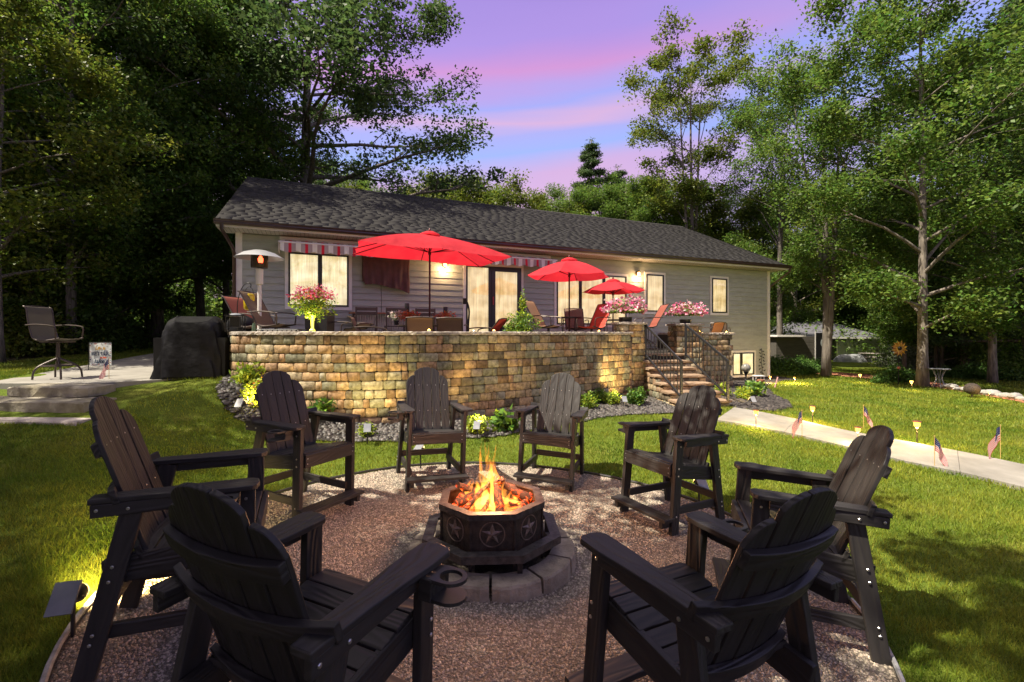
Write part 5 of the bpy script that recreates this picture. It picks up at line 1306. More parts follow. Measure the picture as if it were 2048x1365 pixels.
M_slat = mat('brown_slat', (.04,.028,.024), (.07,.05,.042), scale=6, rough=.5)
for i, (px, lab) in enumerate(((732,'leftmost of the three dark slatted bar chairs at the wood-topped bar'), (791,'middle one of the three dark slatted bar chairs at the wood-topped bar'), (848,'rightmost of the three dark slatted bar chairs at the wood-topped bar'))):
    Y = 12.1 + i*.35; t = thing('bar_chair', lab, 'bar chair', pp(px, Y), R(20), 'slatted bar chairs')
    for s in (-1, 1):
        for y, h in ((-.22, 1.20), (.22, .74)): mb = MB(); mb.box((s*.25, y, h/2), (.04, .04, h)); part('leg', mb, M_slat, t)
        mb = MB(); mb.box((s*.25, 0, .98), (.045, .46, .03)); part('armrest', mb, M_slat, t); mb = MB(); mb.box((s*.25, 0, .3), (.03, .40, .03)); part('stretcher', mb, M_slat, t)
    for z in (1.16, 1.05): mb = MB(); mb.box((0, -.225, z-.01), (.46, .025, .085)); part('back_slat', mb, M_slat, t)
    for y in (-.15, -.03, .09, .2): mb = MB(); mb.box((0, y, .72), (.46, .10, .022)); part('seat_slat', mb, M_slat, t)
M_woodtop = mat('bar_wood', (.26,.10,.045), (.36,.16,.08), scale=6, rough=.5, stretch=(.2,3,3)); M_corr = mat('corrugated_metal', (.35,.34,.32), (.5,.49,.47), scale=5, rough=.35, metal=.6)
def bar():
    x0 = pp(703, 12.7); x1 = pp(842, 13.7); c = Vector(x0); d = Vector(x1)-c; L = d.length; t = thing('bar_table', 'outdoor bar with a reddish wooden top and a corrugated metal front', 'bar table', x0, math.atan2(d.y, d.x))
    mb = MB(); mb.b2((0,-.25,1.07),(L,.35,1.11)); part('table_top', mb, M_woodtop, t)
    mb = MB(); n = int(L/.035); rows = [[(.05+(L-.1)*i/n, -.12+.014*math.cos(math.pi*i), z) for i in range(n+1)] for z in (.02, 1.07)]; mb.grid(rows); part('front_panel', mb, M_corr, t)
    for x in (.03, L-.03): mb = MB(); mb.box((x, -.12, .53), (.07,.07,1.07)); part('post', mb, M_slat, t)
bar()
def table(name, lab, loc, r, h, kind='round', top=None):
    t = thing(name, lab, 'table', loc); mb = MB(); mb.lathe([(r-.01, h-.03), (r, h-.02), (r, h)], 28); part('table_top', mb, top or M_tube, t, True)
    for k in range(4): a = R(45+90*k); mb = MB(); mb.tube([(r*.75*math.cos(a), r*.75*math.sin(a), h-.03), (r*.6*math.cos(a), r*.6*math.sin(a), h*.4), (r*.8*math.cos(a), r*.8*math.sin(a), 0)], .016, 6); part('leg', mb, M_tube, t, True)
table('dining_table', 'round dark patio table around the pole of the big red umbrella', (-1.86, 10.62, PZ), .72, .72)
table('patio_table', 'tall round dark patio table around the pole of the second umbrella', (P(1138.5,520,12.8).x, 12.8, PZ), .36, .98)
table('patio_table', 'tall table under the smallest umbrella behind the left planter', (P(1226,562,15.2).x, 15.2, PZ), .5, .98)
# ------------------------------------------------------------------ leafy things
def leaf_quads(P_, size, r, up=.35, asp=.55, droop=0):
    n = len(P_); d = r.normal(size=(n, 3)); d[:, 2] = d[:, 2]*(.7) - droop; d /= np.linalg.norm(d, axis=1, keepdims=True)
    u = r.normal(size=(n, 3)); u[:, 2] += up*3; s = np.cross(d, u); s /= np.linalg.norm(s, axis=1, keepdims=True) + 1e-9
    L = (size * r.uniform(.6, 1.3, n))[:, None]; nrm = np.cross(s, d)
    V = np.empty((n, 4, 3)); V[:, 0] = P_; V[:, 1] = P_ + d*L*.5 + s*L*asp/2 + nrm*L*.08; V[:, 2] = P_ + d*L; V[:, 3] = P_ + d*L*.5 - s*L*asp/2 + nrm*L*.08
    return V.reshape(-1, 3), np.arange(n*4).reshape(-1, 4)
def leafmat(nm, c1, c2, hue=.02, rnd_=.45, tr=.32, rough=.5): return mat(nm, c1, c2, scale=.9, rough=rough, rand=rnd_, island=True, hue=hue, trans=tr, spec=.35)
L_bright = leafmat('bright_leaf', (.10,.20,.02), (.20,.30,.03)); L_lime = leafmat('lime_leaf', (.24,.32,.02), (.38,.42,.04)); L_mid = leafmat('mid_leaf', (.05,.12,.02), (.09,.18,.03)); L_dk = leafmat('deep_leaf', (.02,.055,.015), (.04,.09,.02))
F_pink = leafmat('pink_petal', (.62,.16,.30), (.75,.36,.48), .02, .3); F_mag = leafmat('magenta_petal', (.42,.02,.12), (.62,.10,.24)); F_wht = leafmat('white_petal', (.65,.55,.52), (.75,.68,.64)); F_org = leafmat('orange_petal', (.50,.12,.02), (.55,.22,.05)); F_red = leafmat('red_petal', (.45,.02,.02), (.6,.07,.04))
def bush(name, n, rad, size, mats, weights, seed, dome=.0, center=(0,0,0), asp=.55, shell=.55, topmat=None, top_from=0, parent=None, droop=0, jag=.18):
    r = np.random.RandomState(seed); d = r.normal(size=(n, 3)); d /= np.linalg.norm(d, axis=1, keepdims=True)
    if dome: d[:, 2] = np.abs(d[:, 2])*dome + d[:, 2]*(1-dome)
    q = r.uniform(0, 1, n)**(1-shell*.8); lob = 1 + jag*np.sin(d[:, 0]*5+seed)*np.cos(d[:, 1]*4+seed*2) + jag*.7*np.sin(d[:, 2]*7+d[:, 0]*6)
    p = d*(q*lob)[:, None]*np.array(rad)[None] + np.array(center)[None]
    V, F = leaf_quads(p, size, r, asp=asp, droop=droop); w = np.array(weights, float); w /= w.sum(); mi = r.choice(len(weights), n, p=w)
    if topmat is not None:
        hi = (d[:, 2]*q) > top_from; k = hi & (r.uniform(0, 1, n) < topmat[1]); mi[k] = r.choice(topmat[0], k.sum())
    return link(name, fast_mesh(name, V, F, mats, mi), parent)
def plant(name, lab, cat, loc, n, rad, size, mats, weights, seed, grp=None, stem=True, **k):
    t = thing(name, lab, cat, loc, 0, grp); bush('foliage', n, rad, size, mats, weights, seed, center=k.pop('center', (0, 0, rad[2]*.9)), parent=t, **k)
    if stem:
        mb = MB(); r = random.Random(seed)
        for i in range(7): a = i*2.4; mb.tube([(0,0,0), (rad[0]*.3*math.cos(a), rad[1]*.3*math.sin(a), rad[2]*.6), (rad[0]*.6*math.cos(a), rad[1]*.6*math.sin(a), rad[2]*1.2)], [.012,.008,.004], 5)
        part('stem', mb, M_pole, t)
    return t
M_pot = mat('black_pot', (.015,.014,.016), rough=.4); M_terra = mat('terracotta', (.24,.09,.04), (.32,.13,.07), scale=12, rough=.8)
for i, (px, Y, lab) in enumerate(((1251, 11.72, 'bowl of pink and white petunias overflowing on the left stone pillar'), (1371, 13.55, 'bowl of pink and white petunias overflowing on the right stone pillar'))):
    x = (px-1024)*Y/FPX; t = thing('flower_planter', lab, 'planter', (x, Y, 1.992), 0, 'planters of pink flowers on the stone pillars')
    mb = MB(); mb.lathe([(.10, 0), (.15, .05), (.17, .18), (.16, .185), (.13, .17)], 14); part('pot', mb, M_pot, t, True)
    bush('foliage', 2600, (.50, .42, .30), .055, [L_bright, L_lime, L_mid], [4, 1, 3], 80+i, center=(0, 0, .33), parent=t, dome=.5)
    bush('flower', 950, (.55, .47, .34), .078, [F_pink, F_mag, F_wht], [5, 1.5, 2.4], 90+i, center=(0, 0, .34), parent=t, asp=.95, shell=.95, dome=.6)
    if i: bush('trailing_stem', 260, (.12, .10, .24), .03, [F_wht, L_mid], [2, 2], 99, center=(-.40, -.10, -.10), parent=t)
# lit vase plant and tall dark planter
X = P(625, 663, 8.15); t = thing('lit_flower_vase', 'glowing yellow glass vase holding a bunch of red and green leaves on the coping', 'vase', (X.x, 8.15, CAPZ))
mb = MB(); mb.lathe([(.045, 0), (.05, .02), (.022, .06), (.028, .18), (.05, .29), (.045, .29)], 14); part('vase', mb, mat('lit_glass', (.7,.75,.12), rough=.2, emit=(.85,.75,.08), estr=.45), t, True)
bush('foliage', 1500, (.34, .28, .26), .05, [L_lime, L_bright, L_mid], [4, 3, 1], 101, center=(0, 0, .44), parent=t, topmat=([3, 4], .55), top_from=.15) if False else None
bush('foliage', 1900, (.36, .28, .27), .05, [L_lime, L_bright, L_mid], [4, 3, 1], 101, center=(0, 0, .46), parent=t)
bush('flower', 620, (.38, .30, .24), .062, [F_mag, F_red, F_pink], [4, 2, 2], 102, center=(0, 0, .56), parent=t, dome=.9, shell=.9, asp=.4)
lamp('vase_lamp', 'POINT', (0, -.16, .22), 3.5, (1, .85, .3), t, .03)
X = P(640, 660, 9.2); t = thing('tall_planter', 'tall square dark planter standing behind the glowing vase', 'planter', (X.x, 9.2, PZ)); mb = MB(); mb.box((0,0,.47), (.40,.36,.94), taper=1.08); part('pot', mb, M_pot, t); mb = MB(); mb.box((0,0,.93), (.36,.32,.02)); part('soil', mb, M_dark, t)
X = P(1040, 660, 9.9); t = thing('fern_planter', 'bright green fern with one tall shoot in a pot behind the wall coping', 'planter', (X.x, 9.9, PZ)); mb = MB(); mb.lathe([(.13,0),(.19,.34),(.17,.34)], 14); part('pot', mb, M_pot, t, True)
bush('foliage', 2600, (.36, .32, .40), .075, [L_bright, L_mid, L_lime], [4, 3, 1.5], 110, center=(0, 0, .62), parent=t, droop=.5, asp=.35); bush('shoot', 260, (.07, .07, .34), .07, [L_bright, L_lime], [3, 2], 111, center=(.06, 0, 1.12), parent=t, asp=.45)
for px, Y, lab, f, sd in ((818, 10.3, 'orange leafy centrepiece on the dining table, left of the umbrella pole', F_org, 120), (890, 10.5, 'orange leafy centrepiece on the dining table, right of the umbrella pole', F_org, 121), (793, 10.45, 'small white flower pot on the dining table by the left centrepiece', F_wht, 122)):
    X = P(px, 640, Y); t = thing('table_plant', lab, 'plant', (X.x, Y, PZ+.72), 0, 'plants on the dining table'); mb = MB(); mb.lathe([(.05,0),(.065,.10),(.055,.10)], 12); part('pot', mb, M_pot, t, True)
    bush('foliage', 420, (.24 if sd < 122 else .15, .16, .12), .07, [f, F_red if sd < 122 else L_mid, L_mid], [5, 2, 1], sd, center=(0, 0, .19), parent=t, asp=.25)
M_cyl = mat('black_cylinder', (.012,.011,.011), rough=.3)
for px, Y, lab in ((814, 12.95, 'black cylinder speaker on the bar, behind the left centrepiece'), (891, 13.6, 'black cylinder speaker standing behind the right centrepiece')):
    X = P(px, 627, Y); mb = MB(); mb.lathe([(.06,0),(.065,.01),(.065,.235),(.06,.25)], 16); t = part('speaker', mb, M_cyl, None, True); t.location = (X.x, Y, PZ+1.112 if px < 850 else PZ+1.05); tag(t, lab, 'speaker', 'black cylinder speakers')
X = P(891, 660, 13.6); mb = MB(); mb.box((0,0,.51),(.3,.3,1.02)); mb.box((0,0,1.035),(.42,.36,.03)); o = part('side_cabinet', mb, M_slat, None, bevel=.005); o.location = (X.x, 13.6, PZ); tag(o, 'slim dark cabinet by the wall carrying a black cylinder speaker', 'cabinet')
def heater():
    X = P(519, 660, 8.95); t = thing('patio_heater', 'mushroom-shaped patio heater with a glowing burner under a wide silver dome', 'patio heater', (X.x, X.y, PZ)); M_al = mat('brushed_aluminium', (.55,.56,.58), rough=.35, metal=.7)
    mb = MB(); mb.lathe([(.001, .12), (.12, .11), (.28, .06), (.42, -.03), (.43, -.035), (.28, .045), (.12, .095), (.001, .105)], 28, (0,0,2.0), cap=False); part('dome', mb, M_al, t, True)
    mb = MB(); mb.lathe([(.145, 1.78), (.15, 1.80), (.15, 2.04), (.13, 2.06)], 20); part('burner', mb, mat('burner_mesh', (.10,.07,.04), (.02,.015,.01), scale=60, rough=.4, metal=.6), t, True)
    mb = MB(); mb.lathe([(.04, 1.86), (.05, 1.93), (.02, 2.0)], 12, (.075,-.105,0)); part('glow', mb, emis('burner_glow', (1,.08,.03), 3), t, True)
    mb = MB(); mb.lathe([(.03, 1.45), (.065, 1.47), (.068, 1.76), (.02, 1.78)], 14); part('collar', mb, M_trim, t, True)
    mb = MB(); mb.cyl((0,0,.5),(0,0,1.5), .036, n=12); part('pole', mb, M_trim, t, True); mb = MB(); mb.lathe([(.24,0),(.23,.06),(.2,.50),(.05,.53)], 20); part('tank_housing', mb, M_trim, t, True)
heater()
def small_items():
    X = P(471, 662, 8.45); t = thing('garden_lantern', 'black box lantern with a domed solar top at the left end of the coping', 'lantern', (X.x, 8.45, CAPZ), R(20)); s = .13
    for a in (-1, 1):
        for b in (-1, 1): mb = MB(); mb.box((a*s, b*s, .14), (.016,.016,.28)); part('post', mb, M_iron, t)
    mb = MB(); mb.box((0,0,.012),(.29,.29,.022)); mb.box((0,0,.085),(.27,.27,.012)); part('base', mb, M_iron, t); mb = MB(); mb.box((0,0,.285),(.30,.30,.02)); part('lid', mb, M_iron, t)
    mb = MB(); mb.lathe([(.10,.296),(.07,.325),(.001,.335)], 14); part('solar_dome', mb, M_solar, t, True); mb = MB(); mb.box((0,.0,.18),(.15,.15,.17)); part('candle_box', mb, M_iron, t)
    H = P(487, 640, 9.0); t = thing('shepherd_hook', 'curled black shepherd hook rising behind the left chairs', 'hook', (H.x, 9.0, PZ)); 
    pts = [(-.10,0,0),(-.12,0,.9),(-.10,0,1.2),(-.02,0,1.42),(.08,0,1.50),(.14,0,1.47),(.13,0,1.41),(.09,0,1.42)]; mb = MB(); mb.tube(catmull(pts, 4), .008, 6); part('rod', mb, M_iron, t, True)
    t = thing('hanging_lantern', 'yellow jar lantern with a wire handle hanging from the shepherd hook', 'lantern', (H.x+.11, 9.0, PZ+.98)); mb = MB(); mb.lathe([(.07,0),(.095,.03),(.10,.24),(.085,.30),(.06,.31)], 16); part('jar', mb, mat('yellow_jar', (.50,.36,.01), rough=.3), t, True)
    mb = MB(); mb.tube(catmull([(-.085,0,.30),(-.06,0,.40),(0,0,.45),(.06,0,.40),(.085,0,.30)], 4), .004, 5); part('handle', mb, M_iron, t)
    for k in range(3): mb = MB(); mb.tube([(.01+k*.02,-.099,.26),(.02+k*.02,-.099,.21)], .005, 4); part('mark', mb, M_iron, t)
    X = P(508, 662, 8.2); mb = MB(); mb.lathe([(.03,0),(.035,.02),(.035,.10),(.022,.13),(.022,.15)], 12); o = part('glass_jar', mb, mat('green_jar', (.06,.09,.06), rough=.15), None, True); o.location = (X.x, 8.2, CAPZ); tag(o, 'small dark green jar standing on the coping beside the lantern', 'jar')
    X = P(565, 662, 8.5); t = thing('fire_grate', 'low black wire basket with blackened wood behind the coping', 'basket', (X.x, 8.5, PZ+.46)); 
    for k in range(9): mb = MB(); mb.tube(catmull([(-.34+k*.085,-.2,.14),(-.34+k*.085,-.1,.02),(-.34+k*.085,.1,.02),(-.34+k*.085,.2,.14)], 3), .007, 5); part('wire', mb, M_iron, t)
    mb = MB(); mb.tube([(-.36,-.2,.14),(.36,-.2,.14),(.36,.2,.14),(-.36,.2,.14),(-.36,-.2,.14)], .009, 5); part('rim', mb, M_iron, t)
    for k, y in enumerate((-.09,.03,.1)): mb = MB(); mb.tube([(-.28,y,.10),(.27,y+.04,.11)], .04, 7); part('log', mb, M_slat, t)
    mb = MB(); mb.box((0,0,-.24),(.7,.36,.44)); part('stand', mb, M_pot, t)
    X = P(935, 655, 11.2); t = thing('door_stand', 'black curved metal stand beside the glass door', 'stand', (X.x, 11.2, PZ)); mb = MB(); mb.tube(catmull([(.02,0,0),(.02,0,.7),(.04,0,1.05),(.0,0,1.25),(-.05,0,1.32)], 4), .022, 7); part('pole', mb, M_iron, t, True); mb = MB(); mb.box((-.06,0,1.30),(.09,.05,.14)); part('head', mb, M_iron, t); mb = MB(); mb.lathe([(.2,0),(.2,.03),(.02,.05)], 14); part('base', mb, M_iron, t)
    wl = M_amber2
    for px, Y, lab in ((622, 7.95, 'tea light on the coping in front of the glowing vase'), (858, 8.35, 'tea light on the coping before the tan sling chair'), (988, 9.05, 'tea light on the coping below the glass door'), (1198, 10.85, 'tea light on the coping left of the left stone pillar'), (1400, 13.85, 'tea light on the short wall beside the right pillar'), (1453, 14.1, 'tea light at the far end of the short wall')):
        X = P(px, 662, Y); z = CAPZ if px < 1300 else 1.797; t = thing('tea_light', lab, 'candle', (X.x, Y, z), 0, 'tea lights on the copings'); mb = MB(); mb.lathe([(.03,0),(.035,.022),(.03,.022)], 12); part('cup', mb, M_solar, t, True)
        mb = MB(); mb.lathe([(.026,.0225),(.02,.034),(.001,.045)], 10, cap=False); part('flame', mb, wl, t, True); lamp('tea_lamp', 'POINT', (0,0,.09), 1.4 if px < 1300 else 5, (1,.66,.28), t, .03)
small_items()
# grill under its cover, bar chair, banner
M_tarp = mat('black_cover', (.0025,.0025,.003), (.006,.006,.007), scale=5, rough=.55, bump=1.5, bscale=7, spec=.22)
def grill():
    X = ground_at(392, 752); X.z = 1.0; t = thing('covered_grill', 'gas grill under a loose black cover on the concrete walk', 'grill', X, R(12)); rows = []; n = 60
    for j in range(17):
        v = j/16; z = .02 + 1.06*v; row = []
        k = 1 - .34*v + .02*v*v
        if v > .93: k *= 1 - (v-.93)*4
        for i in range(n):
            a = 2*math.pi*i/n; c, s = math.cos(a), math.sin(a); e = .55; fold = 1 + (.075*(1-v)**.7+.008)*math.sin(a*9+3*v)*(.6+.4*math.sin(a*2+v*4)) + .01*math.sin(v*16+a*6) + .03*(1-v)*math.sin(a*17+1) + .02*math.sin(a*4+v*9)
            x = .58*k*math.copysign(abs(c)**e, c)*fold; y = .36*(1-.18*v)*math.copysign(abs(s)**e, s)*fold; zz = z - (.12*max(0, -y/.3)*v if v > .8 else 0) + .02*math.sin(a*3)*(1-v); row.append((x, y, zz))
        rows.append(row)
    mb = MB(); mb.grid(rows, True); mb.add(rows[-1], [tuple(range(n))]); part('cover', mb, M_tarp, t, True)
    mb = MB(); mb.b2((-.55,-.24,.0),(.55,.24,.7)); part('cart', mb, M_iron, t)
    X2 = ground_at(428, 744); X2.z = 1.0; X2 = X2 + Vector((.10, .75, 0)); t2 = thing('covered_smoker', 'second rounded shape under a black cover behind the grill', 'grill', X2, R(8)); rows = []
    for j in range(12):
        v = j/11; row = []
        for i in range(36):
            a = 2*math.pi*i/36; k = (1-.25*v) if v < .8 else (1-.2)*math.sqrt(max(.02, 1-((v-.8)/.2)**2)); row.append((.36*k*math.cos(a)*(1+.03*math.sin(a*7)), .30*k*math.sin(a), .02 + 1.16*v))
        rows.append(row)
    mb = MB(); mb.grid(rows, True); part('cover', mb, M_tarp, t2, True)
    X3 = X2 + Vector((-.30, .1, 0)); t3 = thing('post_box', 'short black post with a white face standing behind the covered grill', 'post', (X3.x, X3.y+.4, 1.0)); mb = MB(); mb.box((0,0,.65),(.10,.08,1.30)); part('post', mb, M_iron, t3); mb = MB(); mb.box((-.055,-.045,1.15),(.05,.01,.30)); part('face', mb, M_trim, t3)
grill()
o = sling_chair('bar_chair', 'grey sling swivel bar chair alone on the concrete above the slab steps', (P(116, 757, 8.08).x, 8.08, 1.0), -82, M_gry, .66, .56, None, 'swivel', w=.55, lean=.02)
o.scale = (.94, .86, 1.0)
def banner():
    g = ground_at(201, 741); t = thing('garden_banner', 'small printed garden banner about life at the lake, on a thin stand at the walk', 'garden banner', g, R(4)); Y = g.y; k = Y/FPX; w = 41*k; h = 45*k; zb = CAMZ + (HZ-731)*k - g.z
    mb = MB(); mb.tube([(-w/2-.02,0,0),(-w/2-.02,0,zb+h+.01),(w/2,0,zb+h+.01)], .006, 5); part('stand', mb, M_iron, t)
    mb = MB(); mb.grid([[(-w/2 + w*i/8, .004*math.sin(i*1.1), zb + h*j) for i in range(9)] for j in (0, 1)]); part('cloth', mb, mat('banner_cloth', (.50,.54,.52), (.60,.62,.60), scale=10, rough=.8), t)
    for txt, sz, x, z, c, sh in (('Life is', .16, 0, .70, (.42,.22,.03), .2), ('BETTER', .20, 0, .44, (.02,.03,.07), 0), ('at the', .10, .14, .31, (.55,.08,.03), 0), ('lake', .24, -.05, .10, (.03,.05,.09), .3)):
        cu = bpy.data.curves.new('lettering', 'FONT'); cu.body = txt; cu.size = sz*h/.9; cu.align_x = 'CENTER'; cu.extrude = .001; cu.shear = sh; cu.offset = .003; cu.materials.append(mat('ink_' + txt.split()[0].lower(), c, rough=.8))
        tmp = bpy.data.objects.new('tmp', cu); COL.objects.link(tmp); dg = bpy.context.evaluated_depsgraph_get(); me = bpy.data.meshes.new_from_object(tmp.evaluated_get(dg)); bpy.data.objects.remove(tmp)
        o = link('lettering', me, t); o.location = (x*w, -.008, zb + z*h); o.rotation_euler = (R(90), 0, 0)
    mb = MB(); r = random.Random(4); 
    for i in range(34):
        e = r.choice(((r.uniform(-.46,.46), r.choice((.04,.95))), (r.choice((-.46,.46)), r.uniform(.05,.95)))); mb.mi = i % 2
        mb.box((e[0]*w, -.007, zb + e[1]*h), (.014,.002,.014))
    stuff(part('dot', mb, [M_fr, M_fb], t))
banner()
# shrubs in the beds
def shrub(px, py, s, mats, wts, seed, lab, n=900, size=.07, asp=.6, flat=.8):
    g = ground_at(px, py); plant('garden_shrub', lab, 'shrub', g, n, (s, s, s*flat), size, mats, wts, seed, 'shrubs in the beds', asp=asp, jag=.25)
shrub(505, 775, .26, [L_lime, L_bright], [3, 2], 201, 'bright lime fern by the left end of the block wall', 900, .12, .3)
shrub(522, 812, .28, [L_lime, F_org], [6, .3], 202, 'yellow-green leafy shrub just behind the back-left chair', 1300, .06)
shrub(733, 874, .14, [L_lime, L_bright], [3, 2], 203, 'small lime shrub behind the spotlight on the pebbles', 420, .05)
shrub(952, 868, .20, [L_lime, L_bright], [4, 1], 204, 'round yellow-green shrub between the two front-facing chairs', 1100, .05)
shrub(1010, 862, .22, [L_mid, L_bright], [3, 2], 205, 'broad-leaved green hosta left of the grey-lit chair', 330, .14, .6, .7)
shrub(645, 838, .22, [L_mid, L_bright], [3, 2], 211, 'green fern growing at the wall beside the back-left chair arm', 330, .13, .35)
shrub(1176, 818, .21, [L_bright, L_lime], [3, 2], 206, 'green shrub with pale tips at the right of the grey-lit chair', 800, .06)
shrub(1196, 806, .20, [L_bright, L_mid], [3, 2], 212, 'leafy green shrub, second from the left in the row before the steps', 700, .06)
shrub(1224, 810, .19, [L_lime, L_bright], [3, 3], 207, 'rounded lime shrub, third in the row before the steps', 900, .05)
shrub(1272, 810, .24, [L_mid, L_bright], [4, 2], 208, 'dark green shrub at the left foot of the stone steps', 800, .07)
shrub(1486, 799, .20, [L_lime, L_bright], [4, 2], 209, 'rounded lime shrub at the right foot of the stone steps', 900, .05)
shrub(1508, 792, .25, [L_bright, L_mid], [4, 2], 210, 'broad-leaved bright green hosta right of the lime shrub', 500, .11)
shrub(1444, 792, .20, [L_lime, L_bright], [3, 3], 213, 'lime leafy plant showing through the right railing', 600, .07)
X = ground_at(1492, 778); t = thing('gazing_ball', 'mottled grey gazing ball on a dark twisted stand before the basement window', 'garden ornament', X); mb = MB(); mb.ball((0,0,.62), .13, 18, 12); part('ball', mb, mat('mottled_glass', (.10,.10,.09), (.30,.29,.25), scale=18, rough=.3), t, True)
mb = MB(); mb.lathe([(.10,0),(.03,.03),(.02,.2),(.05,.25),(.02,.3),(.03,.44),(.09,.50)], 12); part('stand', mb, M_iron, t, True)
X = ground_at(1517, 773); t = thing('plant_stool', 'small white stool behind the terracotta pot at the house corner', 'stool', X)
for a in (-1,1):
    for b in (-1,1): mb = MB(); mb.box((a*.13,b*.1,.17),(.022,.022,.34)); part('leg', mb, M_trim, t)
mb = MB(); mb.box((0,0,.35),(.32,.26,.025)); part('seat', mb, M_trim, t)
o = part('flower_pot', (lambda m: (m.lathe([(.07,0),(.12,.20),(.13,.21),(.13,.25),(.11,.25)], 14), m)[1])(MB()), M_terra, None, True); o.location = X + Vector((-.10,-.30,0)); tag(o, 'terracotta pot standing in front of the white stool', 'pot')
mb = MB(); mb.tube([(0,0,.0),(.10,0,.34)], .022, 6); o = part('hose_stub', mb, mat('pink_pipe', (.5,.28,.25), rough=.6), None, True); o.location = X + Vector((.35,-.35,0)); tag(o, 'short pink pipe slanting out of the bed at the house corner', 'pipe')
# ------------------------------------------------------------------ trees
M_bark = mat('bark', (.07,.058,.047), (.22,.19,.155), scale=5, rough=.95, bump=3, bscale=9, stretch=(3,3,.5), rand=.15)
M_bark2 = mat('grey_bark', (.075,.065,.052), (.17,.15,.125), scale=4, rough=.95, bump=2.5, bscale=7, stretch=(3,3,.4), rand=.12)
T_dk = leafmat('woodland_leaf', (.085,.16,.024), (.15,.235,.04), .025, .5, .55); T_md = leafmat('maple_leaf', (.075,.145,.022), (.14,.215,.036), .03, .5, .5); T_ok = leafmat('oak_leaf', (.045,.09,.024), (.085,.135,.038), .02, .5, .42); T_pn = leafmat('pine_needle', (.045,.09,.032), (.10,.155,.045), .02, .45, .3)
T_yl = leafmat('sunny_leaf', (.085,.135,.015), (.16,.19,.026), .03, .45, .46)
def tree_mesh(seed, H, base, rad, tr, nleaf, leaf, form='oval', lean=0, fork=False, clus=.62, limbs=26, bark=None, lm=None, flat=.8):
    r = np.random.RandomState(seed); wood = MB(); tips = []
    def trunk(x, y, lx, ly, h, r0, z0=0):
        pts = []; rs = []; n = 12
        for i in range(n+1):
            t = i/n; pts.append(Vector((x + lx*t*h*.1 + .12*math.sin(seed+t*5)*t, y + ly*t*h*.1 + .12*math.cos(seed*2+t*4)*t, z0 + (h-z0)*t))); rs.append(max(.015, r0*(1-t*.88)*(1+.5*max(0, .06-t)*8)))
        wood.tube(pts, rs, 9); return pts, rs
    stems = [trunk(0, 0, lean, 0, H*.93, tr)]
    if fork: p0 = stems[0][0][3]; stems = [trunk(0,0,lean-.6,0,H*.9,tr*.8), trunk(p0.x,p0.y,lean+.9,.3,H*.93,tr*.62,p0.z)]
    for si, (pts, rs) in enumerate(stems):
        for k in range(limbs // len(stems)):
            t = (k+.5)/(limbs//len(stems)); z = base + (H*.9-base)*t; i = min(11, max(0, int(np.searchsorted([p.z for p in pts], z))-1)); p = pts[i].lerp(pts[i+1], max(0, min(1, (z-pts[i].z)/(pts[i+1].z-pts[i].z)))) if i+1 < len(pts) else pts[i]
            if form == 'oval': R_ = rad*(.35+.65*math.sin(math.pi*min(1, .16+.80*t)))
            elif form == 'dome': R_ = rad*math.sqrt(max(.05, 1-(max(0, t-.25)/.80)**2))
            elif form == 'cone': R_ = rad*(1.02-t*.93)
            else: R_ = rad*(.25+.75*math.sin(math.pi*min(1, .05+.85*t)))
            az = k*2.399+seed + r.uniform(-.4, .4); L = R_*r.uniform(.72, 1.12)
            up = {'oval': r.uniform(.25, .9), 'dome': r.uniform(.05, .7), 'cone': r.uniform(-.10, .22), 'vase': r.uniform(.8, 1.5)}[form]
            d = Vector((math.cos(az), math.sin(az), 0)); q = []; nseg = 6
            for j in range(nseg+1):
                u = j/nseg; q.append(p + d*(L*u) + Vector((r.uniform(-.05,.05)*L*u, r.uniform(-.05,.05)*L*u, L*up*u*(1-.3*u))))
            r0 = min(rs[min(i, len(rs)-1)]*.5, .02+L*.018); wood.tube(q, [max(.008, r0*(1-.85*j/nseg)) for j in range(nseg+1)], 5, False)
            ns = 7 if form != 'cone' else 9
            for m in range(ns):
                u = r.uniform(.25, 1.0); j = min(nseg-1, int(u*nseg)); b = q[j].lerp(q[j+1], u*nseg-j); a2 = az + r.choice([-1, 1])*r.uniform(.4, 1.4); l2 = L*r.uniform(.18, .42)*(1.25-u*.6)
                e = b + Vector((math.cos(a2)*l2, math.sin(a2)*l2, l2*(r.uniform(-.1, .7) if form != 'cone' else r.uniform(-.1,.2)))); wood.tube([b, (b+e)/2 + Vector((0,0,l2*.08)), e], [max(.006, r0*.3), .006, .004], 4, False)
                tips.append((e, u)); tips.append(((b+e)/2, u))
            tips.append((q[-1], 1)); 
        tips.append((pts[-1], 1)); tips.append((pts[-2], 1))
    C = np.array([tuple(t[0]) for t in tips]); n = nleaf; w = r.uniform(.25, 1.6, len(C))**1.5; w /= w.sum(); ci = r.choice(len(C), n, p=w); rad_c = clus*r.uniform(.6, 1.35, len(C))
    g = r.normal(size=(n, 3)); g /= np.linalg.norm(g, axis=1, keepdims=True); q = r.uniform(0, 1, n)**.45
    Pn = C[ci] + g*(q*rad_c[ci])[:, None]*np.array([1, 1, flat])
    V, F = leaf_quads(Pn, leaf, r, up=.7 if form != 'cone' else .3, asp=.62 if form != 'cone' else .22)
    wm = wood.mesh('trunk', bark or M_bark, True); cm = fast_mesh('crown', V, F, lm or T_dk); return wm, cm
print('building trees')
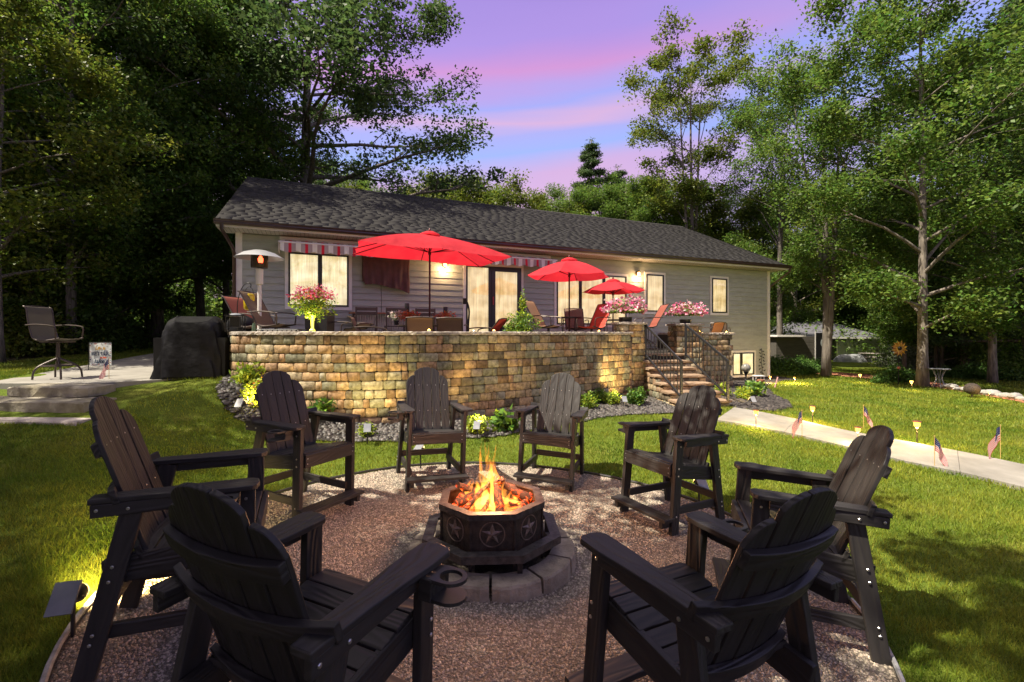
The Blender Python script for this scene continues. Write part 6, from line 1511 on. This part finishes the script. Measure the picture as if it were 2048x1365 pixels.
TM = {
 'oak': tree_mesh(3, 20, 5.5, 8.2, .42, 62000, .20, 'dome', clus=.85, limbs=40, lm=T_ok),
 'leafy': tree_mesh(5, 16, 2.6, 4.6, .20, 48000, .145, 'oval', clus=.86, limbs=30, lm=T_dk),
 'leafy2': tree_mesh(8, 17, 2.2, 4.4, .19, 48000, .145, 'oval', lean=.5, clus=.84, limbs=30, lm=T_dk),
 'maple': tree_mesh(11, 16, 1.9, 4.5, .17, 62000, .135, 'oval', clus=.74, limbs=32, lm=T_md, bark=M_bark, flat=.75),
 'sparse': tree_mesh(14, 22, 9, 4.6, .20, 27000, .19, 'vase', fork=True, clus=.62, limbs=34, lm=T_yl, bark=M_bark),
 'airy': tree_mesh(17, 17, 3.2, 4.1, .21, 40000, .14, 'vase', fork=True, clus=.72, limbs=30, lm=T_md, bark=M_bark2),
 'pine': tree_mesh(21, 18, 1.5, 4.0, .26, 42000, .26, 'cone', clus=.50, limbs=54, lm=T_pn, flat=.35),
 'young': tree_mesh(28, 9.5, .6, 3.3, .12, 24000, .15, 'oval', clus=.66, limbs=30, lm=T_md, flat=.7),
 'sunny': tree_mesh(25, 12, 2.0, 3.8, .18, 26000, .17, 'oval', clus=.75, limbs=26, lm=T_yl),
}
def shrub_mesh(seed, n, rad, leaf, lm):
    r = np.random.RandomState(seed); k = 34; C = r.normal(size=(k, 3)); C /= np.linalg.norm(C, axis=1, keepdims=True); C *= r.uniform(.3, 1, k)[:, None]*np.array(rad); C[:, 2] = np.abs(C[:, 2])
    ci = r.randint(0, k, n); P_ = C[ci] + r.normal(size=(n, 3))*.22*rad[0]; P_[:, 2] = np.abs(P_[:, 2])*.95 + .02; V, F = leaf_quads(P_, leaf, r, up=.5); cm = fast_mesh('crown', V, F, lm)
    mb = MB(); 
    for i in range(10): c = C[i]; mb.tube([(0,0,0), (c[0]*.4, c[1]*.4, c[2]*.6), tuple(c)], [.03,.02,.008], 5, False)
    return mb.mesh('trunk', M_bark, True), cm
SH = {'under': shrub_mesh(31, 9000, (1.6,1.6,2.0), .13, T_dk), 'undery': shrub_mesh(33, 9000, (1.6,1.6,1.6), .13, T_yl), 'grey': shrub_mesh(35, 8000, (1.5,1.5,1.3), .12, leafmat('silver_leaf', (.09,.11,.07), (.18,.20,.14), .02, .5, .2)),
      'weed': shrub_mesh(37, 2600, (.55,.45,.6), .10, L_mid)}
def tree(kind, x, y, s=1, rot=0, lab='', name=None, cat='tree', group=None, sz=None, z=None):
    wm, cm = (TM.get(kind) or SH.get(kind)); t = thing(name or 'tree', lab, cat, (x, y, (gz(x, y) if z is None else z) - .05), rot, group); t.scale = (s, s, sz or s)
    link('trunk', wm, t); link('crown', cm, t); return t
def tpx(px, Y): return (px-1024)*Y/FPX
# marked trees
tree('oak', tpx(612, 23.5), 23.5, 1.0, 1.2, 'great dark oak behind the left end of the roof, reaching far into the sky', 'oak_tree')
tree('sparse', tpx(1385, 33), 33, 1.02, .5, 'tall slender tree with thin airy crown standing alone behind the right roof slope', 'maple_tree')
tree('airy', tpx(1652, 20.8), 20.8, .86, 2.2, 'fork-trunked tree on the lawn edge right of the house corner', 'maple_tree')
tree('airy', tpx(1560, 30), 30, .98, 4.1, 'thin-crowned tree between the lone slender tree and the forked one', 'maple_tree')
tree('maple', tpx(1845, 16.9), 16.9, 1.0, .3, 'straight maple with leaves low on its trunk, in the red mulch border', 'maple_tree')
tree('pine', tpx(2060, 20), 20, 1.05, 0, 'big dark pine at the right edge of the photo', 'pine_tree')
tree('pine', tpx(1180, 40), 40, 1.08, .8, 'spiky pine poking above the middle of the roof line', 'pine_tree')
tree('pine', tpx(1235, 44), 44, 1.05, 2.1, 'second spiky pine just right of the one over the roof line', 'pine_tree')
tree('leafy2', tpx(150, 17), 17, 1.02, .4, 'thick pale trunk leaning right at the front of the left wood', 'tree', sz=1.05)
tree('leafy', tpx(318, 20), 20, .95, 2.4, 'crooked pale trunk near the covered grill at the edge of the wood', 'tree')
tree('leafy2', tpx(405, 22), 22, 1.1, 3.3, 'straight slim trunk nearest the left corner of the house', 'tree')
r = random.Random(17)
# the wood left of the lawn
n = 0
for y in (14, 19.5):
    xb = -12.8 - (y-11)*.12; x = xb - 1.5
    while x > -1.15*y - 6:
        k = r.choice(('leafy','leafy2','leafy','maple')); 
        tree(k, x + r.uniform(-.8,.8), y + r.uniform(-1.2,1.2), r.uniform(.8,1.1), r.uniform(0,6.28), 'leafy tree in the dark wood left of the house', 'tree', group='trees of the left wood', sz=r.uniform(.85,1.15)); x -= 3.9; n += 1
for x, y, k, s in ((-14,23,'maple',1.0),(-12.6,11.5,'sunny',.75)):
    tree(k, x, y, s, r.uniform(0,6.28), 'leafy tree in the dark wood left of the house', 'tree', group='trees of the left wood')
for i in range(26):
    y = r.uniform(13.5, 26); x = -13.6 - (y-11)*.20 - r.uniform(0, .62*y - 3)
    tree(r.choice(('under','under','undery')), x, y, r.uniform(.6,1.15), r.uniform(0,6.28), 'leafy understory bush among the trunks of the left wood', 'bush', 'bush', 'understory bushes of the left wood')
for i in range(20):
    y = r.uniform(12.5, 24); x = -13.9 - (y-11)*.16 - r.uniform(0, 1)**1.3*(.70*y - 4)
    if abs(x/y - (150-1024)/FPX) < .055 and y < 17.5 or abs(x/y - (318-1024)/FPX) < .03 and y < 20.5: continue
    tree('young', x, y, r.uniform(.65,1.1), r.uniform(0,6.28), 'young leafy tree filling the gaps between the trunks of the left wood', 'tree', group='young trees of the left wood')
for i in range(44):
    a = i/43*math.pi*1.25 - .4; d = r.uniform(36, 44) if .25*math.pi < a < .75*math.pi else r.uniform(32, 40); x = d*1.15*math.cos(a); y = 8 + d*math.sin(a)
    if (3 < x < 10 and y < 36) or (24 < x < 37 and y < 44): continue
    tree(r.choice(('under','undery')), x, y, r.uniform(1.7,2.5), r.uniform(0,6.28), 'large leafy bush in the far wood around the clearing', 'bush', 'bush', 'bushes of the far wood')
# low trees behind the roof
for i, (px, Y, k, s, lab) in enumerate(((720,36,'sunny',.98,'sunlit tree top just right of the great oak'),(780,40,'leafy',.80,'rounded tree top over the roof, left of the gap'),(835,37,'sunny',1.02,'low tree top over the roof left of centre'),(905,38,'sunny',1.18,'broad bumpy tree top over the middle of the roof'),(960,39,'leafy',.82,'tree top right of the broad one over the roof'),(1005,37,'sunny',1.08,'lacy tree top over the roof at the middle'),(1065,42,'pine',.76,'small pine top over the roof right of the middle'),(1105,39,'sunny',1.1,'small tree left of the spiky pine'),(1140,38,'leafy',.86,'dark rounded tree behind the small one left of the pine'),(1212,41,'leafy2',.95,'dense tree between the two spiky pines'),(1250,38,'maple',.92,'maple right of the two spiky pines'),(1310,43,'leafy',1.0,'dense tree left of the lone slender tree'),(1375,44,'leafy2',.85,'dark tree behind the stems of the slender tree'),(1280,40,'leafy',.92,'dense tree right of the pines'),(1335,38,'sunny',1.25,'bright tree at the foot of the lone slender tree'),(1430,39,'leafy',.88,'dark tree right of the slender tree, low'),(1480,35,'sunny',1.05,'yellow-green tree above the right roof slope'),(1530,36,'leafy2',.82,'dark tree over the right roof corner'))):
    tree(k, tpx(px, Y), Y, s, i*1.7, lab, 'pine_tree' if k == 'pine' else 'tree', group='trees behind the roof')
# right side wood
for i, (px, Y, k, s, lab) in enumerate(((1590,48,'sunny',1.45,'yellow-green tree right of the house corner'),(1640,50,'leafy',1.1,'dark tree behind the forked trunk'),(1700,50,'maple',1.3,'maple between the forked tree and the straight one'),(1800,47,'leafy2',1.15,'tall leafy tree left of the straight maple'),(1800,50,'pine',1.2,'pine behind the straight maple'),(1930,24,'maple',1.05,'leafy maple right of the straight one'),(1890,33,'leafy',1.1,'dense tree behind the bird table'),(2000,29,'pine',1.15,'dark pine behind the white stones'),(1985,18.5,'maple',.85,'maple with low branches at the right edge'),(2120,24,'pine',1.2,'pine leaning in from beyond the right edge'),(1740,56,'leafy',1.2,'far tree behind the garage'),(1860,48,'leafy2',1.05,'far tree behind the picnic table'))):
    tree(k, tpx(px, Y), Y, s, i*2.3, lab, 'pine_tree' if k == 'pine' else 'tree', group='trees of the right wood')
for i, (px, Y, k, s) in enumerate(((1850,36,'grey',1.3),(1840,30,'under',1.2),(1700,46,'under',2.4),(1620,46,'under',2.6),(1780,46,'under',2.4),(1565,48,'under',2.6),(1660,52,'undery',2.8),(1740,52,'under',2.8),(1600,54,'under',2.8),(1820,30,'grey',1.2),(1880,27,'grey',1.3),(1950,26,'grey',1.2),(2010,24,'grey',1.1),(1905,34,'under',1.3),(1990,33,'under',1.4),(2060,20,'under',1.0),(2090,28,'undery',1.2)  ,(1930,30,'under',1.6),(2030,30,'under',1.7))):
    tree(k, tpx(px, Y), Y, s, i*1.1, 'grey-green bush at the back of the right lawn' if k == 'grey' else 'green bush at the back of the right lawn', 'bush', 'bush', 'bushes behind the right lawn')
for i in range(22):
    px = 1548 + i*6.5 if i < 14 else 1760 + (i-14)*34; Y = r.uniform(20.8, 23.5) if i < 14 else r.uniform(17.5, 21)
    tree('weed', tpx(px, Y), Y, r.uniform(.6, 1.25), r.uniform(0,6), 'knee-high leafy weed growing along the far lawn edge', 'weed_plant', 'plant', 'weeds along the far lawn edge')
for i in range(20):
    px = 1560 + (i % 10)*56 + r.uniform(-15,15); Y = r.uniform(24, 29) if i < 10 else r.uniform(33, 40)
    if px < 1800: Y = 52 + i*.4
    tree('young', tpx(px, Y), Y, r.uniform(.7,1.05) if i < 10 else r.uniform(1,1.35), r.uniform(0,6.28), 'young leafy tree under the taller ones of the right wood', 'tree', group='young trees of the right wood')
# far wood all round the clearing
i = 0
for (x0, y0, x1, y1, m) in ((-60,52,70,56,30),(-44,-6,-40,40,10),(44,0,52,48,11),(-30,40,-4,44,7)):
    for k in range(m):
        t_ = (k+.5)/m; x = x0+(x1-x0)*t_ + r.uniform(-1.2,1.2); y = y0+(y1-y0)*t_ + r.uniform(-1.5,1.5); kd = r.choice(('leafy','leafy2','maple','pine'))
        tree(kd, x, y, r.uniform(.8,1.0), r.uniform(0,6.28), 'tree of the far wood around the clearing', 'pine_tree' if kd == 'pine' else 'tree', group='trees of the far wood', sz=r.uniform(.75, .95) if y > 45 else None)
# trees beside and behind the camera that shade the near lawn
for x, y, k, s in ((-7.6,-1.6,'leafy',.9),(-12.2,1.2,'maple',.9),(-4.6,-3.6,'leafy2',.95),(-9.0,-5.0,'leafy',.95),(-2.0,-2.3,'oak',.68)):
    tree(k, x, y, s, r.uniform(0,6.28), 'tree beside the clearing throwing shade on the near lawn', 'tree', group='shade trees near the camera')
# near oak spray poking in at the upper left
def oak_spray():
    t = thing('oak_twig', 'near oak twig with lobed yellow-green leaves poking in at the upper left edge', 'twig', (-1.36, 1.18, 2.30))
    mb = MB(); mb.tube([(-.6,.05,.16),(-.2,.02,.04),(.02,0,0)], [.006,.004,.002], 6); part('stem', mb, M_bark, t)
    lob = [(0,0),(.012,.006),(.02,.022),(.03,.012),(.042,.014),(.055,.036),(.064,.014),(.078,.013),(.092,.028),(.098,.010),(.118,.0)]
    lm = mat('near_leaf', (.16,.22,.01), (.24,.30,.02), scale=30, rough=.4, trans=.4)
    for i, (x, z, a, s) in enumerate(((-.03,.01,-.5,1.0),(-.06,.02,.5,.9),(-.02,-.01,-1.0,.9),(-.12,.03,-.8,1),(-.18,.05,.6,1),(-.1,.02,1.2,.8))):
        q = [(u*s, v*s) for u, v in lob] + [(u*s, -v*s) for u, v in reversed(lob[1:-1])]; M = Matrix.Translation((x,-.01*i,z)) @ Matrix.Rotation(-a, 4, 'Y') @ Matrix.Rotation(R(70), 4, 'X'); mb = MB(); mb.prism(q, 0, .0006, M); part('leaf', mb, lm, t)
oak_spray()
# ------------------------------------------------------------------ things at the far right
M_metal = mat('grey_cladding', (.30,.31,.31), (.38,.39,.39), scale=4, rough=.5); M_mroof = mat('metal_roof', (.09,.09,.105), (.13,.13,.15), scale=3, rough=.5); M_dkw = mat('dark_boards', (.05,.045,.038), (.09,.08,.065), scale=9, rough=.85, stretch=(.3,1,3))
def garage():
    Y = 33.0; g = ground_at(1717, 722); Y = g.y; k = Y/FPX; x0 = (1673-1024)*k; x1 = (1760-1024)*k; z0 = g.z; h = 47*k
    t = thing('garage', 'pale metal-clad garage with a grey roof beyond the far lawn', 'garage', (x0, Y, z0)); W = x1-x0
    mb = MB(); mb.b2((0,0,-.2),(W,7,h)); part('wall', mb, M_metal, t)
    n = int(W/.16)
    for i in range(n): mb = MB(); mb.b2((i*W/n+.005,-.025,0),(i*W/n+.05,0,h-.05)); part('wall_rib', mb, M_metal, t)
    for x in (-.02, W-.1): mb = MB(); mb.b2((x,-.04,0),(x+.12,-.026,h)); part('corner_board', mb, M_trim, t)
    mb = MB(); o = .35; a = 3.6; mb.add([(-o-4.4,-o,h),(W+o,-o,h),(W+o,7+o,h),(-o-4.4,7+o,h),(-2.0,3.5,h+1.5),(W-2.2,3.5,h+1.5)], [(0,1,5,4),(1,2,5),(2,3,4,5),(3,0,4),(3,2,1,0)]); part('roof', mb, M_mroof, t)
    mb = MB(); mb.b2((-o-4.4,-o-.03,h-.12),(W+o,-o,h)); part('fascia', mb, M_trim, t)
    Y2 = ground_at(1600, 738).y + 2.2; k = Y2/FPX; t = thing('dark_shed', 'dark timber shed with a door and oval window left of the forked trunk', 'shed', ((1552-1024)*k, Y2, gz((1552-1024)*k, Y2))); W = (1662-1552)*k; h = 62*k*.95
    mb = MB(); mb.b2((0,0,-.2),(W,3,h)); part('wall', mb, M_dkw, t); nb = int(h/.2)
    for i in range(nb): mb = MB(); mb.b2((.0,-.03,i*.2),(W*.70,-.001,i*.2+.185)); part('board', mb, M_dkw, t)
    mb = MB(); mb.b2((-.2,-.5,h),(W*.45,3.2,h+.10)); part('roof', mb, M_trim, t); 
    d = bpy.data.objects.new('door', None); COL.objects.link(d); d.parent = t; d.location = (W*.72,-.02,0); mb = MB(); mb.b2((0,-.04,0),(.85,0,1.95)); part('door_leaf', mb, M_iron, d); mb = MB(); mb.lathe([(.001,0),(.2,.0),(.2,.02),(.001,.02)], 20); o = part('oval_window', mb, mat('frosted_oval', (.25,.27,.26), rough=.3), d); o.rotation_euler = (R(90),0,0); o.location = (.42,-.041,1.35); o.scale = (.8,1.3,1)
    mb = MB(); mb.b2((W*.70,-.05,0),(W*.715,-.03,2.02)); part('door_frame', mb, M_trim, t)
garage()
def yard_items():
    g = ground_at(1797, 768); k = g.y/FPX; t = thing('sun_spinner', 'orange and yellow metal sunflower spinner on a tall pole in the mulch border', 'garden ornament', g); H = (768-697)*k; mb = MB(); mb.cyl((0,0,0),(0,0,H), .014, n=6); part('pole', mb, M_iron, t)
    my = mat('yellow_metal', (.50,.28,.03), rough=.4); mo = mat('orange_metal', (.42,.12,.02), rough=.4)
    for i in range(24):
        a = 2*math.pi*i/24; L = (17 if i % 2 else 14)*k; c, s = math.cos(a), math.sin(a); mb = MB(); w = .028; y = -.03-.01*(i % 2); mb.add([(c*.06-s*w,y,H+s*.06+c*w),(c*.06+s*w,y,H+s*.06-c*w),(c*L*.6+s*w*1.3,y-.02,H+s*L*.6-c*w*1.3),(c*L,y,H+s*L),(c*L*.6-s*w*1.3,y-.02,H+s*L*.6+c*w*1.3)], [(0,1,2,3,4)]); part('petal', mb, my if i % 2 else mo, t)
    mb = MB(); mb.ball((0,-.05,H), .075, 12, 8); part('hub', mb, M_iron, t, True); mb = MB(); mb.ball((.02,0,H*.45), .06, 10, 7); part('bead', mb, mat('red_bead', (.3,.1,.06), rough=.3), t, True)
    g = ground_at(1878, 776); k = g.y/FPX; t = thing('wire_table', 'round-topped wire garden table beside the straight maple', 'garden table', g); H = 38*k; mb = MB(); mb.lathe([(17*k,H-.02),(18*k,H),(17*k,H+.01)], 20); part('table_top', mb, M_solar, t, True)
    for i in range(6): a = 2*math.pi*i/6; mb = MB(); mb.tube(catmull([(12*k*math.cos(a),12*k*math.sin(a),0),(5*k*math.cos(a),5*k*math.sin(a),H*.5),(11*k*math.cos(a),11*k*math.sin(a),H-.02)], 4), .010, 5); part('leg', mb, M_solar, t)
    g = ground_at(1944, 795); k = g.y/FPX; t = thing('woven_orb', 'brown woven ball ornament on a short stand by the white stones', 'garden ornament', g); mb = MB(); mb.ball((0,0,17*k), 12*k, 16, 11, (1.1,1.1,.95), .04); part('ball', mb, mat('rusty_weave', (.02,.014,.010), (.07,.05,.035), scale=30, rough=.8, bump=3, bscale=40), t, True); mb = MB(); mb.cyl((0,0,0),(0,0,5*k), .03, n=6); part('stand', mb, M_iron, t)
    mw = mat('old_wood', (.06,.045,.03), (.13,.10,.07), scale=6, rough=.9, stretch=(3,3,.4))
    for px, yb, yt, lab in ((1809,752,708,'weathered wooden post behind the sunflower spinner'),(1872,748,692,'weathered wooden post with a dark box on top, behind the wire table')):
        g = ground_at(px, yb-3); k = g.y/FPX; t = thing('wooden_post', lab, 'post', g, 0, 'wooden posts in the far yard'); mb = MB(); mb.cyl((0,0,0),(0,0,(yb-yt)*k), .09, .085, 9); part('post', mb, mw, t, True)
        if px > 1850: mb = MB(); mb.box((-.35,0,(yb-yt)*k+.24),(1.3,.5,.44)); part('box', mb, M_iron, t)
    g = ground_at(1732, 724); k = g.y/FPX; t = thing('picnic_table', 'grey weathered picnic table before the garage', 'picnic table', (tpx(1748, g.y-1), g.y-1, gz(tpx(1748, g.y-1), g.y-1)), R(-8)); 
    for i in range(5): mb = MB(); mb.box((0,-.32+i*.16,.74),(2.0,.145,.04)); part('top_board', mb, M_lime_pink, t)
    for y in (-.75,.75): mb = MB(); mb.box((0,y,.44),(2.0,.28,.04)); part('bench', mb, M_lime_pink, t)
    for x in (-.8,.8):
        for s in (-1,1): mb = MB(); mb.tube([(x,s*.62,0),(x,s*.25,.72)], .04, 4); part('leg', mb, mw, t)
        mb = MB(); mb.box((x,0,.40),(.05,1.6,.09)); part('crossbar', mb, mw, t)
    xx = tpx(1705, g.y-.5); rows = []
    for j in range(8):
        v = j/7; rows.append([((1.5*(1-v*v*.5))*math.cos(2*math.pi*i/40)*(1+.05*math.sin(i*2.3)), .8*(1-v*.6)*math.sin(2*math.pi*i/40)*(1+.06*math.sin(i*3.1)), .62*math.sin(v*1.5)+.02*math.sin(i)) for i in range(40)])
    mb = MB(); mb.grid(rows, True); mb.add(rows[-1], [tuple(range(40))]); o = part('tarp_heap', mb, mat('silver_tarp', (.24,.25,.27), (.38,.39,.41), scale=3, rough=.45), None, True); o.location = (xx, g.y-.5, gz(xx, g.y-.5)); tag(o, 'low heap under a crumpled silver tarp beside the picnic table', 'tarp')
yard_items()
